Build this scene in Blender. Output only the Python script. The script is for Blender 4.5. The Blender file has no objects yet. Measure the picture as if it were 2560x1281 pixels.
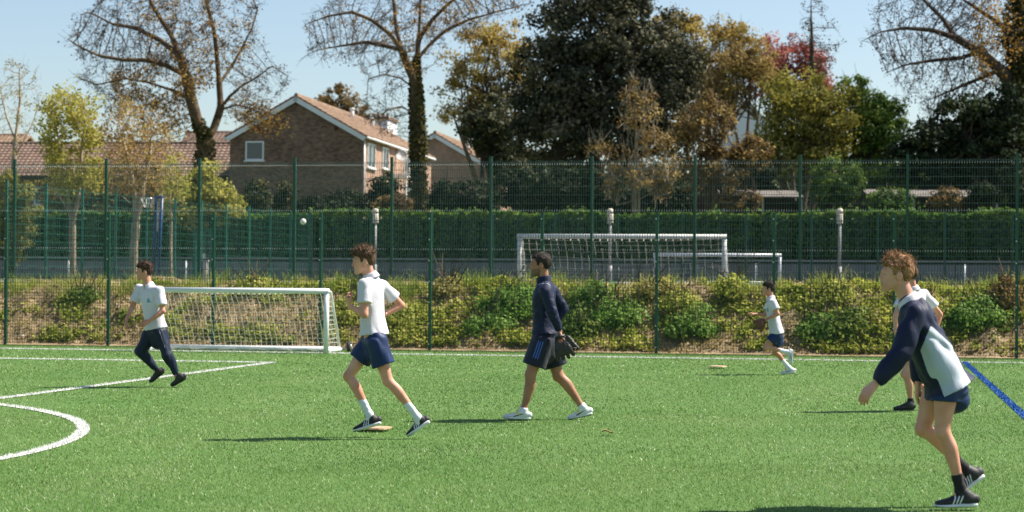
import bpy, math, random
import numpy as np
from mathutils import Vector, Matrix

# ------------------------------------------------------------------ camera
F_PX = 4978.0
HORIZON_ROW = 690.0
CAM_H = 1.5
PITCH = math.atan((HORIZON_ROW - 640.0) / F_PX)
ROLL = 0.00625
scene = bpy.context.scene
col = scene.collection
_F = np.array((0.0, math.cos(PITCH), math.sin(PITCH)))
_U0 = np.array((0.0, -math.sin(PITCH), math.cos(PITCH)))
_R0 = np.array((1.0, 0.0, 0.0))
_R = _R0 * math.cos(ROLL) + _U0 * math.sin(ROLL)
_U = _U0 * math.cos(ROLL) - _R0 * math.sin(ROLL)
CAM = np.array((0.0, 0.0, CAM_H))
cam_data = bpy.data.cameras.new('camera')
cam = bpy.data.objects.new('camera', cam_data)
col.objects.link(cam)
cam_data.sensor_width = 36.0
cam_data.lens = 70.0
cam_data.clip_start = 0.1
cam_data.clip_end = 3000.0
cam_data.dof.use_dof = True
cam_data.dof.focus_distance = 18.8
cam_data.dof.aperture_fstop = 3.4
cam.matrix_world = Matrix(((_R[0], _U[0], -_F[0], CAM[0]), (_R[1], _U[1], -_F[1], CAM[1]),
                           (_R[2], _U[2], -_F[2], CAM[2]), (0, 0, 0, 1)))
scene.camera = cam

# ------------------------------------------------------------------ light
SUN_ELEV = math.radians(52.0)
SUN_AZ = math.radians(76.0)          # clockwise from +Y
sun_dir = Vector((math.sin(SUN_AZ) * math.cos(SUN_ELEV), math.cos(SUN_AZ) * math.cos(SUN_ELEV), math.sin(SUN_ELEV)))
world = bpy.data.worlds.new('World')
scene.world = world
world.use_nodes = True
wn = world.node_tree
wn.nodes.clear()
sky = wn.nodes.new('ShaderNodeTexSky')
sky.sky_type = 'NISHITA'
sky.sun_disc = False
sky.sun_elevation = SUN_ELEV
sky.sun_rotation = SUN_AZ
sky.altitude = 50
sky.air_density = 1.0
sky.dust_density = 1.0
sky.ozone_density = 1.3
bg = wn.nodes.new('ShaderNodeBackground')
bg.inputs[1].default_value = 0.077
wo = wn.nodes.new('ShaderNodeOutputWorld')
wn.links.new(sky.outputs[0], bg.inputs[0])
wn.links.new(bg.outputs[0], wo.inputs[0])
sun_data = bpy.data.lights.new('sun', 'SUN')
sun_data.energy = 5.0
sun_data.angle = math.radians(0.53)
sun_data.color = (1.0, 0.93, 0.81)
sun = bpy.data.objects.new('sun', sun_data)
sun.location = (20, 0, 40)
sun.rotation_euler = sun_dir.to_track_quat('Z', 'Y').to_euler()
col.objects.link(sun)
vs = scene.view_settings
vs.view_transform = 'Standard'
vs.look = 'None'
vs.exposure = 1.0
vs.gamma = 1.0
vs.use_curve_mapping = False
scene.cycles.max_bounces = 6
scene.cycles.transparent_max_bounces = 6
scene.cycles.use_denoising = True

# ------------------------------------------------------------------ helpers
rng = np.random.default_rng(7)
random.seed(7)

def pix(px, py, d):
    """world point seen at photo position (px, py) at distance d along +Y"""
    r = _F + _R * ((px - 1280.0) / F_PX) - _U * ((py - 640.0) / F_PX)
    return CAM + r * (d / r[1])

def gpt(px, py, z=0.0):
    r = _F + _R * ((px - 1280.0) / F_PX) - _U * ((py - 640.0) / F_PX)
    return CAM + r * ((z - CAM_H) / r[2])

def project(P):
    v = np.asarray(P, float) - CAM
    w = v @ _F
    return 1280 + F_PX * (v @ _R) / w, 640 - F_PX * (v @ _U) / w

def ppm(d):
    return F_PX / d

YAW = math.radians(11.3)
U = np.array((math.cos(YAW), -math.sin(YAW), 0.0))     # along the fence, to the right
V = np.array((math.sin(YAW), math.cos(YAW), 0.0))      # away from the camera
Z3 = np.array((0.0, 0.0, 1.0))
def uv(u, v, z=0.0):
    return U * u + V * v + Z3 * z
V_FRONT = 39.7 * math.cos(YAW)
V_BACK = 44.5 * math.cos(YAW)

def unit(v):
    v = np.asarray(v, float)
    return v / max(np.linalg.norm(v), 1e-9)

def tag(o, label=None, cat=None, group=None, kind=None):
    if label: o['label'] = label
    if cat: o['category'] = cat
    if group: o['group'] = group
    if kind: o['kind'] = kind
    return o

def empty(name, loc, label=None, cat=None, group=None):
    o = bpy.data.objects.new(name, None)
    o.empty_display_size = 0.2
    o.location = tuple(loc)
    col.objects.link(o)
    return tag(o, label, cat, group)

def fast_mesh(name, verts, faces, mats=(), smooth=True, midx=None, tint=None):
    """verts (N,3), faces: (M,k) array or list of such arrays"""
    me = bpy.data.meshes.new(name)
    verts = np.asarray(verts, np.float32).reshape(-1, 3)
    if isinstance(faces, np.ndarray):
        faces = [faces]
    faces = [f for f in faces if len(f)]
    me.vertices.add(len(verts))
    me.vertices.foreach_set('co', verts.ravel())
    if faces:
        nl = sum(f.size for f in faces)
        nf = sum(len(f) for f in faces)
        me.loops.add(nl)
        me.polygons.add(nf)
        me.loops.foreach_set('vertex_index', np.concatenate([f.astype(np.int32).ravel() for f in faces]))
        tot = np.concatenate([np.full(len(f), f.shape[1], np.int32) for f in faces])
        st = np.concatenate(([0], np.cumsum(tot)[:-1])).astype(np.int32)
        me.polygons.foreach_set('loop_start', st)
        me.polygons.foreach_set('loop_total', tot)
        me.polygons.foreach_set('use_smooth', np.full(nf, bool(smooth)))
        if midx is not None:
            me.polygons.foreach_set('material_index', np.asarray(midx, np.int32))
        if tint is not None:
            at = me.attributes.new('tint', 'FLOAT', 'FACE')
            at.data.foreach_set('value', np.asarray(tint, np.float32))
    for m in mats:
        me.materials.append(m)
    me.update(calc_edges=True)
    me.validate()
    return me

def link(name, me, parent=None, loc=None):
    """link a mesh given in WORLD coordinates; under a parent, coordinates become local to it"""
    o = bpy.data.objects.new(name, me)
    col.objects.link(o)
    if parent is not None:
        o.parent = parent
        p = Vector((0, 0, 0))
        q = parent
        while q is not None:
            p += q.location
            q = q.parent
        if loc is None:
            me.transform(Matrix.Translation(-p))
            me.update()
        else:
            o.location = loc
    elif loc is not None:
        o.location = loc
    return o

class MB:
    """collects simple solids in world coordinates"""
    def __init__(s):
        s.v, s.q, s.t, s.n = [], [], [], 0
        s.qm, s.tm = [], []
    def add(s, verts, quads=None, tris=None, m=0):
        verts = np.asarray(verts, float).reshape(-1, 3)
        if quads is not None and len(quads):
            q = np.asarray(quads, int).reshape(-1, 4)
            s.q.append(q + s.n); s.qm.append(np.full(len(q), m))
        if tris is not None and len(tris):
            t = np.asarray(tris, int).reshape(-1, 3)
            s.t.append(t + s.n); s.tm.append(np.full(len(t), m))
        s.v.append(verts); s.n += len(verts)
    def box(s, c, h, ax=None, m=0):
        """centre, half sizes, axes"""
        ax = np.eye(3) if ax is None else np.asarray(ax, float)
        sg = np.array([[-1, -1, -1], [1, -1, -1], [1, 1, -1], [-1, 1, -1], [-1, -1, 1], [1, -1, 1], [1, 1, 1], [-1, 1, 1]], float)
        v = np.asarray(c, float) + (sg * np.asarray(h, float)) @ ax
        s.add(v, [[0, 3, 2, 1], [4, 5, 6, 7], [0, 1, 5, 4], [1, 2, 6, 5], [2, 3, 7, 6], [3, 0, 4, 7]], m=m)
    def tube(s, pts, rad, k=8, caps=True, m=0, ax2=None):
        pts = np.asarray(pts, float)
        n = len(pts)
        rad = np.full(n, rad) if np.isscalar(rad) else np.asarray(rad, float)
        tg = np.gradient(pts, axis=0)
        tg /= np.maximum(np.linalg.norm(tg, axis=1, keepdims=True), 1e-9)
        ref = np.array((0, 0, 1.0)) if abs(tg[0][2]) < 0.9 else np.array((1.0, 0, 0))
        a = unit(np.cross(ref, tg[0]))
        vs_ = []
        ang = np.linspace(0, 2 * np.pi, k, endpoint=False) + np.pi / k
        for i in range(n):
            a = unit(a - tg[i] * (a @ tg[i]))
            b = np.cross(tg[i], a)
            vs_.append(pts[i] + rad[i] * (np.cos(ang)[:, None] * a + np.sin(ang)[:, None] * b))
        v = np.concatenate(vs_)
        q = []
        for i in range(n - 1):
            for j in range(k):
                j2 = (j + 1) % k
                q.append((i * k + j, i * k + j2, (i + 1) * k + j2, (i + 1) * k + j))
        tr = []
        if caps:
            c0, c1 = len(v), len(v) + 1
            v = np.vstack([v, pts[0], pts[-1]])
            for j in range(k):
                j2 = (j + 1) % k
                tr.append((c0, j2, j)); tr.append((c1, (n - 1) * k + j, (n - 1) * k + j2))
        s.add(v, q, tr, m=m)
    def lathe(s, c, prof, k=20, axis=Z3, m=0):
        axis = unit(axis)
        ref = np.array((1.0, 0, 0)) if abs(axis[0]) < 0.9 else np.array((0, 1.0, 0))
        a = unit(np.cross(axis, ref)); b = np.cross(axis, a)
        ang = np.linspace(0, 2 * np.pi, k, endpoint=False)
        v, q = [], []
        for r, z in prof:
            v.append(np.asarray(c) + z * axis + r * (np.cos(ang)[:, None] * a + np.sin(ang)[:, None] * b))
        for i in range(len(prof) - 1):
            for j in range(k):
                j2 = (j + 1) % k
                q.append((i * k + j, i * k + j2, (i + 1) * k + j2, (i + 1) * k + j))
        s.add(np.concatenate(v), q, m=m)
    def poly(s, pts, thick, nrm, m=0):
        """convex outline extruded by thick along nrm"""
        pts = np.asarray(pts, float); n = len(pts)
        nrm = unit(nrm) * thick
        v = np.vstack([pts, pts + nrm])
        q = [(i, (i + 1) % n, n + (i + 1) % n, n + i) for i in range(n)]
        t = [(0, i + 1, i) for i in range(1, n - 1)] + [(n, n + i, n + i + 1) for i in range(1, n - 1)]
        s.add(v, q, t, m=m)
    def mesh(s, name, mats, smooth=False):
        f, mi = [], []
        if s.q: f.append(np.concatenate(s.q)); mi.append(np.concatenate(s.qm))
        if s.t: f.append(np.concatenate(s.t)); mi.append(np.concatenate(s.tm))
        mats = mats if isinstance(mats, (list, tuple)) else [mats]
        return fast_mesh(name, np.concatenate(s.v), f, mats, smooth, np.concatenate(mi))
    def build(s, name, mats, parent=None, smooth=False):
        return link(name, s.mesh(name, mats, smooth), parent)

# ------------------------------------------------------------------ materials
MATS = {}
def nodes_of(name):
    m = bpy.data.materials.new(name)
    m.use_nodes = True
    nt = m.node_tree
    nt.nodes.clear()
    out = nt.nodes.new('ShaderNodeOutputMaterial')
    return m, nt, out

def mat(name, c1, c2=None, scale=5.0, rough=0.6, bump=0.0, bscale=None, metal=0.0, spec=0.5, detail=4.0, coat=0.0, sss=0.0,
        stretch=(1, 1, 1), sheen=0.0, c3=None):
    if name in MATS: return MATS[name]
    m, nt, out = nodes_of(name)
    p = nt.nodes.new('ShaderNodeBsdfPrincipled')
    nt.links.new(p.outputs[0], out.inputs[0])
    p.inputs['Roughness'].default_value = rough
    p.inputs['Metallic'].default_value = metal
    p.inputs['Specular IOR Level'].default_value = spec
    p.inputs['Coat Weight'].default_value = coat
    p.inputs['Sheen Weight'].default_value = sheen
    if sss:
        p.inputs['Subsurface Weight'].default_value = sss
        p.inputs['Subsurface Radius'].default_value = (0.02, 0.008, 0.004)
        p.inputs['Subsurface Scale'].default_value = 0.6
    p.inputs['Base Color'].default_value = (*c1, 1)
    tc = nt.nodes.new('ShaderNodeTexCoord')
    mp = nt.nodes.new('ShaderNodeMapping')
    mp.inputs['Scale'].default_value = stretch
    nt.links.new(tc.outputs['Object'], mp.inputs[0])
    if c2 is not None:
        n = nt.nodes.new('ShaderNodeTexNoise')
        n.inputs['Scale'].default_value = scale
        n.inputs['Detail'].default_value = detail
        nt.links.new(mp.outputs[0], n.inputs['Vector'])
        r = nt.nodes.new('ShaderNodeValToRGB')
        r.color_ramp.elements[0].position = 0.32
        r.color_ramp.elements[1].position = 0.68
        r.color_ramp.elements[0].color = (*c1, 1)
        r.color_ramp.elements[1].color = (*c2, 1)
        if c3 is not None:
            e = r.color_ramp.elements.new(0.5)
            e.color = (*c3, 1)
        nt.links.new(n.outputs['Fac'], r.inputs[0])
        nt.links.new(r.outputs[0], p.inputs['Base Color'])
    if bump:
        n2 = nt.nodes.new('ShaderNodeTexNoise')
        n2.inputs['Scale'].default_value = bscale or scale * 4
        n2.inputs['Detail'].default_value = 5
        nt.links.new(mp.outputs[0], n2.inputs['Vector'])
        b = nt.nodes.new('ShaderNodeBump')
        b.inputs['Strength'].default_value = bump
        b.inputs['Distance'].default_value = 0.02
        nt.links.new(n2.outputs['Fac'], b.inputs['Height'])
        nt.links.new(b.outputs[0], p.inputs['Normal'])
    MATS[name] = m
    return m

def leaf_mat(name, cols, trans=0.35, gloss=0.015, rough=0.6, patch=0.6):
    """leaf colours picked per leaf by the face attribute 'tint', shifted by a soft patch noise"""
    if name in MATS: return MATS[name]
    m, nt, out = nodes_of(name)
    at = nt.nodes.new('ShaderNodeAttribute'); at.attribute_name = 'tint'
    tc = nt.nodes.new('ShaderNodeTexCoord')
    no = nt.nodes.new('ShaderNodeTexNoise')
    no.inputs['Scale'].default_value = patch; no.inputs['Detail'].default_value = 2
    nt.links.new(tc.outputs['Object'], no.inputs['Vector'])
    ma = nt.nodes.new('ShaderNodeMath'); ma.operation = 'MULTIPLY_ADD'
    nt.links.new(no.outputs['Fac'], ma.inputs[0]); ma.inputs[1].default_value = 0.9
    ad = nt.nodes.new('ShaderNodeMath'); ad.operation = 'SUBTRACT'
    nt.links.new(at.outputs['Fac'], ad.inputs[0]); ad.inputs[1].default_value = 0.45
    nt.links.new(ad.outputs[0], ma.inputs[2])
    r = nt.nodes.new('ShaderNodeValToRGB')
    n = len(cols)
    el = r.color_ramp.elements
    el[0].position = 0.0; el[0].color = (*cols[0], 1)
    el[1].position = 1.0; el[1].color = (*cols[-1], 1)
    for i in range(1, n - 1):
        e = el.new(i / (n - 1)); e.color = (*cols[i], 1)
    nt.links.new(ma.outputs[0], r.inputs[0])
    di = nt.nodes.new('ShaderNodeBsdfDiffuse')
    tr = nt.nodes.new('ShaderNodeBsdfTranslucent')
    gl = nt.nodes.new('ShaderNodeBsdfGlossy')
    gl.inputs['Roughness'].default_value = rough
    for nd in (di, tr): nt.links.new(r.outputs[0], nd.inputs['Color'])
    mx = nt.nodes.new('ShaderNodeMixShader'); mx.inputs[0].default_value = trans
    nt.links.new(di.outputs[0], mx.inputs[1]); nt.links.new(tr.outputs[0], mx.inputs[2])
    m2 = nt.nodes.new('ShaderNodeMixShader'); m2.inputs[0].default_value = gloss
    nt.links.new(mx.outputs[0], m2.inputs[1]); nt.links.new(gl.outputs[0], m2.inputs[2])
    nt.links.new(m2.outputs[0], out.inputs[0])
    MATS[name] = m
    return m

def leaf_quads(P, size, flat=0.0, aspect=1.5, rg=rng, droop=0.0, nrm=None, nb=0.75):
    """one small pointed quad per point; returns verts, quads; nrm: preferred facing of each leaf"""
    n = len(P)
    size = np.broadcast_to(size, (n,))
    if nrm is not None:
        r_ = rg.normal(size=(n, 3)); r_ /= np.linalg.norm(r_, axis=1, keepdims=True)
        nn = nrm * nb + r_ * (1 - nb)
        nn /= np.maximum(np.linalg.norm(nn, axis=1, keepdims=True), 1e-6)
        a = np.cross(nn, rg.normal(size=(n, 3))); a /= np.maximum(np.linalg.norm(a, axis=1, keepdims=True), 1e-6)
        b = np.cross(nn, a)
        L = a * (size * aspect / 2)[:, None]; W = b * (size / 2)[:, None]
        nn = nn * (size * 0.12)[:, None]
        v = np.stack([P - L, P - W - nn, P + L, P + W - nn], axis=1).reshape(-1, 3)
        return v, np.arange(4 * n).reshape(n, 4)
    a = rg.normal(size=(n, 3)); a[:, 2] *= (1 - flat); a[:, 2] -= droop
    a /= np.linalg.norm(a, axis=1, keepdims=True)
    b = rg.normal(size=(n, 3))
    b -= a * (a * b).sum(1, keepdims=True)
    b /= np.maximum(np.linalg.norm(b, axis=1, keepdims=True), 1e-6)
    L = a * (size * aspect / 2)[:, None]; W = b * (size / 2)[:, None]
    nn = np.cross(a, b) * (size * 0.12)[:, None]
    v = np.stack([P - L, P - W * 1.0 + nn, P + L, P + W * 1.0 + nn], axis=1).reshape(-1, 3)
    q = np.arange(4 * n).reshape(n, 4)
    return v, q

def vnoise(p, seed=0):
    """smooth value noise for (N,3) points, range -1..1"""
    r = np.random.default_rng(seed)
    T = r.uniform(-1, 1, (32, 32, 32))
    i = np.floor(p).astype(int); f = p - i
    f = f * f * (3 - 2 * f)
    i0 = i & 31; i1 = (i + 1) & 31
    def g(x, y, z): return T[x, y, z]
    x0, y0, z0 = i0[..., 0], i0[..., 1], i0[..., 2]
    x1, y1, z1 = i1[..., 0], i1[..., 1], i1[..., 2]
    fx, fy, fz = f[..., 0], f[..., 1], f[..., 2]
    a = g(x0, y0, z0) * (1 - fx) + g(x1, y0, z0) * fx
    b = g(x0, y1, z0) * (1 - fx) + g(x1, y1, z0) * fx
    c = g(x0, y0, z1) * (1 - fx) + g(x1, y0, z1) * fx
    d = g(x0, y1, z1) * (1 - fx) + g(x1, y1, z1) * fx
    return (a * (1 - fy) + b * fy) * (1 - fz) + (c * (1 - fy) + d * fy) * fz
# ------------------------------------------------------------------ ground, pitch, lines, bank, court, hill
def sheet(name, us, vs_, zf, m, kind='structure', smooth=True):
    us = np.asarray(us, float); vs_ = np.asarray(vs_, float)
    uu, vv = np.meshgrid(us, vs_, indexing='ij')
    zz = zf(uu, vv)
    P = uu[..., None] * U + vv[..., None] * V + zz[..., None] * Z3
    n, k = uu.shape
    idx = np.arange(n * k).reshape(n, k)
    q = np.stack([idx[:-1, :-1], idx[1:, :-1], idx[1:, 1:], idx[:-1, 1:]], -1).reshape(-1, 4)
    o = link(name, fast_mesh(name, P.reshape(-1, 3), q, [m], smooth))
    tag(o, kind=kind)
    return o

def ground_mat():
    m, nt, out = nodes_of('turf_backing')
    p = nt.nodes.new('ShaderNodeBsdfPrincipled'); p.inputs['Roughness'].default_value = 0.9
    p.inputs['Specular IOR Level'].default_value = 0.15
    nt.links.new(p.outputs[0], out.inputs[0])
    tc = nt.nodes.new('ShaderNodeTexCoord')
    fine = nt.nodes.new('ShaderNodeTexNoise'); fine.inputs['Scale'].default_value = 70; fine.inputs['Detail'].default_value = 3
    big = nt.nodes.new('ShaderNodeTexNoise'); big.inputs['Scale'].default_value = 0.55; big.inputs['Detail'].default_value = 4
    for n in (fine, big): nt.links.new(tc.outputs['Object'], n.inputs['Vector'])
    r1 = nt.nodes.new('ShaderNodeValToRGB')
    r1.color_ramp.elements[0].position = 0.35; r1.color_ramp.elements[0].color = (0.046, 0.108, 0.024, 1)
    r1.color_ramp.elements[1].position = 0.68; r1.color_ramp.elements[1].color = (0.105, 0.19, 0.048, 1)
    nt.links.new(fine.outputs['Fac'], r1.inputs[0])
    r2 = nt.nodes.new('ShaderNodeValToRGB')
    r2.color_ramp.elements[0].position = 0.38; r2.color_ramp.elements[0].color = (0, 0, 0, 1)
    r2.color_ramp.elements[1].position = 0.72; r2.color_ramp.elements[1].color = (0.25, 0.25, 0.25, 1)
    nt.links.new(big.outputs['Fac'], r2.inputs[0])
    mx = nt.nodes.new('ShaderNodeMixRGB'); mx.inputs[2].default_value = (0.15, 0.20, 0.075, 1)
    nt.links.new(r2.outputs[0], mx.inputs[0]); nt.links.new(r1.outputs[0], mx.inputs[1])
    nt.links.new(mx.outputs[0], p.inputs['Base Color'])
    return m
M_TURF = ground_mat()
M_FIBRE = leaf_mat('turf_fibre', [(0.050, 0.114, 0.020), (0.106, 0.20, 0.040), (0.158, 0.272, 0.064), (0.225, 0.328, 0.10), (0.44, 0.47, 0.29)],
                   trans=0.25, gloss=0.025, rough=0.4, patch=0.5)
M_LINE = mat('line_white', (0.66, 0.67, 0.64), (0.56, 0.58, 0.52), scale=6, rough=0.8)
M_BLUE = mat('line_blue', (0.012, 0.10, 0.33), (0.015, 0.125, 0.38), scale=9, rough=0.7)
M_EARTH = mat('earth', (0.12, 0.085, 0.045), (0.36, 0.27, 0.16), scale=2.6, rough=0.95, bump=1.0, bscale=22, c3=(0.24, 0.17, 0.095), detail=9)
M_TARMAC = mat('tarmac', (0.10, 0.10, 0.10), (0.15, 0.15, 0.15), scale=3, rough=0.9, bump=0.2, bscale=60)
M_FIELD = mat('rough_grass', (0.05, 0.085, 0.022), (0.10, 0.12, 0.04), scale=0.6, rough=0.95)

far = np.array([-900, -300, -100, -45, 0, 45, 100, 300, 900.0])
sheet('ground', far, np.array([-900, -200, -30, 0, 40, 200, 900.0]), lambda u, v: np.full_like(u, -0.06), M_FIELD)
sheet('sports_pitch', np.linspace(-45, 45, 19), np.linspace(-25, V_FRONT - 0.02, 15), lambda u, v: np.zeros_like(u), M_TURF)

CRT = 1.275
BANK_P = ([0, 0.12, 0.3, 0.7, 1.3, 1.9, 2.4, 3.0, 4.0, 6.0], [0.0, 0.03, 0.12, 0.42, 0.84, 1.14, 1.24, 1.27, 1.28, 1.26])
def bank_z(u, v):
    t = v - V_FRONT
    z = np.interp(t, *BANK_P)
    w = np.clip(t * 1.5, 0, 1) * np.clip((5.2 - t), 0, 1)
    p = np.stack([u, v, np.zeros_like(u)], -1)
    n = vnoise(p * 0.9 + 5, 3) * 0.12 + vnoise(p * 2.6, 4) * 0.09 + vnoise(p * 7.0, 5) * 0.05 + vnoise(p * 15.0, 7) * 0.022
    lip = np.exp(-((t - 2.0) / 0.35) ** 2) * (0.05 + 0.08 * vnoise(p * 1.3 + 9, 6))
    return z + (n + lip) * w
sheet('bank', np.linspace(-22, 9, 450), V_FRONT + np.concatenate([np.linspace(0.0, 3.2, 56), np.linspace(3.4, 6, 10)]), bank_z, M_EARTH)
V_WALL = 70.0 * math.cos(YAW)
sheet('hard_court', np.linspace(-60, 60, 7), np.linspace(V_BACK - 0.2, V_WALL + 0.4, 5), lambda u, v: np.full_like(u, CRT), M_TARMAC)
HILL_P = ([V_WALL, V_WALL + 3, V_WALL + 12, 95, 115, 160, 300, 900], [1.2, 1.5, 2.2, 3.4, 4.9, 5.3, 7.5, 12])
def hill_z(v): return np.interp(v, *HILL_P)
sheet('hillside', np.linspace(-300, 300, 31), np.array([V_WALL + 0.1, V_WALL + 3, V_WALL + 12, 95, 115, 160, 300, 900]), lambda u, v: hill_z(v), M_FIELD)

# ---- pitch lines
ARC_C = np.array((-11.65, 17.6)); ARC_R = 7.7; LW = 0.12
box_corner = gpt(680, 907)
blue_pt = gpt(2486, 973)
V_GOAL = float(gpt(1280, 890) @ V)
bc_u, bc_v = float(box_corner @ U), float(box_corner @ V)
bl_a, bl_b = gpt(2418, 912), gpt(2560, 1040)
bl_t = unit(bl_a - bl_b); bl_n = np.array((-bl_t[1], bl_t[0], 0))
bl_a = bl_a + bl_t * ((V_GOAL - LW / 2 - bl_a @ V) / (bl_t @ V))
def line_mask(P):
    u = P @ U; v = P @ V
    a = np.abs(v - V_GOAL) < LW / 2
    b = (np.abs(v - bc_v) < LW / 2) & (u < bc_u + LW / 2)
    c = (np.abs(u - bc_u) < LW / 2) & (v < bc_v)
    r = np.abs(np.hypot(P[:, 0] - ARC_C[0], P[:, 1] - ARC_C[1]) - ARC_R) < LW / 2
    e = np.abs((P - bl_a) @ bl_n) < LW / 2 - 0.01
    e &= v < V_GOAL - LW / 2
    return a | b | c | r, e

def blades(P, w, h, rg, lean=0.55):
    n = len(P)
    th = rg.uniform(0, 2 * np.pi, n)
    dirv = np.stack([np.cos(th), np.sin(th), np.zeros(n)], -1)
    ln = rg.normal(size=(n, 2)) * lean * 0.6
    ln[:, 0] -= 0.12
    tip = P + np.stack([ln[:, 0] * h, ln[:, 1] * h, h * rg.uniform(0.6, 1.0, n)], -1)
    v = np.stack([P - dirv * (w * 0.75)[:, None], P + dirv * (w * 0.75)[:, None], tip], 1).reshape(-1, 3)
    return v, np.arange(3 * n).reshape(n, 3)

def strip(name, pts, width, m, fib_mat, dens, fw=0.006):
    pts = np.asarray(pts, float)
    tg = np.gradient(pts, axis=0); tg /= np.linalg.norm(tg, axis=1, keepdims=True)
    nr = np.stack([-tg[:, 1], tg[:, 0], np.zeros(len(tg))], -1)
    a, b = pts + nr * width / 2, pts - nr * width / 2
    v = np.concatenate([a, b]); v[:, 2] = 0.006
    n = len(pts)
    q = np.stack([np.arange(n - 1), np.arange(n, 2 * n - 1), np.arange(n + 1, 2 * n), np.arange(1, n)], -1)
    seg = np.linalg.norm(np.diff(pts, axis=0), axis=1)
    L = seg.sum(); k = int(L * width * dens)
    s = rng.uniform(0, L, k); cs = np.concatenate(([0], np.cumsum(seg)))
    i = np.clip(np.searchsorted(cs, s) - 1, 0, len(seg) - 1)
    f = ((s - cs[i]) / seg[i])[:, None]
    P = pts[i] * (1 - f) + pts[i + 1] * f + nr[i] * (rng.uniform(-0.5, 0.5, k) * width * 1.06)[:, None]
    P[:, 2] = 0.004
    bv, bq = blades(P, np.full(k, fw), rng.uniform(0.018, 0.03, k), rng, 0.5)
    me = fast_mesh(name, np.concatenate([v, bv]), [q, bq + len(v)], [m], False)
    return tag(link(name, me), kind='structure')
lu = np.linspace(-22, 22, 45)
strip('goal_line', [uv(x, V_GOAL) for x in lu], LW, M_LINE, None, 2200, 0.012)
strip('box_line', [uv(x, bc_v) for x in np.linspace(bc_u - 14, bc_u + LW / 2, 20)], LW, M_LINE, None, 2200, 0.011)
strip('box_line', [uv(bc_u, y) for y in np.linspace(bc_v - 14, bc_v - LW / 2, 20)], LW, M_LINE, None, 2600, 0.008)
ang = np.linspace(-0.95, 0.95, 60)
strip('arc_line', [(ARC_C[0] + ARC_R * math.cos(a), ARC_C[1] + ARC_R * math.sin(a), 0) for a in ang], LW, M_LINE, None, 3500, 0.006)
strip('blue_line', [bl_a - bl_t * y for y in np.linspace(0, 28, 24)], LW - 0.02, M_BLUE, None, 2400, 0.009)

# ---- turf fibres
def turf():
    Vs, Qs, Ts, n0 = [], [], [], 0
    for d0, d1, dens, w in ((11.9, 16, 3100, 0.0028), (16, 22, 1420, 0.0041), (22, 30, 560, 0.0066), (30, 41.5, 240, 0.0115)):
        area = (d1 * d1 - d0 * d0) * 0.30
        n = int(area * dens)
        d = np.sqrt(rng.uniform(d0 * d0, d1 * d1, n))
        x = d * rng.uniform(-0.30, 0.30, n)
        P = np.stack([x, d, np.zeros(n)], -1)
        ln, bl = line_mask(P)
        P = P[~(ln | bl) & (P @ V < V_FRONT - 0.03)]
        n = len(P)
        big = vnoise(np.stack([P[:, 0] * 0.7, P[:, 1] * 0.35, np.zeros(n)], -1), 11)
        big2 = vnoise(np.stack([P[:, 0] * 2.2, P[:, 1] * 0.8, np.ones(n)], -1), 12)
        h = rng.uniform(0.013, 0.027, n) * (1 + 0.25 * big2)
        v, q = blades(P, rng.uniform(0.7, 1.3, n) * w, h, rng, 0.75)
        band = vnoise(np.stack([P[:, 0] * 0.22 + P[:, 1] * 0.05, P[:, 1] * 1.1, np.full(n, 2.5)], -1), 13)
        t = rng.normal(0.40, 0.14, n) + 0.15 * big + 0.10 * big2 + 0.16 * band
        t = np.where(rng.random(n) < 0.03 + 0.085 * np.clip(big + big2, 0, 2), 1.15, np.minimum(t, 0.78))  # scattered pale blades: sun glints put into their tint
        Vs.append(v); Qs.append(q + n0); Ts.append(t); n0 += len(v)
    o = link('turf_fibres', fast_mesh('turf_fibres', np.concatenate(Vs), np.concatenate(Qs), [M_FIBRE], False, tint=np.concatenate(Ts)))
    tag(o, 'short green artificial grass fibres covering the sports pitch', 'turf', kind='stuff')
turf()
# ------------------------------------------------------------------ fences, goals, lamps, court equipment
M_GREEN = mat('fence_green', (0.004, 0.055, 0.029), (0.006, 0.072, 0.04), scale=8, rough=0.38, spec=0.5)
M_WIRE = mat('fence_wire', (0.004, 0.045, 0.028), rough=0.4, spec=0.5)
M_WIRE2 = mat('fence_wire_glinting', (0.05, 0.105, 0.088), rough=0.4, spec=0.5)  # paler than the front wire: glints put into the colour
M_WIREGLINT = mat('wire_fold_glint', (0.50, 0.56, 0.52), rough=0.3, spec=0.7)  # painted sun glint for the wire folds
M_TEAL = mat('teal_paint', (0.012, 0.10, 0.066), (0.02, 0.13, 0.088), scale=6, rough=0.45)
M_STEEL = mat('galvanised_clip', (0.62, 0.62, 0.6), rough=0.3, metal=0.7)
M_WHITE = mat('white_paint', (0.76, 0.78, 0.78), (0.66, 0.68, 0.68), scale=5, rough=0.35)
M_OLDWHITE = mat('scuffed_white_paint', (0.74, 0.75, 0.72), (0.58, 0.59, 0.56), scale=7, rough=0.6, bump=0.15)
M_CORD = mat('net_cord', (0.72, 0.70, 0.62), (0.6, 0.58, 0.5), scale=9, rough=0.9)
M_OLDCORD = mat('old_net_cord', (0.58, 0.55, 0.47), (0.44, 0.41, 0.35), scale=9, rough=0.9)
M_RUBBER = mat('black_rubber', (0.02, 0.02, 0.02), (0.035, 0.035, 0.035), scale=20, rough=0.8)
M_BLUEPOLE = mat('blue_pole', (0.008, 0.032, 0.12), (0.012, 0.05, 0.17), scale=5, rough=0.4)

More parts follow.
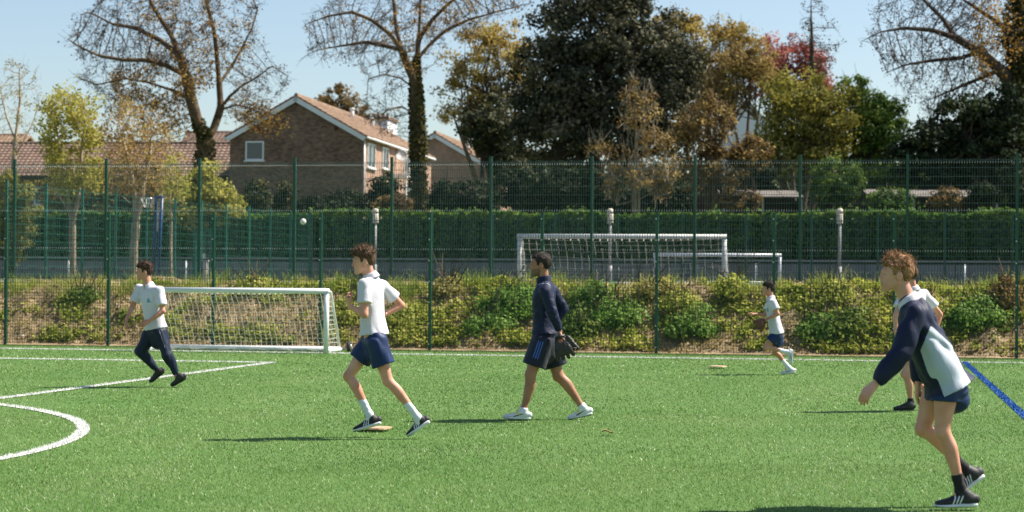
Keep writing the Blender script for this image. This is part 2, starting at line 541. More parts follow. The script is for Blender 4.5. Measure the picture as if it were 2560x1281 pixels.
def wires_mesh(name, w, h, vstep, rows, dbl, folds, wv, wh, m, pale=None):
    """welded panel in local coordinates: x along, y depth, z up"""
    b = MB()
    xs = np.arange(vstep / 2, w, vstep)
    fz = sorted(folds)
    for x in xs:
        zs = [0.03]
        for f in fz: zs += [f - 0.055, f, f + 0.055]
        zs.append(h)
        for a, c in zip(zs[:-1], zs[1:]):
            ya = -0.045 if a in fz else 0.0
            yc = -0.045 if c in fz else 0.0
            p0, p1 = np.array((x, ya, a)), np.array((x, yc, c))
            hw = wv / 2
            v = [p0 + (-hw, -hw, 0), p0 + (hw, -hw, 0), p0 + (hw, hw, 0), p0 + (-hw, hw, 0),
                 p1 + (-hw, -hw, 0), p1 + (hw, -hw, 0), p1 + (hw, hw, 0), p1 + (-hw, hw, 0)]
            if pale and c in fz: b.box(p1 + (0, -0.006, 0.012), (0.0055, 0.006, 0.016), m=1)  # small pale box painted as a glint on the fold
            b.add(v, [[0, 1, 5, 4], [1, 2, 6, 5], [2, 3, 7, 6], [3, 0, 4, 7]], m=0)
    for z in rows:
        for y in ((-wv, wv) if dbl else (wv,)):
            b.box((w / 2, y, z), (w / 2, wh / 2, wh / 2))
    return b.mesh(name, [m, pale] if pale else [m])

def post_mesh(name, h, hw, m, clips):
    b = MB()
    b.box((0, 0, h / 2), (hw, hw, h / 2))
    b.box((0, 0, h + 0.008), (hw + 0.004, hw + 0.004, 0.008))
    me = b.mesh(name, m)
    if not len(clips): return me, None
    c = MB()
    for z in clips:
        c.box((-0.012, -hw - 0.006, z), (0.011, 0.006, 0.011))
    return me, c.mesh('clip', M_STEEL)

def fence(label, origin, dirv, n, step, h, post, panel, group=None, skip=(), hw=0.03, zf=None):
    dirv = np.asarray(dirv, float)
    ang = math.atan2(dirv[1], dirv[0])
    root = empty('mesh_fence', origin, label, 'fence', group)
    root.rotation_euler = (0, 0, ang)
    pm, cm = post
    for i in range(n + 1):
        p = bpy.data.objects.new('post', pm); col.objects.link(p)
        p.parent = root; p.location = (i * step, 0, 0)
        if cm:
            c = bpy.data.objects.new('clip', cm); col.objects.link(c)
            c.parent = p; c['kind'] = 'stuff'
        if i < n and i not in skip:
            w = bpy.data.objects.new('wire_panel', panel); col.objects.link(w)
            w.parent = root; w.location = (i * step + hw, -hw * 0.3, 0)
    return root

STEP = 2.29; FH = 2.72
rows_f = [0.04] + list(np.arange(0.106, 1.30, 0.066)) + list(np.arange(1.4, 2.72, 0.2)) + [2.70]
panel_front = wires_mesh('front_wire_panel', STEP - 0.06, FH - 0.03, 0.054, rows_f, False, [], 0.007, 0.0068, M_WIRE)
post_front = post_mesh('front_post', FH + 0.03, 0.029, M_GREEN, np.arange(0.12, 2.75, 0.42))
rows_b = [0.04] + [z for z in np.arange(0.24, 2.7, 0.19)] + [2.68]
panel_back = wires_mesh('back_wire_panel', STEP - 0.06, FH + 0.08, 0.054, [z + 0.08 for z in rows_b], True, [0.32, 0.80, 1.67, 2.70], 0.0072, 0.008, M_WIRE2, M_WIREGLINT)
post_back = post_mesh('back_post', FH + 0.16, 0.030, M_GREEN, [])
# where the posts stand: solve for u at the leftmost post of each fence
def u_at(px, v):
    # point U*u + V*v seen at column px (level)
    k = (px - 1280) / F_PX
    return (k * v * V[1] - v * V[0]) / (U[0] - k * U[1])
u0 = u_at(15, V_FRONT)
fence('tall dark green wire fence standing along the pitch edge in front of the bank', uv(u0 - STEP, V_FRONT, 0), U, 14, STEP, FH, post_front, panel_front, hw=0.032)
u1 = u_at(35, V_BACK)
FENCE2_O = uv(u1 - STEP, V_BACK, 1.28)
fence('green wire fence on top of the bank with painted glints on its folded wire rows', FENCE2_O, U, 15, STEP, FH + 0.08, post_back, panel_back, hw=0.034)
# side fence of the court, running away from the camera at the left
panel_side = wires_mesh('side_wire_panel', 2.16, 2.36, 0.09, [0.04] + list(np.arange(0.2, 2.3, 0.2)) + [2.33], False, [], 0.0034, 0.0075, M_TEAL)
post_side = post_mesh('side_post', 2.42, 0.028, M_TEAL, [])
s0 = uv(u1 - 0.25, V_BACK + 0.1, CRT)
fence('paler green wire fence running back along the left side of the hard court', s0, V, 11, 2.2, 2.4, post_side, panel_side, hw=0.034)
# end fence in front of the hedge
panel_end = wires_mesh('end_wire_panel', 2.16, 2.36, 0.09, [0.04] + list(np.arange(0.3, 2.3, 0.4)) + [2.33], False, [], 0.007, 0.009, M_WIRE)
post_end = post_mesh('end_post', 2.42, 0.03, M_GREEN, [])
e0 = uv(u1 - 0.25, V_BACK + 0.1 + 24.2, CRT) + U * 0.06
fence('distant green wire fence at the far end of the court before the hedge', e0, U, 22, 2.2, 2.4, post_end, panel_end, hw=0.03)

# ---- low grey wall and hedge
M_WALL = mat('grey_render', (0.15, 0.155, 0.16), (0.23, 0.235, 0.235), scale=1.3, rough=0.9, bump=0.3, bscale=9, stretch=(1.5, 1.5, 0.25))
M_COPING = mat('wall_coping', (0.26, 0.26, 0.25), (0.33, 0.33, 0.31), scale=3, rough=0.9)
wr = empty('retaining_wall', uv(0, V_WALL, CRT), 'long low grey retaining wall below the clipped hedge', 'wall')
AX = np.stack([U, V, Z3])
for i in range(-14, 6):
    b = MB(); b.box(uv(i * 3.0, V_WALL + 0.15, CRT + 0.35), (1.485, 0.14, 0.35), AX); b.build('wall_panel', M_WALL, wr)
b = MB(); b.box(uv(-13.5, V_WALL + 0.16, 2.08), (30.0, 0.18, 0.03), AX); b.build('coping', M_COPING, wr)
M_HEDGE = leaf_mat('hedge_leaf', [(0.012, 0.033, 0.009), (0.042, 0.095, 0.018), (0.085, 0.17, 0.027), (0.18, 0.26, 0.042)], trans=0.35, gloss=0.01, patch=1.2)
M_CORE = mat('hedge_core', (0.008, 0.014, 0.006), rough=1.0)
def hedge(label, ua, ub, v0, v1, z0, z1, n, wob):
    root = empty('hedge', uv((ua + ub) / 2, (v0 + v1) / 2, z0), label, 'hedge')
    b = MB()
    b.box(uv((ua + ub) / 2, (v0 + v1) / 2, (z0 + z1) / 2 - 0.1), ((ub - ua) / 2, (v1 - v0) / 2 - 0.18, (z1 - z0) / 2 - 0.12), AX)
    b.build('stems', M_CORE, root)  # one solid dark core box filling the hedge behind its leaves
    k = rng.random(n)
    u = rng.uniform(ua, ub, n)
    top = k < 0.42
    v = np.where(top, rng.uniform(v0, v1, n), v0 + np.abs(rng.normal(0, 0.10, n)))
    nz = vnoise(np.stack([u * 0.7, v * 0, u * 0], -1), 21) * wob + vnoise(np.stack([u * 2.7, v * 1.5, u * 0], -1), 22) * wob * 0.6
    z = np.where(top, z1 + nz - np.abs(rng.normal(0, 0.07, n)) + (rng.random(n) < 0.03) * rng.uniform(0, 0.22, n), z0 + (z1 + nz - z0) * rng.random(n))
    v = v + vnoise(np.stack([u * 1.1, z * 1.6, u * 0], -1), 23) * 0.12
    P = u[:, None] * U + v[:, None] * V + z[:, None] * Z3
    nr_ = np.where(top[:, None], Z3, -V); lv, lq = leaf_quads(P, rng.uniform(0.075, 0.155, n), rg=rng, nrm=nr_, nb=0.5)
    t = np.clip(rng.normal(0.45, 0.18, n) + np.where(z > z1 - 0.18, 0.22, 0), 0, 1.1)  # leaves near the top lightened: sunlit top put into the tint
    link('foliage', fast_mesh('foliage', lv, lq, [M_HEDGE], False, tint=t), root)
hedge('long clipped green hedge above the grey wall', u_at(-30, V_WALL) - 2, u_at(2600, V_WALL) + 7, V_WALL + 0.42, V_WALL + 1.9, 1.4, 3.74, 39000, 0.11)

# ---- near goal
def net_cords(b, grid, rad, k=4):
    """grid (n,m,3) of knots -> cords"""
    n, m_, _ = grid.shape
    for i in range(n): b.tube(grid[i], rad, k, caps=False)
    for j in range(m_): b.tube(grid[:, j], rad, k, caps=False)

def net_grid(c00, c10, c01, c11, nu, nv, sag, jit=0.006):
    s = np.linspace(0, 1, nu)[:, None, None]; t = np.linspace(0, 1, nv)[None, :, None]
    g = (1 - s) * (1 - t) * c00 + s * (1 - t) * c10 + (1 - s) * t * c01 + s * t * c11
    bump = 4 * s * (1 - s) * np.sin(np.pi * np.clip(t, 0, 1))
    g = g + bump * np.asarray(sag)
    j = rng.normal(0, jit, g.shape); j[0] = j[-1] = 0; j[:, 0] = j[:, -1] = 0
    return g + j

def make_goal(label, right_base, width, height, depth_top, depth_base, pr, mats, cell, cordr, wheels, sagf, seed=0, net=True):
    m_frame, m_cord = mats
    R_ = np.asarray(right_base, float); L_ = R_ - U * width
    root = empty('football_goal', (R_ + L_) / 2, label, 'goal')
    up = Z3 * height
    for base in (L_, R_):
        b = MB(); b.tube([base + Z3 * 0.0, base + up * 0.5, base + up - Z3 * pr], pr, 14); b.build('goal_post', m_frame, root, True)
    b = MB(); b.tube([L_ + up - Z3 * pr - U * pr, (L_ + R_) / 2 + up - Z3 * pr, R_ + up - Z3 * pr + U * pr], pr * 1.02, 14); b.build('crossbar', m_frame, root, True)
    Lb, Rb = L_ + V * depth_base + Z3 * pr, R_ + V * depth_base + Z3 * pr
    b = MB(); b.tube([Lb, Rb], pr * 1.0, 12); b.build('ground_bar', m_frame, root, True)
    for base, rear in ((L_, Lb), (R_, Rb)):
        b = MB(); b.tube([base + Z3 * pr + V * pr, rear], pr * 0.9, 12); b.build('side_bar', m_frame, root, True)
        if depth_top > 0:
            b = MB(); b.tube([base + up - Z3 * pr, base + up - Z3 * pr * 1.3 + V * depth_top, rear + Z3 * 0.0], [pr * 0.55, pr * 0.5, pr * 0.5], 8); b.build('stanchion', m_frame, root, True)
    if net:
        nu = int(width / cell) + 1; nv = int(height / cell) + 2; nd = max(int(depth_top / cell), 2) + 1
        b = MB()
        tL, tR = L_ + up - Z3 * pr * 1.6, R_ + up - Z3 * pr * 1.6
        bL, bR = tL + V * depth_top, tR + V * depth_top
        net_cords(b, net_grid(tL, tR, bL, bR, nu, nd, -Z3 * sagf * 0.6), cordr)
        net_cords(b, net_grid(bL, bR, Lb + Z3 * pr, Rb + Z3 * pr, nu, nv, V * sagf * 1.2 - Z3 * sagf * 0.8), cordr)
        for base, tB, tb, rr in ((L_, tL, bL, Lb), (R_, tR, bR, Rb)):
            net_cords(b, net_grid(tB, tb, base + Z3 * pr * 2, rr + Z3 * pr, 7, nv, U * sagf * (0.4 if base is L_ else -0.25)), cordr)
        # slack at the foot of the net
        for q_ in range(2):
            pts = [Lb * (1 - t) + Rb * t - V * (pr * 1.1 + 0.02 * math.sin(t * 37 + q_)) + Z3 * (0.015 + 0.012 * math.sin(t * 83 + q_ * 2) - pr + 0.01) for t in np.linspace(0.02, 0.98, 70)]
            b.tube(pts, cordr * 1.6, 4)
        n_ = b.build('net', m_cord, root); tag(n_, kind='stuff')
    if wheels:
        for base, sgn in ((Lb, -1), (Rb, 1)):
            c = base + U * sgn * 0.16 + V * 0.10 + Z3 * 0.05
            w = MB(); w.lathe(c - U * 0.04, [(0.03, 0), (0.075, 0.0), (0.105, 0.012), (0.115, 0.04), (0.105, 0.068), (0.075, 0.08), (0.03, 0.08)], 24, U)
            wo_ = w.build('wheel', M_RUBBER, root, True)
            h = MB(); h.lathe(c - U * 0.048, [(0.0, 0), (0.045, 0), (0.05, 0.02), (0.05, 0.076), (0.045, 0.096), (0.0, 0.096)], 16, U)
            h.build('wheel_hub', M_STEEL, wo_, True)
            a = MB(); a.tube([base, c], 0.015, 8); a.build('axle', M_STEEL, root)
    return root
gb = gpt(815, 884)
make_goal('small white football goal with a white net on the pitch near the fence', gb, 3.62, 1.24, 0.28, 0.95, 0.05, (M_WHITE, M_CORD), 0.105, 0.0042, True, 0.07)
M_CRT = CRT
def at_v(px, v, z): return uv(u_at(px, v), v, z)
make_goal('wide weathered white goal with a sagging net up on the hard court', at_v(1811, 46.2, M_CRT), 4.84, 1.22, 0.25, 0.9, 0.055, (M_OLDWHITE, M_OLDCORD), 0.17, 0.0062, False, 0.14)
make_goal('smaller plain white goal frame without a net at the far side of the court', at_v(1950, 62.0, M_CRT), 3.9, 0.97, 0.0, 0.6, 0.05, (M_WHITE, M_OLDCORD), 0.2, 0.004, False, 0.1, net=False)

# ---- bollard lamps on tall posts
M_LAMP = mat('lamp_diffuser', (0.62, 0.56, 0.42), (0.5, 0.45, 0.34), scale=12, rough=0.5)
M_LPOST = mat('lamp_post_grey', (0.34, 0.34, 0.32), (0.26, 0.26, 0.25), scale=8, rough=0.6)
M_DARK = mat('dark_metal', (0.03, 0.03, 0.03), rough=0.5)
for px, lab in ((938, 'pale post lamp in front of the hedge, nearest the brick house'), (1525, 'pale post lamp rising behind the wide court goal'),
                (2099, 'pale post lamp standing right of both court goals')):
    c = at_v(px, 58.0, M_CRT)
    root = empty('post_lamp', c, lab, 'lamp', 'post lamps along the court')
    zt = 1.5 + (690 + 0.00625 * (px - 1280) - 521) / ppm(c[1]) - M_CRT
    b = MB(); b.tube([c, c + Z3 * 0.55], 0.062, 12); b.tube([c + Z3 * 0.55, c + Z3 * (zt - 0.42)], 0.042, 12); b.build('post', M_LPOST, root, True)
    h = MB(); h.lathe(c + Z3 * (zt - 0.44), [(0.0, 0), (0.085, 0.0), (0.088, 0.02), (0.088, 0.30), (0.0, 0.30)], 18); h.build('diffuser', M_LAMP, root, True)
    for k in range(4):
        h2 = MB(); a = k * math.pi / 2 + 0.5
        h2.box(c + Z3 * (zt - 0.29) + np.array((math.cos(a), math.sin(a), 0)) * 0.092, (0.008, 0.008, 0.15)); h2.build('bar', M_LPOST, root)
    h = MB(); h.lathe(c + Z3 * (zt - 0.14), [(0.0, 0.0), (0.098, 0), (0.1, 0.05), (0.085, 0.11), (0.05, 0.135), (0, 0.14)], 18); h.build('cap', M_LAMP, root, True)

# ---- blue netball stand, teal gate frame and small court things at the left
def at_d(px, py, d): return pix(px, py, d)
c = at_v(392, 51.0, M_CRT)
root = empty('hoop_stand', c, 'tall blue twin pole hoop stand behind the fences on the left', 'hoop stand')
zt = (684 - 490) / ppm(c[1]) + 1.5 - M_CRT
for dx, tx in ((-0.10, -0.02), (0.05, 0.14)):
    b = MB(); b.tube([c + U * dx, c + U * (dx + (tx - dx) * 0.4) + Z3 * zt * 0.5, c + U * tx + Z3 * zt], 0.042, 10); b.build('pole', M_BLUEPOLE, root, True)
b = MB(); b.tube([c + U * -0.04 + Z3 * (zt - 0.02), c + U * 0.18 + Z3 * (zt - 0.02)], 0.03, 8); b.build('top_bar', M_BLUEPOLE, root, True)
b = MB()
rp = [c + U * (-0.28 + 0.18 * math.cos(a)) + V * 0.18 * math.sin(a) + Z3 * (zt - 0.06) for a in np.linspace(0, 2 * math.pi, 20)]
b.tube(rp, 0.012, 6); b.build('ring', M_STEEL, root, True)
b = MB()
for a in np.linspace(0, 2 * math.pi, 12, endpoint=False):
    b.tube([c + U * (-0.28 + 0.18 * math.cos(a)) + V * 0.18 * math.sin(a) + Z3 * (zt - 0.06), c + U * (-0.26 + 0.1 * math.cos(a + 0.5)) + V * 0.1 * math.sin(a + 0.5) + Z3 * (zt - 0.3)], 0.008, 4)
b.build('ring_net', M_CORD, root)
b = MB(); b.tube([c + U * 0.03 + Z3 * (zt - 0.38), c + U * 0.035 + Z3 * (zt - 0.62), c + U * 0.02 + Z3 * (zt - 0.95)], [0.045, 0.035, 0.03], 8); b.build('padding', M_CORD, root, True)
c = at_v(507, 66.0, M_CRT)
root = empty('gate', c, 'teal metal gate frame open in the court fence beside the blue stand', 'gate')
w_ = 22 / ppm(c[1]); hz = 1.5 + (685 - 573) / ppm(c[1]) - M_CRT
for s_ in (-1, 1):
    b = MB(); b.box(c + U * s_ * w_ + Z3 * hz / 2, (0.055, 0.05, hz / 2), AX); b.build('gate_post', M_TEAL, root)
b = MB(); b.box(c + Z3 * (hz - 0.05), (w_ + 0.05, 0.045, 0.045), AX); b.box(c + Z3 * (hz - 0.22), (w_ - 0.06, 0.03, 0.025), AX); b.build('top_rail', M_TEAL, root)
b = MB(); b.box(c + U * 0.05 + Z3 * (hz * 0.55), (0.03, 0.03, hz * 0.40), AX); b.build('gate_stile', M_TEAL, root)
b = MB(); b.box(c + U * 0.05 - V * 0.05 + Z3 * 0.85, (0.07, 0.03, 0.09), AX); b.build('lock_box', M_CORD, root)
M_PINKBRD = mat('pale_board', (0.5, 0.44, 0.42), (0.42, 0.37, 0.36), scale=4, rough=0.8)
c2 = at_v(508, 57.0, M_CRT)
b = MB(); b.box(c2 + Z3 * 0.3, (0.14, 0.06, 0.3), AX); b.box(c2 + Z3 * 0.62, (0.16, 0.075, 0.02), AX)
b.box(c2 + Z3 * 0.03, (0.18, 0.1, 0.03), AX)
tag(b.build('equipment_box', M_PINKBRD), 'small pale upright box standing in front of the teal gate', 'box')
for px, v_ in ((171, 66.5), (465, 66.8), (1890, 67.0), (2412, 67.2)):
    c = at_v(px, v_, M_CRT)
    b = MB(); b.tube([c, c + Z3 * 0.66], 0.026, 8); b.lathe(c + Z3 * 0.66, [(0.026, 0), (0.03, 0.01), (0.02, 0.03), (0, 0.035)], 8)
    nm = {171: 'leftmost of the short white marker stakes before the grey wall', 465: 'short white marker stake just left of the teal gate',
          1890: 'short white marker stake seen inside the far plain goal', 2412: 'rightmost of the short white marker stakes before the grey wall'}[px]
    tag(b.build('marker_stake', M_WHITE, None, True), nm, 'stake', 'marker stakes by the grey wall')
# ------------------------------------------------------------------ people: smooth-blended solids turned into one skin each
class Field:
    def __init__(s, lo, hi, h):
        s.lo = np.asarray(lo, float); s.h = h
        s.n = np.maximum(np.ceil((np.asarray(hi) - s.lo) / h).astype(int) + 1, 4)
        s.F = np.full(s.n, 1.0, np.float32)
    def sub(s, lo, hi):
        a = np.clip(np.floor((lo - s.lo) / s.h).astype(int), 0, s.n)
        b = np.clip(np.ceil((hi - s.lo) / s.h).astype(int) + 1, 0, s.n)
        if np.any(b <= a): return None, None
        g = [s.lo[i] + s.h * np.arange(a[i], b[i]) for i in range(3)]
        X, Y, Zc = np.meshgrid(*g, indexing='ij')
        return (slice(a[0], b[0]), slice(a[1], b[1]), slice(a[2], b[2])), np.stack([X, Y, Zc], -1)
    def put(s, prim):
        kind = prim['op']
        mg = prim['k'] * 1.5 + 4 * s.h
        sl, P = s.sub(prim['lo'] - mg, prim['hi'] + mg)
        if sl is None: return
        d = prim['f'](P)
        f = s.F[sl]; k = max(prim['k'], 1e-4)
        if kind == 'add':
            hh = np.clip(0.5 + 0.5 * (d - f) / k, 0, 1)
            s.F[sl] = d * (1 - hh) + f * hh - k * hh * (1 - hh)
        elif kind == 'cut':
            d = -d
            hh = np.clip(0.5 - 0.5 * (d - f) / k, 0, 1)
            s.F[sl] = d * (1 - hh) + f * hh + k * hh * (1 - hh)
    def noise(s, amp, fn):
        m = np.abs(s.F) < max(0.03, s.h * 3)
        ix = np.argwhere(m)
        P = s.lo + ix * s.h
        s.F[m] += (amp * fn(P)).astype(np.float32)

def surf_nets(fl):
    F, h, lo = fl.F, fl.h, fl.lo
    S = F < 0
    n = np.array(F.shape)
    c = np.zeros(n - 1, np.int8)
    for dx in (0, 1):
        for dy in (0, 1):
            for dz in (0, 1):
                c += S[dx:n[0] - 1 + dx, dy:n[1] - 1 + dy, dz:n[2] - 1 + dz]
    act = (c > 0) & (c < 8)
    ids = np.full(act.shape, -1, np.int64)
    cell = np.argwhere(act)
    ids[act] = np.arange(len(cell))
    acc = np.zeros((len(cell), 3)); cnt = np.zeros(len(cell))
    cor = [(a, b, d) for a in (0, 1) for b in (0, 1) for d in (0, 1)]
    for p in cor:
        for ax in range(3):
            if p[ax]: continue
            q = list(p); q[ax] = 1
            f0 = F[cell[:, 0] + p[0], cell[:, 1] + p[1], cell[:, 2] + p[2]]
            f1 = F[cell[:, 0] + q[0], cell[:, 1] + q[1], cell[:, 2] + q[2]]
            m = (f0 < 0) != (f1 < 0)
            t = f0[m] / (f0[m] - f1[m])
            pos = np.tile(np.array(p, float), (m.sum(), 1)); pos[:, ax] = t
            acc[m] += pos; cnt[m] += 1
    V_ = lo + (cell + acc / np.maximum(cnt, 1)[:, None]) * h
    Q = []
    for ax in range(3):
        o = [0, 1, 2]; o.remove(ax)
        sl0 = [slice(1, -1)] * 3; sl1 = [slice(1, -1)] * 3
        sl0[ax] = slice(0, -1); sl1[ax] = slice(1, None)
        a, b = S[tuple(sl0)], S[tuple(sl1)]
        e = np.argwhere(a != b)
        if not len(e): continue
        pos = e.copy(); pos[:, o[0]] += 1; pos[:, o[1]] += 1
        sgn = a[tuple(e.T)]
        quad = []
        for d0, d1 in ((-1, -1), (0, -1), (0, 0), (-1, 0)):
            r = pos.copy(); r[:, o[0]] += d0; r[:, o[1]] += d1
            quad.append(ids[tuple(r.T)])
        quad = np.stack(quad, -1)
        flip = sgn if ax != 1 else ~sgn
        quad[~flip] = quad[~flip][:, ::-1]
        Q.append(quad)
    Q = np.concatenate(Q)
    return V_, Q[(Q >= 0).all(1)]

def relax(Vv, Q, it=2, w=0.5):
    e = np.concatenate([Q[:, [0, 1]], Q[:, [1, 2]], Q[:, [2, 3]], Q[:, [3, 0]]])
    for _ in range(it):
        s = np.zeros_like(Vv); c = np.zeros(len(Vv))
        for a, b in ((0, 1), (1, 0)):
            for k in range(3): s[:, k] += np.bincount(e[:, a], Vv[e[:, b], k], len(Vv))
            c += np.bincount(e[:, a], minlength=len(Vv))
        Vv = Vv * (1 - w) + w * s / np.maximum(c, 1)[:, None]
    return Vv

def prim_cone(a, b, ra, rb, k=0.02, op='add'):
    a, b = np.asarray(a, float), np.asarray(b, float)
    ab = b - a; L2 = max(ab @ ab, 1e-9); R_ = max(ra, rb)
    def f(P):
        t = np.clip(((P - a) @ ab) / L2, 0, 1)
        return np.linalg.norm(P - a - t[..., None] * ab, axis=-1) - (ra + (rb - ra) * t)
    return dict(op=op, k=k, f=f, lo=np.minimum(a, b) - R_, hi=np.maximum(a, b) + R_)

def prim_ell(c, r, ax=None, k=0.02, op='add'):
    c = np.asarray(c, float); r = np.asarray(r, float); ax = np.eye(3) if ax is None else np.asarray(ax)
    def f(P):
        q = (P - c) @ ax.T
        k0 = np.linalg.norm(q / r, axis=-1); k1 = np.linalg.norm(q / (r * r), axis=-1)
        return k0 * (k0 - 1) / np.maximum(k1, 1e-6)
    R_ = np.abs(ax.T * r).sum(1)
    return dict(op=op, k=k, f=f, lo=c - R_, hi=c + R_)

def prim_loft(a, b, fwd, keys, k=0.03, op='add', cut0=False, cut1=False, cap=1.0):
    """keys: (t, half side, half forward, forward offset[, side offset]) along a->b"""
    a, b = np.asarray(a, float), np.asarray(b, float)
    ax = b - a; L = np.linalg.norm(ax); w = ax / L
    f_ = unit(np.asarray(fwd) - w * (np.asarray(fwd) @ w)); s_ = np.cross(w, f_)
    K = np.array([tuple(q) + (0,) * (5 - len(q)) for q in keys], float)
    if len(K) > 2:                                       # round off the corners between the keys
        td = np.linspace(K[0, 0], K[-1, 0], 41)
        D_ = np.stack([td] + [np.interp(td, K[:, 0], K[:, i]) for i in range(1, 5)], -1)
        for _ in range(8): D_[1:-1, 1:] = 0.25 * D_[:-2, 1:] + 0.5 * D_[1:-1, 1:] + 0.25 * D_[2:, 1:]
        K = D_
    def f(P):
        q = P - a
        z = q @ w; t = np.clip(z / L, 0, 1)
        tt = np.clip(z / L, K[0, 0], K[-1, 0])
        A = np.interp(tt, K[:, 0], K[:, 1]); B = np.interp(tt, K[:, 0], K[:, 2])
        of = np.interp(tt, K[:, 0], K[:, 3]); os_ = np.interp(tt, K[:, 0], K[:, 4])
        y = q @ f_ - of; x = q @ s_ - os_
        e = np.maximum(np.maximum(K[0, 0] * L - z, z - K[-1, 0] * L), 0) / cap
        M = np.minimum(A, B)
        d = (np.sqrt((x / A) ** 2 + (y / B) ** 2 + (e / M) ** 2 + 1e-12) - 1) * M
        if cut0: d = np.maximum(d, K[0, 0] * L - z)
        if cut1: d = np.maximum(d, z - K[-1, 0] * L)
        return d
    R_ = K[:, 1:3].max() + np.abs(K[:, 3:]).max()
    z0, z1 = a + w * K[0, 0] * L, a + w * K[-1, 0] * L
    return dict(op=op, k=k, f=f, lo=np.minimum(z0, z1) - R_, hi=np.maximum(z0, z1) + R_)

def solid(prims, h, noise=None, smooth=1, bounds=None):
    lo = np.min([p['lo'] for p in prims if p['op'] == 'add'], 0) - 0.03
    hi = np.max([p['hi'] for p in prims if p['op'] == 'add'], 0) + 0.03
    if bounds is not None: lo, hi = np.maximum(lo, bounds[0]), np.minimum(hi, bounds[1])
    fl = Field(lo, hi, h)
    for p in prims: fl.put(p)
    if noise: fl.noise(*noise)
    # close at the borders of the box
    for ax in range(3):
        s0 = [slice(None)] * 3; s0[ax] = 0; fl.F[tuple(s0)] = 1
        s0[ax] = -1; fl.F[tuple(s0)] = 1
    v, q = surf_nets(fl)
    return relax(v, q, smooth), q

def smooth_borders(v, q, mi, it=8):
    """straighten the stair-steps where two materials meet"""
    if mi is None or len(np.unique(mi)) < 2: return v
    e = np.concatenate([q[:, [0, 1]], q[:, [1, 2]], q[:, [2, 3]], q[:, [3, 0]]])
    f = np.tile(mi, 4)
    es = np.sort(e, 1); key = es[:, 0] * (len(v) + 1) + es[:, 1]
    o = np.argsort(key, kind='stable'); key, es, f = key[o], es[o], f[o]
    same = key[1:] == key[:-1]
    b = np.where(same & (f[1:] != f[:-1]))[0]
    ed = es[b]
    if not len(ed): return v
    v = v.copy()
    cnt = np.bincount(ed.ravel(), minlength=len(v))
    for _ in range(it):
        s_ = np.zeros_like(v)
        for k in range(3):
            s_[:, k] = np.bincount(ed[:, 0], v[ed[:, 1], k], len(v)) + np.bincount(ed[:, 1], v[ed[:, 0], k], len(v))
        m = cnt >= 2
        v[m] = 0.5 * v[m] + 0.5 * s_[m] / cnt[m][:, None]
    return v

def join(parts):
    n = 0; vs_, qs = [], []
    for v, q in parts:
        vs_.append(v); qs.append(q + n); n += len(v)
    return np.concatenate(vs_), np.concatenate(qs)

M_SKIN = {
    'fair': mat('skin_fair', (0.55, 0.235, 0.15), (0.70, 0.37, 0.265), scale=7, rough=0.48, sss=0.12, spec=0.35, bump=0.08, bscale=160, detail=8),
    'tan': mat('skin_tan', (0.31, 0.135, 0.078), (0.43, 0.215, 0.13), scale=7, rough=0.48, sss=0.1, spec=0.35, bump=0.08, bscale=160, detail=8),
    'warm': mat('skin_warm', (0.45, 0.195, 0.12), (0.60, 0.305, 0.205), scale=7, rough=0.48, sss=0.1, spec=0.35, bump=0.08, bscale=160, detail=8)}
M_LIP = mat('lips', (0.42, 0.17, 0.14), rough=0.45)
M_EYE = mat('eyeball', (0.55, 0.52, 0.48), rough=0.25)
M_IRIS = mat('iris', (0.025, 0.018, 0.012), rough=0.2)
def cloth(name, c1, c2, rough=0.8, bump=0.25, bscale=28, sheen=0.1):
    return mat(name, c1, c2, scale=7, rough=rough, bump=bump, bscale=bscale, sheen=sheen, spec=0.25, stretch=(1, 1, 0.4))
M_POLO = cloth('white_polo', (0.66, 0.63, 0.69), (0.60, 0.575, 0.64), bump=0.4, bscale=15)
M_NAVYS = cloth('navy_shiny', (0.007, 0.012, 0.038), (0.011, 0.018, 0.05), rough=0.6, bump=0.5, bscale=15, sheen=0.0)
M_NAVYD = cloth('navy_dark', (0.007, 0.010, 0.024), (0.011, 0.015, 0.034), rough=0.55, bump=0.4, bscale=18)
M_JACK = cloth('navy_jacket', (0.007, 0.011, 0.036), (0.011, 0.016, 0.046), rough=0.6, sheen=0.0, bump=0.4, bscale=18)
M_SILVER = cloth('pale_panel', (0.46, 0.51, 0.58), (0.41, 0.46, 0.53), rough=0.6, bump=0.3, bscale=14)
M_SHORT = cloth('blue_shorts', (0.009, 0.023, 0.078), (0.013, 0.032, 0.10), rough=0.5, bump=0.6, bscale=15, sheen=0.0)
M_TROUS = cloth('navy_track', (0.007, 0.013, 0.034), (0.011, 0.019, 0.045), rough=0.55, bump=0.5, bscale=14, sheen=0.0)
M_SOCKW = cloth('white_sock', (0.72, 0.74, 0.80), (0.66, 0.68, 0.74), bscale=60)
M_SOCKB = cloth('black_sock', (0.012, 0.012, 0.014), (0.02, 0.02, 0.022), bscale=60)
M_BLACK = mat('black_shoe', (0.010, 0.010, 0.012), (0.022, 0.022, 0.025), scale=30, rough=0.6, bump=0.2, bscale=90)
M_SOLE = mat('white_sole', (0.72, 0.74, 0.76), (0.62, 0.64, 0.66), scale=12, rough=0.55)
M_DKSOLE = mat('dark_sole', (0.025, 0.025, 0.03), rough=0.7)
M_WSHOE = mat('white_shoe', (0.66, 0.69, 0.70), (0.58, 0.61, 0.63), scale=18, rough=0.55, bump=0.15, bscale=80)
M_NEON = mat('neon_panel', (0.62, 0.72, 0.22), (0.70, 0.58, 0.42), scale=16, rough=0.5)
M_STRIPE = mat('stripe_white', (0.70, 0.72, 0.74), rough=0.5)
M_BSTRIPE = mat('stripe_blue', (0.03, 0.10, 0.42), rough=0.5)
M_MARK = mat('mark_black', (0.012, 0.012, 0.014), rough=0.6)
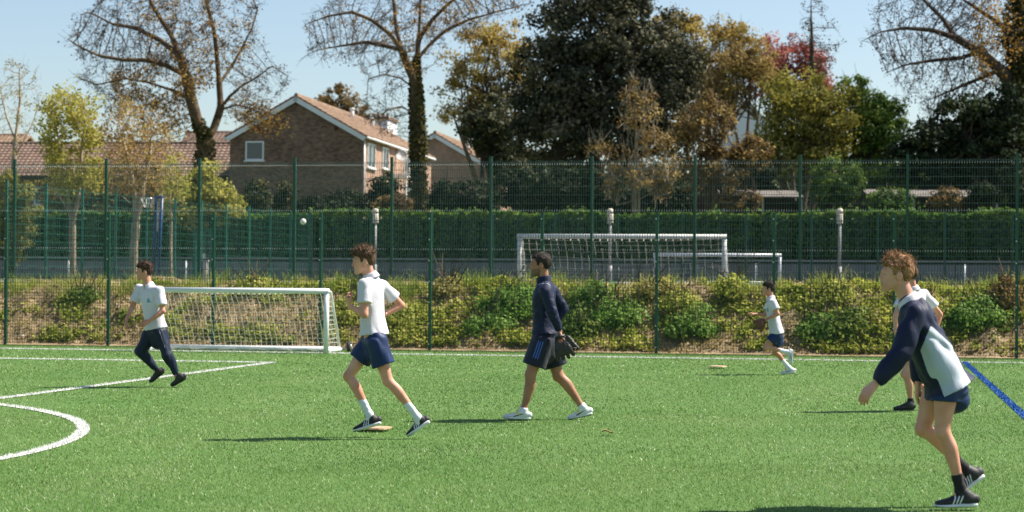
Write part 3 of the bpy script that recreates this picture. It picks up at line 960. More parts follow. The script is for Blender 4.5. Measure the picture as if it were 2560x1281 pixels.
M_CREST = mat('crest_teal', (0.06, 0.27, 0.36), (0.10, 0.34, 0.42), scale=60, rough=0.7)
M_PIPE = mat('piping_silver', (0.5, 0.52, 0.55), rough=0.5)
def hair_mat(name, a, b):
    return mat(name, a, b, scale=40, rough=0.68, spec=0.25, bump=0.7, bscale=70, stretch=(1, 1, 0.4))
M_HAIR = {'brown': hair_mat('hair_brown', (0.05, 0.026, 0.014), (0.13, 0.072, 0.036)),
          'sandy': hair_mat('hair_sandy', (0.14, 0.064, 0.03), (0.36, 0.19, 0.088)),
          'dark': hair_mat('hair_dark', (0.014, 0.010, 0.008), (0.035, 0.024, 0.018)),
          'darkbrown': hair_mat('hair_darkbrown', (0.025, 0.014, 0.010), (0.07, 0.035, 0.022))}

def head_parts(c, fwd, up, s, beard=False):
    fwd = unit(fwd); up = unit(np.asarray(up) - fwd * (np.asarray(up) @ fwd)); sd = np.cross(up, fwd)   # sd: left side
    ax = np.stack([fwd, sd, up])
    def W(x, y, z): return c + (x * fwd + y * sd + z * up) * s
    P = [prim_ell(W(-0.010, 0, 0.034), np.array((0.097, 0.077, 0.086)) * s, ax, 0.01),
         prim_ell(W(0.036, 0, -0.022), np.array((0.056, 0.058, 0.072)) * s, ax, 0.03 * s),
         prim_ell(W(0.056, 0, -0.068), np.array((0.036, 0.040, 0.037)) * s, ax, 0.022 * s),
         prim_cone(W(0.002, 0.048, -0.046), W(0.066, 0.012, -0.098), 0.016 * s, 0.015 * s, 0.02 * s),
         prim_cone(W(0.002, -0.048, -0.046), W(0.066, -0.012, -0.098), 0.016 * s, 0.015 * s, 0.02 * s),
         prim_ell(W(0.074, 0, -0.097), np.array((0.018, 0.02, 0.016)) * s, ax, 0.014 * s),
         prim_cone(W(0.080, 0.034, 0.024), W(0.086, 0.0, 0.022), 0.010 * s, 0.010 * s, 0.014 * s),
         prim_cone(W(0.080, -0.034, 0.024), W(0.086, 0.0, 0.022), 0.010 * s, 0.010 * s, 0.014 * s),
         prim_cone(W(0.086, 0, 0.012), W(0.106, 0, -0.024), 0.008 * s, 0.0095 * s, 0.010 * s),
         prim_ell(W(0.097, 0.009, -0.030), np.array((0.011, 0.009, 0.008)) * s, ax, 0.006 * s),
         prim_ell(W(0.097, -0.009, -0.030), np.array((0.011, 0.009, 0.008)) * s, ax, 0.006 * s),
         prim_ell(W(0.090, 0, -0.054), np.array((0.010, 0.021, 0.0065)) * s, ax, 0.006 * s),
         prim_ell(W(0.087, 0, -0.067), np.array((0.010, 0.019, 0.0075)) * s, ax, 0.006 * s),
         prim_ell(W(0.094, 0.032, 0.003), np.array((0.014, 0.017, 0.011)) * s, ax, 0.010 * s, 'cut'),
         prim_ell(W(0.094, -0.032, 0.003), np.array((0.014, 0.017, 0.011)) * s, ax, 0.010 * s, 'cut')]
    for y in (1, -1):
        P.append(prim_cone(W(0.082, y * 0.019, 0.010), W(0.070, y * 0.046, 0.007), 0.0065 * s, 0.006 * s, 0.004 * s))
        P.append(prim_cone(W(0.080, y * 0.019, -0.008), W(0.069, y * 0.045, -0.006), 0.0055 * s, 0.005 * s, 0.004 * s))
        P.append(prim_ell(W(-0.006, y * 0.079, -0.008), np.array((0.021, 0.011, 0.032)) * s, ax, 0.006 * s))
        P.append(prim_ell(W(0.000, y * 0.089, -0.006), np.array((0.011, 0.007, 0.018)) * s, ax, 0.004 * s, 'cut'))
    return P, W, ax

HAIRLINE = ([-0.13, -0.062, -0.050, -0.034, -0.014, 0.008, 0.014, 0.034, 0.040, 0.062, 0.085, 0.13],
            [-0.070, -0.072, -0.060, -0.012, 0.030, 0.030, -0.004, -0.004, 0.038, 0.062, 0.064, 0.060])
def make_hair(W, ax, c, s, style, h, rg):
    top, side, curls, cl, cr, fringe = style
    inv = lambda P: ((P - c) @ ax.T) / s
    hc = np.array((-0.010, 0, 0.034))
    def shell(P):
        q = inv(P)
        r = q - hc
        n = r / np.maximum(np.linalg.norm(r, axis=-1, keepdims=True), 1e-6)
        th = side + (top - side) * np.clip(n[..., 2] * 1.25 + 0.05 + 0.25 * n[..., 0], 0, 1)
        R_ = np.stack([0.097 + th, 0.077 + th, 0.086 + th], -1)
        k0 = np.linalg.norm(r / R_, axis=-1); k1 = np.linalg.norm(r / R_ ** 2, axis=-1)
        d = k0 * (k0 - 1) / np.maximum(k1, 1e-6)
        hl = np.interp(q[..., 0], *HAIRLINE) - fringe * np.clip((q[..., 0] - 0.04) / 0.05, 0, 1)
        return np.maximum(d, (hl - q[..., 2]) * 0.7) * s
    prims = [dict(op='add', k=0.004, f=shell, lo=c - 0.17 * s, hi=c + 0.17 * s)]
    strands = MB()
    for i in range(curls):
        th = rg.uniform(-np.pi, np.pi); zc = rg.uniform(0.15, 1.0)
        n = np.array((math.sqrt(1 - zc * zc) * math.cos(th), math.sqrt(1 - zc * zc) * math.sin(th), zc))
        if n[0] < -0.55 and zc < 0.45: continue
        tt = side + (top - side) * min(1, zc * 1.25 + 0.05 + 0.25 * n[0])
        p = hc + n * (np.array((0.097, 0.077, 0.086)) + tt * 0.85)
        if p[2] < np.interp(p[0], *HAIRLINE) + 0.02 - fringe * np.clip((p[0] - 0.04) / 0.05, 0, 1): continue
        t = unit(np.cross(n, rg.normal(size=3)) + 0.35 * n + np.array((0.25, 0, -0.1)))
        a = W(*p); b = W(*(p + t * cl * rg.uniform(0.6, 1.3)))
        prims.append(prim_cone(a, b, cr * s, cr * 0.45 * s, 0.004))
        for _ in range(7):
            t2 = unit(t + rg.normal(size=3) * 0.55 + n * 0.30)
            p2 = p + rg.normal(size=3) * 0.010
            m1 = p2 + t2 * cl * 0.75 + n * 0.003
            m2 = m1 + unit(t2 + rg.normal(size=3) * 0.8 - np.array((0, 0, 0.25))) * cl * 0.65
            strands.tube([W(*p2), W(*m1), W(*m2)], [0.0016 * s, 0.0014 * s, 0.0006 * s], 3, caps=False)
    v, q = solid(prims, h, noise=(0.0035, lambda P: vnoise(P * 60, 31) + 0.6 * vnoise(P * 130, 32)), smooth=1)
    return (v, q), strands

def hand_prims(wrist, tip, palm_n, curl, s, thumb_side):
    """wrist->tip direction of a half closed hand; palm_n points out of the palm; thumb_side unit vector"""
    d = unit(np.asarray(tip) - wrist)
    n = unit(np.asarray(palm_n) - d * (np.asarray(palm_n) @ d))
    t = unit(np.asarray(thumb_side) - d * (np.asarray(thumb_side) @ d) - n * (np.asarray(thumb_side) @ n))
    P = [prim_loft(wrist - d * 0.02 * s, wrist + d * 0.085 * s, n, [(0, 0.026 * s, 0.022 * s, 0), (0.35, 0.034 * s, 0.017 * s, 0), (1, 0.040 * s, 0.013 * s, 0)], 0.012)]
    for i, (off, ln) in enumerate(((0.030, 0.070), (0.010, 0.078), (-0.010, 0.072), (-0.029, 0.056))):
        base = wrist + (d * (0.086 - 0.004 * abs(i - 1)) + t * off) * s
        cur = base; ang = curl * (0.55 + 0.08 * i)
        for j, (fl, r0) in enumerate(((0.44, 0.0095), (0.31, 0.0088), (0.25, 0.0078))):
            dd = d * math.cos(ang) + n * math.sin(ang)
            nx = cur + dd * ln * fl * s * 1.05
            P.append(prim_cone(cur, nx, r0 * s, (r0 - 0.0008) * s, 0.003))
            cur = nx; ang += curl * (0.75 if j == 0 else 0.6)
    b0 = wrist + (d * 0.025 + t * 0.024 + n * 0.006) * s
    b1 = b0 + (d * 0.030 + t * 0.024 + n * 0.012) * s
    b2 = b1 + unit(d * 0.9 + t * 0.25 + n * (0.35 + 0.4 * curl)) * 0.030 * s
    b3 = b2 + unit(d * 0.9 - t * 0.15 + n * (0.4 + 0.5 * curl)) * 0.026 * s
    P += [prim_cone(b0, b1, 0.016 * s, 0.012 * s, 0.008), prim_cone(b1, b2, 0.0115 * s, 0.010 * s, 0.003), prim_cone(b2, b3, 0.010 * s, 0.008 * s, 0.003)]
    return P

def make_shoe(root, heel, toe, ankle, side, s, h, style):
    """heel and toe: ground-side points of the sole; side: unit vector to the person's left"""
    ax = unit(toe - heel); L = np.linalg.norm(toe - heel)
    sd = unit(side - ax * (side @ ax)); up = np.cross(ax, sd)
    if up @ (ankle - heel) < 0: up = -up
    def W(x, y, z): return heel + ax * (x * L) + sd * (y * s) + up * (z * s)
    sole_t = style['sole_t']
    # forefoot rocker: toe end lifts a little
    up_keys = [(0.0, 0.030, 0.034, 0), (0.12, 0.036, 0.046, 0.012), (0.28, 0.037, 0.044, 0.010), (0.42, 0.039, 0.034, 0.0), (0.6, 0.043, 0.026, -0.008), (0.8, 0.042, 0.020, -0.013), (0.95, 0.032, 0.014, -0.016)]
    zc = 0.052
    up_keys = [(t, a * s, b * s, o * s) for t, a, b, o in up_keys]
    upper = [prim_loft(W(0.02, 0, zc), W(1.0, 0, zc), up, up_keys, 0.01, cap=1.1),
             prim_cone(W(0.20, 0, 0.055), W(0.20, 0, 0.055) * 0.35 + (ankle + up * 0.005 * s) * 0.65, 0.040 * s, 0.038 * s, 0.02),
             prim_cone(W(0.40, 0, 0.070), W(0.56, 0, 0.060), 0.020 * s, 0.016 * s, 0.015)]
    v, q = solid(upper, h)
    loc = lambda P: np.stack([((P - heel) @ ax) / L, ((P - heel) @ sd) / s, ((P - heel) @ up) / s], -1)
    c = loc(v[q].mean(1))
    mi = np.zeros(len(q), int)
    for test, k in style['marks']: mi[test(c)] = k
    v = smooth_borders(v, q, mi, 4)
    o = link('shoe', fast_mesh('shoe', v, q, style['mats'], True, mi), root)
    so = [prim_loft(W(0.0, 0, sole_t), W(1.0, 0, sole_t), up, [(0.02, 0.034 * s, sole_t * s, 0), (0.15, 0.041 * s, sole_t * s * 1.05, 0), (0.45, 0.040 * s, sole_t * s * 0.95, 0), (0.68, 0.048 * s, sole_t * s * 0.85, 0), (0.9, 0.042 * s, sole_t * 0.65 * s, 0.002 * s), (0.99, 0.028 * s, sole_t * 0.5 * s, 0.005 * s)], 0.01, cap=1.0)]
    sv, sq = solid(so, h)
    cz = loc(sv[sq].mean(1))[:, 2]
    link('sole', fast_mesh('sole', sv, sq, [style['sole'], style['outsole']], True, (cz < sole_t * 0.42).astype(int)), o)
    # laces
    b = MB()
    for i in range(4):
        x = 0.36 + 0.065 * i
        z = np.interp(x, [0.36, 0.6], [0.093, 0.074])
        b.tube([W(x, 0.022, z - 0.006), W(x + 0.02, 0, z), W(x, -0.022, z - 0.006)], 0.0032 * s, 4)
    lp = [W(0.38 + 0.05 * math.sin(a) * 0.9 + 0.03, 0.012 + 0.018 * math.cos(a * 0.5), 0.100 + 0.016 * (1 - math.cos(a))) for a in np.linspace(0, 6.0, 12)]
    b.tube(lp, 0.0026 * s, 4)
    b.build('lace', style['lace'], o)
    return o

def stripe3(c):
    x = c[:, 0] - (c[:, 2] - 0.04) * (-1.6)
    w = 0.030
    z = (c[:, 2] > 0.026) & (c[:, 2] < 0.082)
    r = np.zeros(len(c), bool)
    for k in (0.40, 0.485, 0.57): r |= np.abs(x - k) < w / 1.7
    return r & z & (np.abs(c[:, 1]) > 0.012)
def swoosh(c):
    x, z = c[:, 0], c[:, 2]
    lower = 0.030 + 0.9 * np.maximum(0.60 - x, 0) * 0.10 + 0.5 * np.maximum(x - 0.60, 0)
    th = np.interp(x, [0.18, 0.30, 0.50, 0.60, 0.68], [0.003, 0.007, 0.013, 0.012, 0.004])
    out = (z > lower) & (z < lower + th)
    return out & (x > 0.16) & (x < 0.70) & (np.abs(c[:, 1]) > 0.015)
ST_3 = dict(sole_t=0.018, mats=[M_BLACK, M_STRIPE], marks=[(stripe3, 1)], sole=M_SOLE, outsole=M_SOLE, lace=M_BLACK)
ST_BLACK = dict(sole_t=0.014, mats=[M_BLACK], marks=[], sole=M_DKSOLE, outsole=M_DKSOLE, lace=M_BLACK)
ST_WHITE = dict(sole_t=0.019, mats=[M_WSHOE, M_NEON, M_MARK], marks=[(lambda c: (c[:, 0] > 0.34) & (c[:, 0] < 0.58) & (c[:, 2] > 0.055), 1), (swoosh, 2)], sole=M_WSHOE, outsole=M_DKSOLE, lace=M_NEON)
ST_NAVYW = dict(sole_t=0.02, mats=[M_WSHOE, M_MARK], marks=[(swoosh, 1)], sole=M_WSHOE, outsole=mat('navy_sole', (0.02, 0.03, 0.07), rough=0.6), lace=M_SOLE)

def make_collar(shirt, neck, nd, fwd, hs, m, kind):
    f = unit(fwd - nd * (fwd @ nd)); s_ = np.cross(nd, f)
    prof = {'polo': [(0.071, -0.034), (0.0605, -0.004), (0.0590, 0.026), (0.0600, 0.035), (0.0635, 0.036), (0.069, 0.022), (0.079, -0.010), (0.083, -0.022), (0.079, -0.021)],
            'stand': [(0.078, -0.034), (0.068, -0.006), (0.0645, 0.03), (0.0635, 0.054), (0.066, 0.057), (0.0685, 0.05), (0.071, 0.0), (0.082, -0.036)]}[kind]
    K = 40; ang = np.linspace(-np.pi, np.pi, K + 1) if kind == 'polo' else np.linspace(0, 2 * np.pi, K + 1)
    ang = ang if kind != 'polo' else np.linspace(0.16, 2 * np.pi - 0.16, K + 1)
    drop = 0.034 if kind == 'polo' else 0.014
    v = []
    for r, z in prof:
        for a in ang:
            zz = z - drop * ((1 + math.cos(a)) / 2) ** 3
            v.append(neck + nd * zz * hs + r * hs * (math.cos(a) * f * 1.08 + math.sin(a) * s_))
    n = K + 1; q = []
    for i in range(len(prof) - 1):
        for j in range(K): q.append((i * n + j, i * n + j + 1, (i + 1) * n + j + 1, (i + 1) * n + j))
    b = MB(); b.add(v, q); b.build('collar', m, shirt, True)

def person(label, d, S, J, face, cfg):
    """J: joints as (photo x, photo y, metres further away than d); S: body scale; face: (yaw, pitch) of the head"""
    rg = np.random.default_rng(cfg.get('seed', 1))
    hb = cfg.get('res', 0.0115)
    A = {k: pix(v[0], v[1], d + v[2]) for k, v in J.items()}
    base = cfg['base']
    bp = gpt(*base); root = empty('person', (bp[0], bp[1], 0.0), label, 'person')
    hip, neck = A['hip'], A['neck']
    upv = unit(neck - hip)
    side = unit(A['sh_r'] - A['sh_l'])                   # towards the person's right (away from the camera)
    side = unit(side - upv * (side @ upv))
    fwd = np.cross(upv, side)
    if fwd @ np.array((-1, 0, 0)) < 0: fwd = -fwd
    hside = unit(A['hip_r'] - A['hip_l']); hside = unit(hside - upv * (hside @ upv)); hf = np.cross(upv, hside)
    if hf @ np.array((-1, 0, 0)) < 0: hf = -hf
    skin = M_SKIN[cfg['skin']]
    g = cfg.get('girth', 1.0) * S
    TORSO = [(-0.04, 0.135, 0.095, 0), (0.15, 0.148, 0.104, 0), (0.4, 0.132, 0.094, 0.006), (0.62, 0.150, 0.106, 0.008), (0.8, 0.162, 0.104, 0), (0.93, 0.12, 0.078, -0.01), (1.0, 0.065, 0.056, -0.008)]
    def torso(grow, t0=-0.04, t1=1.0, **kw):
        keys = [(t, a * g + grow, b * g + grow, o * g) for t, a, b, o in TORSO if t0 <= t <= t1]
        return prim_loft(hip, neck, fwd, keys, 0.03, **kw)
    hc = A['head']; hs = cfg.get('head', 1.0)
    yaw, pit = math.radians(face[0]), math.radians(face[1])
    hf_ = np.array((-math.cos(yaw) * math.cos(pit), -math.sin(yaw) * math.cos(pit), math.sin(pit)))
    hu = np.array((-math.cos(yaw) * -math.sin(pit), math.sin(yaw) * math.sin(pit), math.cos(pit)))
    HP, W, hax = head_parts(hc, hf_, hu, hs)
    nk = [prim_loft(neck - upv * 0.03, W(-0.022, 0, -0.045), fwd, [(0, 0.058 * hs, 0.058 * hs, 0), (0.5, 0.050 * hs, 0.054 * hs, 0), (1, 0.050 * hs, 0.055 * hs, 0)], 0.02)]
    body = [torso(-0.006)]
    lim = []
    for sx in 'lr':
        sh, el, wr = A['sh_' + sx], A['el_' + sx], A['wr_' + sx]
        hp, kn, an = A['hip_' + sx], A['kn_' + sx], A['an_' + sx]
        lim += [prim_cone(neck - upv * 0.055 * S, sh, 0.050 * g, 0.052 * g, 0.03),
                prim_loft(sh, el, fwd, [(0, 0.050 * g, 0.050 * g, 0), (0.45, 0.044 * g, 0.046 * g, 0), (1, 0.036 * g, 0.038 * g, 0)], 0.02),
                prim_loft(el, wr, fwd, [(0, 0.036 * g, 0.037 * g, 0), (0.25, 0.040 * g, 0.039 * g, 0), (0.65, 0.031 * g, 0.030 * g, 0), (1, 0.024 * g, 0.024 * g, 0)], 0.015)]
        shin = unit(an - kn); thigh = unit(kn - hp)
        bf = unit(fwd - shin * (fwd @ shin))
        lim += [prim_loft(hp, kn, fwd, [(0, 0.080 * g, 0.086 * g, 0), (0.35, 0.076 * g, 0.080 * g, 0.004), (0.75, 0.056 * g, 0.060 * g, 0.004), (1, 0.049 * g, 0.053 * g, 0.004)], 0.03),
                prim_ell(kn + unit(bf - thigh * 0.2) * 0.014 * g, np.array((0.046, 0.046, 0.05)) * g, None, 0.02),
                prim_loft(kn, an, fwd, [(0, 0.048 * g, 0.050 * g, 0), (0.28, 0.051 * g, 0.055 * g, -0.014 * g), (0.6, 0.040 * g, 0.042 * g, -0.008 * g), (0.88, 0.029 * g, 0.031 * g, 0), (1, 0.032 * g, 0.034 * g, 0)], 0.015),
                prim_cone(an, an * 0.5 + A['toe_' + sx] * 0.3 + A['heel_' + sx] * 0.2, 0.034 * g, 0.028 * g, 0.02)]
    parts = [solid(body + lim + nk, hb)]
    parts.append(solid(nk + HP, cfg.get('hres', 0.0058), bounds=(hc - 0.14 * hs - np.array((0, 0, 0.03)), hc + 0.16 * hs)))
    nb = [len(parts[0][1])]
    for sx in 'lr':
        spec = cfg['hand_' + sx]
        wr = A['wr_' + sx]; tip = pix(spec[0], spec[1], d + J['wr_' + sx][2] + spec[2])
        parts.append(solid(hand_prims(wr, tip, spec[3], spec[4], 0.97 * S, spec[5]), cfg.get('fres', 0.0048)))
    v, q = join(parts)
    cc = v[q].mean(1)
    hl = ((cc - hc) @ hax.T) / hs
    mi = np.zeros(len(q), int)
    lips = (hl[:, 0] > 0.078) & (np.abs(hl[:, 1]) < 0.022) & (hl[:, 2] < -0.0475) & (hl[:, 2] > -0.074)
    mi[lips] = 1
    if cfg.get('beard'):
        n_ = vnoise(cc * 40, 8) * 0.006
        bd = (hl[:, 2] < -0.040 + n_) & (hl[:, 2] > -0.118) & (hl[:, 0] > 0.004 + n_) & (hl[:, 0] < 0.12) & ~lips & (np.abs(hl[:, 1]) < 0.075)
        bd &= ~((hl[:, 0] > 0.05) & (hl[:, 2] > -0.046)) | (np.abs(hl[:, 1]) > 0.035)
        mi[bd] = 2
    bmat = [skin, M_LIP, mat('stubble', (0.15, 0.085, 0.06), (0.20, 0.115, 0.08), scale=120, rough=0.7)]
    v = smooth_borders(v, q, mi)
    link('body', fast_mesh('body', v, q, bmat, True, mi), root)
    for y in (1, -1):
        b = MB()
        ce = W(0.0705, y * 0.030, 0.001)
        b.lathe(ce - hax[0] * 0.0125 * hs, [(0.0125 * hs * math.sin(a), 0.0125 * hs * (1 - math.cos(a))) for a in np.linspace(0.05, math.pi - 0.62, 9)], 14, hax[0], m=0)
        b.lathe(ce - hax[0] * 0.0125 * hs, [(0.0127 * hs * math.sin(a), 0.0125 * hs * (1 - math.cos(a) * 1.01)) for a in np.linspace(math.pi - 0.80, math.pi - 0.001, 6)], 14, hax[0], m=1)
        b.build('eye', [M_EYE, M_IRIS], root, True)
        b = MB()
        b.tube([W(0.090, y * 0.014, 0.026), W(0.088, y * 0.03, 0.031), W(0.074, y * 0.048, 0.026)], [0.0042 * hs, 0.0045 * hs, 0.002 * hs], 6)
        b.build('eyebrow', M_HAIR[cfg['hair']], root, True)
    hv, st = make_hair(W, hax, hc, hs, cfg['style'], 0.0048, rg)
    sv = np.concatenate(st.v) if st.v else np.zeros((0, 3))
    hq = [hv[1]] + ([np.concatenate(st.q) + len(hv[0])] if st.q else [])
    link('hair', fast_mesh('hair', np.concatenate([hv[0], sv]), np.concatenate(hq), [M_HAIR[cfg['hair']]], True), root)

    # ---- clothes
    def wrinkle(f1, amp, sd, ax_=upv, st_=(1.0, 1.0)):
        def fn(P):
            z = P @ ax_
            q_ = P * f1 + (z * f1 * (st_[0] - 1))[:, None] * ax_
            w_ = vnoise(P * f1 * 0.5, sd + 7)[:, None] * 0.9
            rid = 1 - 2.2 * np.abs(vnoise(q_ + w_, sd))
            return np.clip(rid, -0.4, 1) * 0.75 * np.clip(0.55 + vnoise(P * f1 * 0.45 + 11, sd + 2), 0, 1.2) + vnoise(q_ * 2.1 + 3, sd + 1) * 0.4
        return (amp, fn)
    tw = cfg['top']
    hem = tw['hem']                                      # t along hip->neck where the shirt ends
    Lt = np.linalg.norm(neck - hip)
    loose = tw.get('loose', 0.016)
    keys = [(hem, 0.152 * g + loose * 1.5 + 0.008, 0.108 * g + loose * 1.6 + 0.010 + tw.get('flare', 0), 0.0)]
    keys += [(t, a * g + loose * (1.25 if t < 0.5 else 0.8), b * g + loose * (1.35 if t < 0.5 else 0.75), o * g) for t, a, b, o in TORSO if hem + 0.05 < t < 0.97]
    keys += [(1.0, 0.072 * g, 0.066 * g, -0.008 * g)]
    shirt = [prim_loft(hip, neck, fwd, keys, 0.03, cut0=True)]
    for sx in 'lr':
        sh, el, wr = A['sh_' + sx], A['el_' + sx], A['wr_' + sx]
        shirt.append(prim_cone(neck - upv * 0.06 * S, sh, 0.056 * g, 0.060 * g, 0.035))
        sl = tw['sleeve']
        r_ = tw.get('sl_r', 0.012)
        if sl <= 1:
            shirt.append(prim_loft(sh, el, fwd, [(0.0, 0.056 * g + r_ * 0.4, 0.056 * g + r_ * 0.4, 0), (sl * 0.5, 0.054 * g + r_, 0.056 * g + r_, 0), (sl, 0.056 * g + r_ * 1.2, 0.060 * g + r_ * 1.2, 0)], 0.03, cut1=True))
        else:
            shirt.append(prim_loft(sh, el, fwd, [(0.0, 0.058 * g, 0.058 * g, 0), (0.5, 0.052 * g + r_, 0.054 * g + r_, 0), (1, 0.044 * g + r_, 0.046 * g + r_, 0)], 0.03))
            shirt.append(prim_loft(el, wr, fwd, [(0, 0.044 * g + r_, 0.046 * g + r_, 0), (0.3, 0.046 * g + r_, 0.046 * g + r_, 0), (0.8, 0.036 * g + r_ * 0.8, 0.036 * g + r_ * 0.8, 0), (sl - 1, 0.031 * g + r_ * 0.4, 0.031 * g + r_ * 0.4, 0)], 0.02, cut1=True))
    # collar
    nd = unit(W(-0.022, 0, -0.045) - neck)
    sv, sq = solid(shirt, cfg.get('cres', 0.008), noise=wrinkle(tw.get('wf', 9), tw.get('wa', 0.006), cfg.get('seed', 1) * 3, st_=tw.get('wst', (0.45, 1))), smooth=2)
    sc = sv[sq].mean(1)
    loc = np.stack([((sc - hip) @ fwd) / S, ((sc - hip) @ side) / S, ((sc - hip) @ upv) / Lt], -1)
    mi = np.zeros(len(sq), int)
    for test, k in tw.get('marks', []): mi[test(loc, sc)] = k
    sv = smooth_borders(sv, sq, mi)
    so_ = link(tw['name'], fast_mesh(tw['name'], sv, sq, tw['mats'], True, mi), root)
    make_collar(so_, neck, nd, fwd, hs, tw.get('collar_m', tw['mats'][0]), tw.get('collar', 'polo'))
    lw = cfg['low']
    gl = lw.get('loose', 0.018)
    low = [prim_loft(hip, neck, hf, [(-0.24, 0.11 * g + gl, 0.09 * g + gl, 0), (min(-0.04, hem - 0.08), 0.150 * g + gl * 0.8, 0.106 * g + gl * 0.8, 0), (hem + 0.03, 0.146 * g + 0.008, 0.102 * g + 0.008, 0)], 0.03, cut1=True)]
    for sx in 'lr':
        hp, kn, an = A['hip_' + sx], A['kn_' + sx], A['an_' + sx]
        if lw['kind'] == 'shorts':
            e = lw['end_' + sx] if ('end_' + sx) in lw else lw['end']
            low.append(prim_loft(hp, kn, fwd, [(0, 0.086 * g + gl, 0.092 * g + gl, 0), (e * 0.5, 0.082 * g + gl * 1.1, 0.090 * g + gl * 1.2, 0), (e, 0.074 * g + gl * 1.5, 0.084 * g + gl * 1.7, 0)], 0.025, cut1=True))
        else:
            low.append(prim_loft(hp, kn, fwd, [(0, 0.086 * g + gl, 0.092 * g + gl, 0), (0.5, 0.072 * g + gl, 0.078 * g + gl, 0), (1, 0.056 * g + gl * 0.8, 0.060 * g + gl * 0.8, 0)], 0.03))
            low.append(prim_loft(kn, an, fwd, [(0, 0.056 * g + gl * 0.8, 0.060 * g + gl * 0.8, 0), (0.3, 0.055 * g + gl * 0.8, 0.060 * g + gl * 0.8, -0.01 * g), (0.75, 0.043 * g + gl * 0.5, 0.046 * g + gl * 0.5, -0.004 * g), (0.94, 0.038 * g + 0.004, 0.040 * g + 0.004, 0)], 0.02, cut1=True))
    zt = (hem + 0.035) * Lt
    low.append(dict(op='cut', k=0.004, f=lambda P: zt - (P - hip) @ upv, lo=hip - 0.5, hi=hip + 0.6))
    lv, lq = solid(low, cfg.get('cres', 0.008), noise=wrinkle(lw.get('wf', 10), lw.get('wa', 0.006), cfg.get('seed', 1) * 5, st_=(0.5, 1)), smooth=1)
    lc = lv[lq].mean(1)
    mi = np.zeros(len(lq), int)
    for test, k in lw.get('marks', []): mi[test(lc, A)] = k
    lv = smooth_borders(lv, lq, mi)
    link(lw['name'], fast_mesh(lw['name'], lv, lq, lw['mats'], True, mi), root)
    for sx in 'lr':
        kn, an = A['kn_' + sx], A['an_' + sx]
        sock = cfg.get('sock')
        if sock:
            t0, m_, mk = sock
            sp = [prim_loft(kn, an, fwd, [(t0, 0.036 * g + 0.005, 0.038 * g + 0.005, -0.004 * g), (0.88, 0.032 * g + 0.005, 0.034 * g + 0.005, 0), (1.02, 0.034 * g + 0.005, 0.036 * g + 0.005, 0)], 0.01, cut0=True),
                  prim_cone(an, an * 0.6 + A['toe_' + sx] * 0.2 + A['heel_' + sx] * 0.2, 0.036 * g, 0.034 * g, 0.02)]
            kv, kq = solid(sp, 0.005, noise=(0.0015, lambda P: vnoise(P * 60, 5)))
            kc = kv[kq].mean(1); tt = ((kc - kn) @ (an - kn)) / ((an - kn) @ (an - kn)); fy = (kc - kn) @ fwd
            mi = ((np.abs(tt - t0 - 0.085) < 0.016) & (fy > -0.012) & (vnoise(kc * 140, 3) > -0.55)).astype(int) if mk else np.zeros(len(kq), int)
            link('sock', fast_mesh('sock', kv, kq, [m_, M_MARK], True, mi), root)
        make_shoe(root, A['heel_' + sx], A['toe_' + sx], an, -side, S * cfg.get('shoe', 1.0), 0.0052, cfg['shoes'])
    return root, A

def depth_of(px, py): return float(gpt(px, py)[1])
NEAR = np.array((0, -1.0, 0)); FARV = np.array((0, 1.0, 0)); LEFT = np.array((-1.0, 0, 0)); UPV = np.array((0, 0, 1.0)); RIGHT = -LEFT

# ---- boy running, white polo and blue shorts
d = depth_of(1020, 1096)
polo = dict(name='polo_shirt', mats=[M_POLO, M_CREST], hem=0.06, sleeve=0.62, loose=0.014, sl_r=0.015, wa=0.010, wf=9, collar_h=0.035)
person('boy in white polo and blue shorts running past the small goal', d, 1.02,
       dict(head=(909.5, 654, 0.0), neck=(925, 690, 0.02), hip=(936, 846, 0.02), sh_l=(912, 712, -0.15), sh_r=(957, 716, 0.15),
            el_l=(911, 787, -0.20), wr_l=(873, 764, -0.16), el_r=(1004, 764, 0.24), wr_r=(958, 787, 0.16),
            hip_l=(941, 855, -0.07), hip_r=(930, 855, 0.10), kn_l=(971, 953, -0.08), an_l=(1044, 1043, -0.06), kn_r=(872, 941, 0.10), an_r=(924, 1037, 0.08),
            heel_l=(1074, 1059, -0.06), toe_l=(1022, 1095, -0.06), heel_r=(951, 1062, 0.08), toe_r=(886, 1082, 0.08)),
       (8, -4), dict(base=(1000, 1096), seed=1, res=0.0095, hres=0.0042, fres=0.0042, cres=0.0072, skin='fair', hair='brown', style=(0.030, 0.006, 150, 0.020, 0.010, 0.012), head=1.0, girth=0.90,
                     hand_l=(866, 742, 0.01, NEAR * -0.3 + RIGHT * 1.0, 1.15, NEAR), hand_r=(930, 800, 0.0, UPV, 1.1, NEAR),
                     top=polo, low=dict(name='shorts', kind='shorts', end=0.60, end_r=0.55, mats=[M_SHORT], loose=0.022, wa=0.013, wf=8),
                     sock=(0.60, M_SOCKW, True), shoes=ST_3))

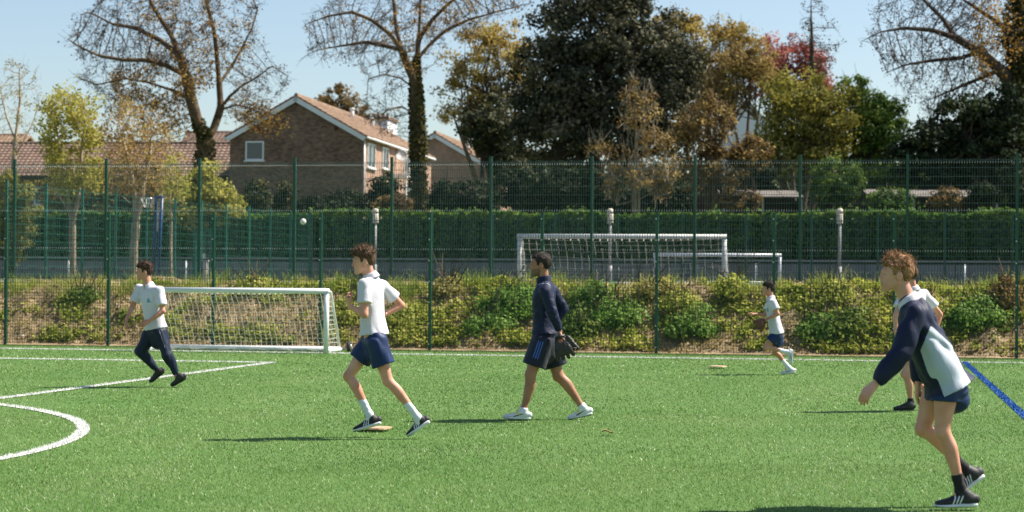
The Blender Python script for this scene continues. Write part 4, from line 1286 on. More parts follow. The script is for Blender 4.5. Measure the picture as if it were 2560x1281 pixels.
# ---- man in navy training top
d = depth_of(1300, 1050)
def piping(l, c): return (np.abs(l[:, 1] + 0.10 + (l[:, 2] - 0.93) * 0.2) < 0.003) & (l[:, 2] > 0.66)
def chest_logo(l, c): return (np.abs(l[:, 2] - 0.66) < 0.014) & (l[:, 0] > 0.06) & (l[:, 1] < -0.05) & (l[:, 1] > -0.10)
def sh_stripes(c, A):
    hp, kn = A['hip_l'], A['kn_l']
    ax_ = unit(kn - hp); L = np.linalg.norm(kn - hp)
    t = ((c - hp) @ ax_) / L
    f_ = unit(LEFT - ax_ * (LEFT @ ax_)); y = (c - hp) @ f_ - 0.012
    r = np.zeros(len(c), bool)
    for k in (-0.024, 0.0, 0.024): r |= np.abs(y - k) < 0.0055
    return r & (t > -0.05) & (t < 0.52) & ((c - hp) @ NEAR > 0.02)
_, AM = person('man in navy training top and dark shorts walking with a black glove', d, 1.0,
       dict(head=(1351, 663, 0.0), neck=(1360, 704, 0.0), hip=(1362, 848, 0.0), sh_l=(1364, 728, -0.18), sh_r=(1380, 726, 0.18),
            el_l=(1380, 778, -0.23), wr_l=(1400, 830, -0.18), el_r=(1409, 772, 0.24), wr_r=(1385, 812, 0.2),
            hip_l=(1354, 856, -0.09), hip_r=(1372, 856, 0.09), kn_l=(1327, 938, -0.10), an_l=(1309, 1025, -0.10), kn_r=(1397, 940, 0.10), an_r=(1456, 1017, 0.10),
            heel_l=(1324, 1050, -0.10), toe_l=(1258, 1049, -0.10), heel_r=(1479, 1038, 0.10), toe_r=(1420, 1052, 0.10)),
       (0, 0), dict(base=(1330, 1051), seed=2, res=0.010, skin='tan', hair='dark', style=(0.014, 0.007, 60, 0.010, 0.006, 0.0), head=1.05, girth=1.07, beard=True,
                    hand_l=(1402, 862, 0.0, RIGHT, 0.7, NEAR * 0.2 + LEFT), hand_r=(1370, 822, 0.0, LEFT, 0.6, UPV),
                    top=dict(name='training_top', mats=[M_NAVYS, M_PIPE, M_STRIPE], hem=0.09, sleeve=1.93, loose=0.013, sl_r=0.006, wa=0.008, wf=12, wst=(1.5, 1), collar='stand', marks=[(piping, 1), (chest_logo, 2)]),
                    low=dict(name='shorts', kind='shorts', end=0.72, mats=[M_NAVYD, M_BSTRIPE], loose=0.022, wa=0.008, wf=8, marks=[(sh_stripes, 1)]),
                    sock=(0.94, M_SOCKW, False), shoes=ST_WHITE))

# ---- boy at the goal in navy tracksuit trousers
d = depth_of(430, 968)
def crest(l, c): return (np.abs(l[:, 1] + 0.075) < 0.026) & (np.abs(l[:, 2] - 0.66) < 0.055) & (l[:, 0] > 0.05) & (vnoise(c * 55, 9) > -0.25)
def side_piping(c, A):
    r = np.zeros(len(c), bool)
    hp, kn = A['hip_l'], A['kn_l']; ax_ = unit(kn - hp)
    y = (c - hp) @ unit(RIGHT - ax_ * (RIGHT @ ax_)); t = ((c - hp) @ ax_) / np.linalg.norm(kn - hp)
    return (np.abs(y - 0.012) < 0.0032) & (t > -0.5) & (t < 0.75) & ((c - hp) @ NEAR > 0.0)
polo2 = dict(polo, marks=[(crest, 1)], hem=0.03, sleeve=0.72, open=True)
person('boy in white polo and long navy tracksuit trousers beside the small goal', d, 1.0,
       dict(head=(361, 680, 0.0), neck=(371, 713, 0.0), hip=(391, 826, 0.0), sh_l=(399, 727, -0.13), sh_r=(348, 722, 0.12),
            el_l=(407, 778, -0.20), wr_l=(373, 803, -0.26), el_r=(331, 768, 0.10), wr_r=(317, 796, 0.02),
            hip_l=(400, 832, -0.07), hip_r=(377, 832, 0.08), kn_l=(418, 888, -0.12), an_l=(442, 938, -0.06), kn_r=(350, 880, 0.04), an_r=(393, 926, 0.16),
            heel_l=(466, 947, -0.05), toe_l=(430, 968, -0.06), heel_r=(412, 930, 0.16), toe_r=(377, 958, 0.14)),
       (12, 2), dict(base=(430, 968), seed=3, skin='warm', hair='darkbrown', style=(0.028, 0.008, 130, 0.020, 0.011, 0.014), head=0.99, girth=0.97,
                     hand_l=(355, 812, -0.02, LEFT * 0.3 + FARV - UPV * 0.4, 0.7, UPV), hand_r=(314, 812, 0.0, RIGHT, 0.7, NEAR),
                     top=polo2, low=dict(name='tracksuit_trousers', kind='long', mats=[M_TROUS, M_PIPE], loose=0.016, wa=0.013, wf=8, marks=[(side_piping, 1)]),
                     sock=None, shoes=ST_BLACK))

# ---- far fielder
d = depth_of(1965, 937)
def crest2(l, c): return (np.abs(l[:, 1] + 0.07) < 0.03) & (np.abs(l[:, 2] - 0.68) < 0.06) & (l[:, 0] > 0.04) & (vnoise(c * 55, 9) > -0.2)
_, AFb = person('distant boy in white polo running with a brown glove near the fence', d, 0.87,
       dict(head=(1921, 723, 0.0), neck=(1926, 744, 0.0), hip=(1941, 834, 0.0), sh_l=(1933, 756, -0.12), sh_r=(1925, 754, 0.14),
            el_l=(1945, 785, -0.18), wr_l=(1916, 798, -0.16), el_r=(1913, 788, 0.16), wr_r=(1889, 785, 0.12),
            hip_l=(1940, 840, -0.06), hip_r=(1941, 840, 0.08), kn_l=(1914, 869, -0.08), an_l=(1969, 880, -0.06), kn_r=(1938, 881, 0.08), an_r=(1966, 912, 0.08),
            heel_l=(1983, 876, -0.06), toe_l=(1982, 912, -0.06), heel_r=(1988, 933, 0.08), toe_r=(1951, 937, 0.08)),
       (0, 0), dict(base=(1965, 937), seed=4, skin='warm', hair='dark', style=(0.020, 0.008, 90, 0.018, 0.008, 0.012), head=0.90, girth=0.92,
                    hand_l=(1904, 806, 0.0, FARV, 0.6, UPV), hand_r=(1873, 782, 0.0, UPV * -1, 0.5, NEAR),
                    top=dict(polo, marks=[(crest2, 1)], hem=-0.01, loose=0.016), low=dict(name='shorts', kind='shorts', end=0.52, mats=[M_SHORT], loose=0.02, wa=0.011, wf=8),
                    sock=(0.62, M_SOCKW, True), shoes=ST_NAVYW, shoe=1.0))

# ---- boy in front at the right, navy and pale jacket
d = depth_of(2370, 1272)
def panel(l, c):
    f, t = l[:, 0], l[:, 2]
    fr = np.interp(t, [-0.12, 0.085, 0.12, 0.2, 0.456, 0.656], [0.07, 0.055, 0.088, 0.092, 0.074, -0.045])
    bk = np.interp(t, [-0.1, 0.33, 0.656], [-0.125, -0.125, -0.05])
    return (t > -0.2) & (t < 0.656) & (l[:, 1] < 0.0) & (f < fr) & (f > bk)
def collarw(l, c): return (l[:, 2] > 0.975) & (np.hypot(l[:, 0], l[:, 1]) < 0.088)
person('boy in front in navy jacket with pale side panel leaning forward', d, 1.03,
       dict(head=(2241, 687, 0.0), neck=(2269, 750, 0.0), hip=(2364, 950, 0.0), sh_l=(2290, 784, -0.17), sh_r=(2274, 780, 0.17),
            el_l=(2254, 880, -0.23), wr_l=(2186, 962, -0.24), el_r=(2300, 884, 0.22), wr_r=(2295, 962, 0.16),
            hip_l=(2368, 962, -0.09), hip_r=(2342, 962, 0.09), kn_l=(2357, 1080, -0.10), an_l=(2402, 1222, -0.08), kn_r=(2308, 1072, 0.10), an_r=(2410, 1170, 0.14),
            heel_l=(2440, 1268, -0.08), toe_l=(2338, 1272, -0.08), heel_r=(2460, 1196, 0.14), toe_r=(2398, 1240, 0.14)),
       (0, 2), dict(base=(2380, 1272), seed=5, res=0.0095, hres=0.0042, fres=0.0042, cres=0.0072, skin='fair', hair='sandy', style=(0.018, 0.011, 120, 0.024, 0.0075, 0.012), head=1.0, girth=0.90,
                    hand_l=(2160, 992, 0.0, LEFT * -0.6 + FARV * 0.6 - UPV * 0.2, 0.55, UPV * 0.4 + LEFT), hand_r=(2292, 1005, 0.0, RIGHT, 0.5, LEFT),
                    top=dict(name='jacket', mats=[M_JACK, M_SILVER, M_POLO], hem=-0.12, sleeve=1.93, loose=0.036, flare=0.03, sl_r=0.030, wa=0.015, wf=8, wst=(0.6, 1), collar_h=0.045, marks=[(panel, 1)], collar_m=M_POLO),
                    low=dict(name='shorts', kind='shorts', end=0.36, mats=[M_SHORT], loose=0.016, wa=0.012, wf=8),
                    sock=(0.74, M_SOCKB, False), shoes=ST_3))

# ---- boy mostly hidden behind him
d = depth_of(2260, 1028)
person('boy in white polo half hidden behind the boy in the navy jacket', d, 0.97,
       dict(head=(2272, 690, 0.0), neck=(2282, 722, 0.0), hip=(2300, 856, 0.0), sh_l=(2259, 740, -0.11), sh_r=(2310, 736, 0.12),
            el_l=(2240, 788, -0.18), wr_l=(2239, 832, -0.2), el_r=(2350, 786, 0.2), wr_r=(2335, 840, 0.16),
            hip_l=(2288, 864, -0.08), hip_r=(2306, 864, 0.09), kn_l=(2268, 940, -0.1), an_l=(2277, 1004, -0.08), kn_r=(2262, 936, 0.12), an_r=(2330, 984, 0.16),
            heel_l=(2284, 1026, -0.08), toe_l=(2234, 1028, -0.1), heel_r=(2350, 990, 0.16), toe_r=(2316, 1014, 0.16)),
       (-35, 0), dict(base=(2260, 1028), seed=6, skin='fair', hair='brown', style=(0.018, 0.008, 60, 0.014, 0.008, 0.006), head=0.97, girth=0.92,
                     hand_l=(2242, 852, 0.0, RIGHT, 1.0, NEAR), hand_r=(2318, 852, 0.0, LEFT, 0.8, NEAR),
                     top=dict(polo, hem=0.03), low=dict(name='shorts', kind='shorts', end=0.55, mats=[M_SHORT], loose=0.02, wa=0.011, wf=8),
                     sock=(0.86, M_SOCKB, False), shoes=ST_BLACK))

# ---- gloves
M_LEATHER = mat('black_leather', (0.012, 0.011, 0.010), (0.03, 0.026, 0.024), scale=25, rough=0.45, bump=0.4, bscale=40)
M_LEATHERB = mat('brown_leather', (0.09, 0.03, 0.018), (0.15, 0.055, 0.03), scale=25, rough=0.5, bump=0.4, bscale=40)
M_LINING = mat('glove_lining', (0.32, 0.12, 0.08), (0.26, 0.09, 0.06), scale=30, rough=0.8)
def glove(label, wrist, tip, width_dir, s, leather):
    dv = unit(tip - wrist); L = np.linalg.norm(tip - wrist)
    n = unit(np.cross(dv, width_dir)); w = unit(np.cross(n, dv))
    if n @ NEAR < 0: n = -n
    root = empty('baseball_glove', wrist, label, 'glove')
    def W(x, y, z): return wrist + dv * x * L + w * y * s + n * z * s
    P = [prim_loft(W(0.08, 0, 0), W(0.72, 0, 0), n, [(0, 0.055 * s, 0.030 * s, 0), (0.5, 0.085 * s, 0.040 * s, 0), (1, 0.10 * s, 0.032 * s, 0)], 0.02),
         prim_ell(W(0.5, 0, -0.03), np.array((0.08, 0.07, 0.03)) * s, np.stack([dv, w, n]), 0.02, 'cut')]
    for i, y in enumerate((-0.078, -0.03, 0.018, 0.064)):
        P.append(prim_cone(W(0.55, y * 0.8, 0.012), W(0.97 - 0.05 * abs(i - 1.5), y * 1.18, -0.006), 0.026 * s, 0.019 * s, 0.006))
    P.append(prim_cone(W(0.2, 0.075, 0.0), W(0.72, 0.135, -0.012), 0.027 * s, 0.020 * s, 0.012))
    v, q = solid(P, 0.005, noise=(0.002, lambda p: vnoise(p * 60, 2)))
    link('shell', fast_mesh('shell', v, q, [leather], True), root)
    b = MB()
    for z in (0.026, -0.02):
        b.tube([W(0.62, 0.08, z), W(0.66, 0.10, z), W(0.70, 0.125, z * 0.6)], 0.005 * s, 5)
    for i in range(4):
        b.tube([W(0.58 + 0.09 * i, 0.075, 0.02 - 0.03 * (i % 2)), W(0.62 + 0.09 * i, 0.118, -0.006 + 0.02 * (i % 2))], 0.004 * s, 5)
    b.tube([W(0.82, 0.05, 0.006), W(0.80, 0.0, 0.03), W(0.82, -0.07, 0.006)], 0.004 * s, 5)
    b.build('lacing', leather, root)
    b = MB()
    b.tube([W(0.08, -0.05, 0.025), W(0.06, 0.0, 0.045), W(0.08, 0.05, 0.025)], [0.012 * s] * 3, 8)
    b.build('wrist_strap', leather, root, True)
    b = MB()
    b.lathe(W(0.24, -0.005, 0.030), [(0.0, 0.012 * s), (0.018 * s, 0.010 * s), (0.028 * s, 0.0), (0.026 * s, -0.008 * s)], 14, n)
    b.build('lining', M_LINING, root, True)
    return root
gd = depth_of(1300, 1050)
glove('black leather baseball glove held in the hand of the man in navy', pix(1398, 838, gd - 0.20), pix(1418, 898, gd - 0.22), np.array((0.85, 0, 0.5)), 1.02, M_LEATHER)
gd = depth_of(1965, 937)
glove('reddish brown baseball glove carried by the distant running boy', pix(1912, 802, gd - 0.18), pix(1887, 814, gd - 0.2), np.array((0.2, 0, -1.0)), 0.82, M_LEATHERB)

# ---- ball, bases, dead leaf
M_BALL = mat('ball_leather', (0.74, 0.72, 0.68), (0.66, 0.64, 0.6), scale=20, rough=0.5)
M_SEAM = mat('ball_seam', (0.45, 0.12, 0.1), rough=0.7)
bc = pix(758, 554, 23.0)
root = empty('ball', bc, 'small white ball flying in the air before the green fences', 'ball')
b = MB(); R_ = 7.6 / ppm(23.0)
b.lathe(bc - Z3 * R_, [(R_ * math.sin(a), R_ * (1 - math.cos(a))) for a in np.linspace(0.001, math.pi - 0.001, 18)], 28); b.build('cover', M_BALL, root, True)
b = MB()
b.tube([bc + R_ * 1.004 * unit(np.array((math.cos(t) + 0.32 * math.cos(3 * t), math.sin(t) - 0.32 * math.sin(3 * t), 0.95 * math.sin(2 * t)))) for t in np.linspace(0, 2 * math.pi, 60)], 0.0013, 4); b.build('seam', M_SEAM, root)
M_BASE = mat('orange_rubber', (0.50, 0.32, 0.20), (0.45, 0.28, 0.17), scale=8, rough=0.7)
M_BASE2 = mat('faded_rubber', (0.60, 0.44, 0.28), (0.54, 0.38, 0.24), scale=8, rough=0.7)
def base_mat(label, c, a, r, m):
    c = np.array((c[0], c[1], 0.026))
    pts = [c + np.array((math.cos(a + k * math.pi / 2 + e) * r, math.sin(a + k * math.pi / 2 + e) * r, 0)) for k in range(4) for e in (-0.14, 0.14)]
    b = MB(); b.poly(pts, 0.012, Z3)
    pts2 = [c + (p - c) * 0.88 + Z3 * 0.012 for p in pts]
    b.poly(pts2, 0.004, Z3)
    tag(b.build('base_mat', m), label, 'base mat', 'flat rubber bases on the pitch')
base_mat('orange flat rubber base under the running boy', gpt(933, 1078), 0.5, 0.19, M_BASE)
base_mat('faded tan flat rubber base left of the distant boy', gpt(1794, 921), 0.3, 0.16, M_BASE2)
M_DLEAF = mat('dead_leaf', (0.24, 0.14, 0.06), (0.32, 0.2, 0.1), scale=30, rough=0.8)
c = gpt(1518, 1090); c[2] = 0.035
g_ = []
for i, t in enumerate(np.linspace(0, 1, 7)):
    w_ = 0.035 * math.sin(math.pi * (0.08 + 0.9 * t)) * (1 + 0.25 * (i % 2))
    x = (t - 0.5) * 0.10
    for s_ in (-1, 0, 1):
        g_.append(c + np.array((x, s_ * w_, 0.012 * abs(s_) + 0.012 * math.sin(t * 5))))
g_ = np.array(g_); idx = np.arange(21).reshape(7, 3)
q_ = np.stack([idx[:-1, :-1], idx[1:, :-1], idx[1:, 1:], idx[:-1, 1:]], -1).reshape(-1, 4)
lf = fast_mesh('dead_leaf', np.concatenate([g_, g_ + Z3 * 0.002]), np.concatenate([q_[:, ::-1], q_ + 21]), [M_DLEAF], True)
tag(link('dead_leaf', lf), 'single curled brown dead leaf lying on the turf', 'leaf')
# ------------------------------------------------------------------ houses, sheds
def brick_mat(name, c1, c2, mortar):
    m, nt, out = nodes_of(name)
    p = nt.nodes.new('ShaderNodeBsdfPrincipled'); p.inputs['Roughness'].default_value = 0.92
    p.inputs['Specular IOR Level'].default_value = 0.2
    nt.links.new(p.outputs[0], out.inputs[0])
    uvn = nt.nodes.new('ShaderNodeUVMap')
    br = nt.nodes.new('ShaderNodeTexBrick')
    br.inputs['Scale'].default_value = 1.0
    br.inputs['Brick Width'].default_value = 0.225; br.inputs['Row Height'].default_value = 0.075
    br.inputs['Mortar Size'].default_value = 0.008; br.inputs['Bias'].default_value = -0.1
    br.inputs['Color1'].default_value = (*c1, 1); br.inputs['Color2'].default_value = (*c2, 1); br.inputs['Mortar'].default_value = (*mortar, 1)
    nt.links.new(uvn.outputs[0], br.inputs['Vector'])
    no = nt.nodes.new('ShaderNodeTexNoise'); no.inputs['Scale'].default_value = 0.8; no.inputs['Detail'].default_value = 6
    nt.links.new(uvn.outputs[0], no.inputs['Vector'])
    mx = nt.nodes.new('ShaderNodeMixRGB'); mx.blend_type = 'MULTIPLY'; mx.inputs[0].default_value = 0.6
    rr = nt.nodes.new('ShaderNodeValToRGB'); rr.color_ramp.elements[0].color = (0.55, 0.55, 0.55, 1); rr.color_ramp.elements[1].color = (1.2, 1.15, 1.1, 1)
    rr.color_ramp.elements[0].position = 0.3; rr.color_ramp.elements[1].position = 0.7
    nt.links.new(no.outputs['Fac'], rr.inputs[0])
    nt.links.new(br.outputs['Color'], mx.inputs[1]); nt.links.new(rr.outputs[0], mx.inputs[2])
    nt.links.new(mx.outputs[0], p.inputs['Base Color'])
    bu = nt.nodes.new('ShaderNodeBump'); bu.inputs['Strength'].default_value = 0.5; bu.inputs['Distance'].default_value = 0.01; bu.invert = True
    nt.links.new(br.outputs['Fac'], bu.inputs['Height']); nt.links.new(bu.outputs[0], p.inputs['Normal'])
    return m
M_BRICK = brick_mat('brown_brick_shaded', (0.115, 0.062, 0.045), (0.33, 0.20, 0.135), (0.27, 0.225, 0.19))  # darker brick tone, shade of the gable put into the colour
M_BRICKP = brick_mat('pinkish_brick_sunlit', (0.34, 0.19, 0.13), (0.46, 0.29, 0.21), (0.42, 0.35, 0.30))  # lighter brick tone, sunlight on the side wall put into the colour
M_TILE = mat('clay_tile', (0.19, 0.115, 0.08), (0.33, 0.235, 0.165), scale=1.6, rough=0.9, detail=8, bump=0.3, bscale=12, c3=(0.25, 0.165, 0.11))
M_TILED = mat('dark_clay_tile', (0.115, 0.072, 0.055), (0.215, 0.145, 0.108), scale=1.4, rough=0.9, detail=8, bump=0.3, bscale=12, c3=(0.16, 0.105, 0.078))
M_TRIM = mat('white_upvc', (0.78, 0.78, 0.78), (0.70, 0.70, 0.70), scale=3, rough=0.4)
M_GLASS = mat('window_glass', (0.03, 0.045, 0.05), rough=0.06, spec=0.8)
M_VENT = mat('red_vent', (0.10, 0.03, 0.025), rough=0.9)
M_RENDER = mat('white_render', (0.76, 0.76, 0.78), (0.68, 0.68, 0.70), scale=1.2, rough=0.85)

def uv_planar(me, o, ex, ez):
    """planar coordinates in metres for a flat wall"""
    l = me.uv_layers.new(name='UVMap')
    co = np.empty(len(me.vertices) * 3, np.float32); me.vertices.foreach_get('co', co); co = co.reshape(-1, 3)
    vi = np.empty(len(me.loops), np.int32); me.loops.foreach_get('vertex_index', vi)
    P = co[vi] - np.asarray(o)
    q = np.stack([P @ ex, P @ ez], -1).astype(np.float32)
    l.data.foreach_set('uv', q.ravel())

def wall(root, pts, nrm, thick, m, ex):
    b = MB(); b.poly(pts, -thick, nrm)
    me = b.mesh('wall', m)
    uv_planar(me, pts[0], ex, Z3)
    return link('wall', me, root)

def window(root, c, ex, nrm, w, h, cols_=1, rows_=1, sill=True):
    """white framed window standing proud of a wall at c"""
    ax = np.stack([ex, nrm, Z3])
    b = MB(); t = 0.09
    for s_ in (-1, 1):
        b.box(c + ex * s_ * (w / 2 - t / 2), (t / 2, 0.05, h / 2), ax)
    for s_ in (-1, 1):
        b.box(c + Z3 * s_ * (h / 2 - t / 2), (w / 2 - t, 0.048, t / 2), ax)
    for i in range(1, cols_):
        b.box(c + ex * (i / cols_ - 0.5) * w, (0.035, 0.046, h / 2 - t), ax)
    f = b.build('window', M_TRIM, root)
    for i in range(cols_):
        p = MB(); p.box(c + ex * ((i + 0.5) / cols_ - 0.5) * (w - 2 * t) * 1.0 - nrm * 0.01, ((w - 2 * t) / cols_ / 2 - 0.02, 0.012, h / 2 - t), ax)
        p.build('pane', M_GLASS, f)
    if sill:
        s2 = MB(); s2.box(c - Z3 * (h / 2 + 0.04) + nrm * 0.05, (w / 2 + 0.08, 0.1, 0.04), ax); s2.build('sill', M_TRIM, f)
    return f

def tiled_roof(root, p0, ex, L, slope_dir, W_, m, name='roof', ridge=True, tile=0.32, course=0.36):
    """p0: eave start corner; ex along the eave; slope_dir unit vector up the slope"""
    nrm = unit(np.cross(ex, slope_dir))
    if nrm[2] < 0: nrm = -nrm
    nc = max(int(L / tile), 1); nr = max(int(W_ / course), 1)
    tw, cw = L / nc, W_ / nr
    prof = [(0.0, 0.0), (0.25, 0.045), (0.5, 0.05), (0.75, 0.02)]
    xs = np.array([(i + a) * tw for i in range(nc) for a, _ in prof] + [L]); hs = np.array([hh for i in range(nc) for _, hh in prof] + [0.0])
    b = MB(); k = len(xs)
    jit = np.random.default_rng(5)
    for r in range(nr):
        lo = p0 + xs[:, None] * ex + (r * cw - 0.05) * slope_dir + (hs + 0.075 + jit.uniform(-0.006, 0.006, k))[:, None] * nrm
        lo0 = lo - nrm * 0.055
        hi = p0 + xs[:, None] * ex + ((r + 1) * cw) * slope_dir + (hs + 0.02)[:, None] * nrm
        v = np.concatenate([lo0, lo, hi])
        i = np.arange(k - 1)
        q = np.concatenate([np.stack([i, i + 1, k + i + 1, k + i], -1), np.stack([k + i, k + i + 1, 2 * k + i + 1, 2 * k + i], -1)])
        b.add(v, q)
    roof = MB(); c = p0 + ex * L / 2 + slope_dir * W_ / 2
    roof.box(c - nrm * 0.05, (L / 2, W_ / 2, 0.06), np.stack([ex, slope_dir, nrm]))
    o = roof.build(name, m, root)
    t = b.build('tiles', m, o); tag(t, kind='stuff')
    if ridge:
        rr = MB(); e = p0 + slope_dir * W_ + nrm * 0.06
        for i in range(int(L / 0.45)):
            rr.tube([e + ex * (i * 0.45), e + ex * (i * 0.45 + 0.46)], [0.13, 0.12], 8)
        rt = rr.build('ridge_tiles', m, o); tag(rt, kind='stuff')
    return o

def gable_house(label, c, yaw, w, hwall, rise, L, brick, brick_side, tile, zg, over=0.25, windows=True):
    """c: ground point at the centre of the gable facing the camera"""
    ex = np.array((math.cos(yaw), -math.sin(yaw), 0)); ey = np.array((math.sin(yaw), math.cos(yaw), 0))
    c = np.array((c[0], c[1], zg))
    root = empty('brick_house', c, label, 'house')
    hw = w / 2
    pts = [c - ex * hw, c + ex * hw, c + ex * hw + Z3 * hwall, c + Z3 * (hwall + rise), c - ex * hw + Z3 * hwall]
    wall(root, pts, -ey, 0.25, brick, ex)
    for s_ in (1, -1):
        a = c + ex * hw * s_ + ey * 0.26
        wall(root, [a, a + ey * (L - 0.26), a + ey * (L - 0.26) + Z3 * hwall, a + Z3 * hwall], ex * s_, 0.25, brick_side, ey)
    a = c + ey * L
    wall(root, [a - ex * (hw - 0.27), a + ex * (hw - 0.27), a + ex * (hw - 0.27) + Z3 * hwall, a + Z3 * (hwall + rise - 0.2), a - ex * (hw - 0.27) + Z3 * hwall], ey, 0.25, brick, ex)
    sl = math.hypot(hw, rise); extra = over * sl / hw
    for s_ in (1, -1):
        sd = unit(-ex * s_ * hw + Z3 * rise)
        e = c + ex * s_ * hw + Z3 * (hwall + 0.10) - sd * extra - ey * 0.22
        tiled_roof(root, e, ey, L + 0.3, sd, sl + extra, tile, ridge=(s_ == 1))
        # white barge board on the gable
        b = MB(); m_ = e + sd * (sl + extra) / 2 + ey * 0.02 - unit(np.cross(ey, sd)) * s_ * 0.0
        nn = unit(np.cross(ey, sd)); nn = nn if nn[2] > 0 else -nn
        b.box(m_ - nn * 0.20 - ey * 0.03, ((sl + extra) / 2, 0.03, 0.14), np.stack([sd, ey, nn])); b.build('barge_board', M_TRIM, root)
        # gutter and fascia
        b = MB(); g0 = e + Z3 * 0.0 + ex * s_ * 0.05
        b.tube([g0 - Z3 * 0.08, g0 + ey * (L + 0.25) - Z3 * 0.08], 0.08, 8); b.build('gutter', M_TRIM, root, True)
    # corner downpipe
    b = MB(); p = c + ex * (hw + 0.06) - ey * 0.0 + ey * 0.12
    b.tube([p + Z3 * 0.1, p + Z3 * (hwall - 0.15)], 0.055, 8); b.build('downpipe', M_TRIM, root, True)
    return root, c, ex, ey

hz_ = 124.0
HY = math.radians(8.2)
pc = pix(739, 545, hz_)
zg = float(pc[2])
pe = pix(739, 340, hz_)[2]; pr_ = pix(739, 240, hz_)[2]
wd = 342 / ppm(hz_)
h1, c1, ex1, ey1 = gable_house('brown brick house whose gable faces the pitch, orange tiled roof', pc, HY, wd, pe - zg, pr_ - pe - 0.1, 23.0, M_BRICK, M_BRICKP, M_TILE, zg)
def on_gable(px, py):
    # point on the gable plane seen at (px, py)
    r = pix(px, py, 1.0) - CAM; n = -ey1
    t = ((c1 - CAM) @ n) / (r @ n); return CAM + r * t
def on_side(px, py):
    r = pix(px, py, 1.0) - CAM; n = ex1; o = c1 + ex1 * wd / 2
    t = ((o - CAM) @ n) / (r @ n); return CAM + r * t
window(h1, on_gable(637, 377) - ey1 * 0.02, ex1, -ey1, 1.18, 1.2)
window(h1, on_gable(645, 500) - ey1 * 0.02, ex1, -ey1, 0.75, 1.1)
for px, py in ((740, 256), (841, 320), (645, 322)):
    b = MB(); b.box(on_gable(px, py) - ey1 * 0.01, (0.13, 0.02, 0.13), np.stack([ex1, ey1, Z3]))
    for k in range(3): b.box(on_gable(px, py) - ey1 * 0.035 + Z3 * (k - 1) * 0.07, (0.12, 0.01, 0.015), np.stack([ex1, ey1, Z3]))
    b.build('air_vent', M_VENT, h1)
for px, py, w_, h_, cc_ in ((927, 390, 2.3, 1.55, 2), (962.5, 396, 1.9, 1.4, 2), (1016, 416, 1.6, 1.3, 2), (1020, 490, 1.6, 1.5, 2)):
    window(h1, on_side(px, py) + ex1 * 0.02, ey1, ex1, w_, h_, cc_)
# porch canopy and white door surround, satellite dish, vent pipes
pd = on_side(985, 470)
b = MB(); b.box(pd + ex1 * 0.5 + Z3 * 0.75, (0.6, 1.1, 0.12), np.stack([ex1, ey1, Z3])); b.box(pd + ex1 * 0.95 - Z3 * 0.6 - ey1 * 0.9, (0.07, 0.07, 1.25), np.stack([ex1, ey1, Z3])); b.box(pd + ex1 * 0.95 - Z3 * 0.6 + ey1 * 0.9, (0.07, 0.07, 1.25), np.stack([ex1, ey1, Z3])); b.build('porch', M_TRIM, h1)
b = MB(); b.box(pd + ex1 * 0.03 - Z3 * 0.6, (0.04, 0.45, 1.05), np.stack([ex1, ey1, Z3])); b.build('door', M_VENT, h1)
M_DISH = mat('dish_grey', (0.45, 0.43, 0.42), rough=0.6)
dp = on_side(990, 390) + ex1 * 0.35
dn = unit(np.array((0.25, -0.9, 0.35)))
b = MB(); b.lathe(dp, [(0.0, 0.0), (0.2, 0.02), (0.36, 0.08), (0.44, 0.13), (0.44, 0.15), (0.35, 0.10), (0, 0.02)], 20, dn); b.tube([dp, dp - ex1 * 0.4 - Z3 * 0.1], 0.03, 6); b.tube([dp - Z3 * 0.3, dp + dn * 0.5], 0.02, 6)
b.build('satellite_dish', M_DISH, h1, True)
def on_roof(t_along, up):   # right slope
    hw = wd / 2; rise = pr_ - pe - 0.1; sl = math.hypot(hw, rise)
    return c1 + ex1 * hw * (1 - up) + Z3 * (pe - zg + 0.12 + rise * up) + ey1 * t_along
for ta, up_ in ((11.5, 0.78), (14.8, 0.62)):
    p = on_roof(ta, up_); b = MB(); b.tube([p, p + Z3 * 0.62], 0.13, 10); b.lathe(p + Z3 * 0.6, [(0.13, 0), (0.2, 0.02), (0.2, 0.1), (0.0, 0.14)], 10); b.build('vent_pipe', M_TRIM, h1, True)

# second house of the row, further back
d2 = 160.0
p2 = pix(1086, 545, d2)
h2, c2_, ex2, ey2 = gable_house('reddish brick house behind the ivy trunk with a lower orange roof', p2, HY, 8.6, pix(1040, 413, d2)[2] - zg, 2.5, 22.0, M_BRICKP, M_BRICKP, M_TILE, zg)
for ta, up_ in ((4.5, 0.55), (7.5, 0.35), (11, 0.3)):
    p = c2_ + ex2 * 4.3 * (1 - up_) + Z3 * (pix(1040, 413, d2)[2] - zg + 0.12 + 2.5 * up_) + ey2 * ta
    b = MB(); b.tube([p, p + Z3 * 0.6], 0.14, 10); b.lathe(p + Z3 * 0.58, [(0.14, 0), (0.2, 0.02), (0.2, 0.1), (0.0, 0.14)], 10); b.build('vent_pipe', M_TRIM, h2, True)
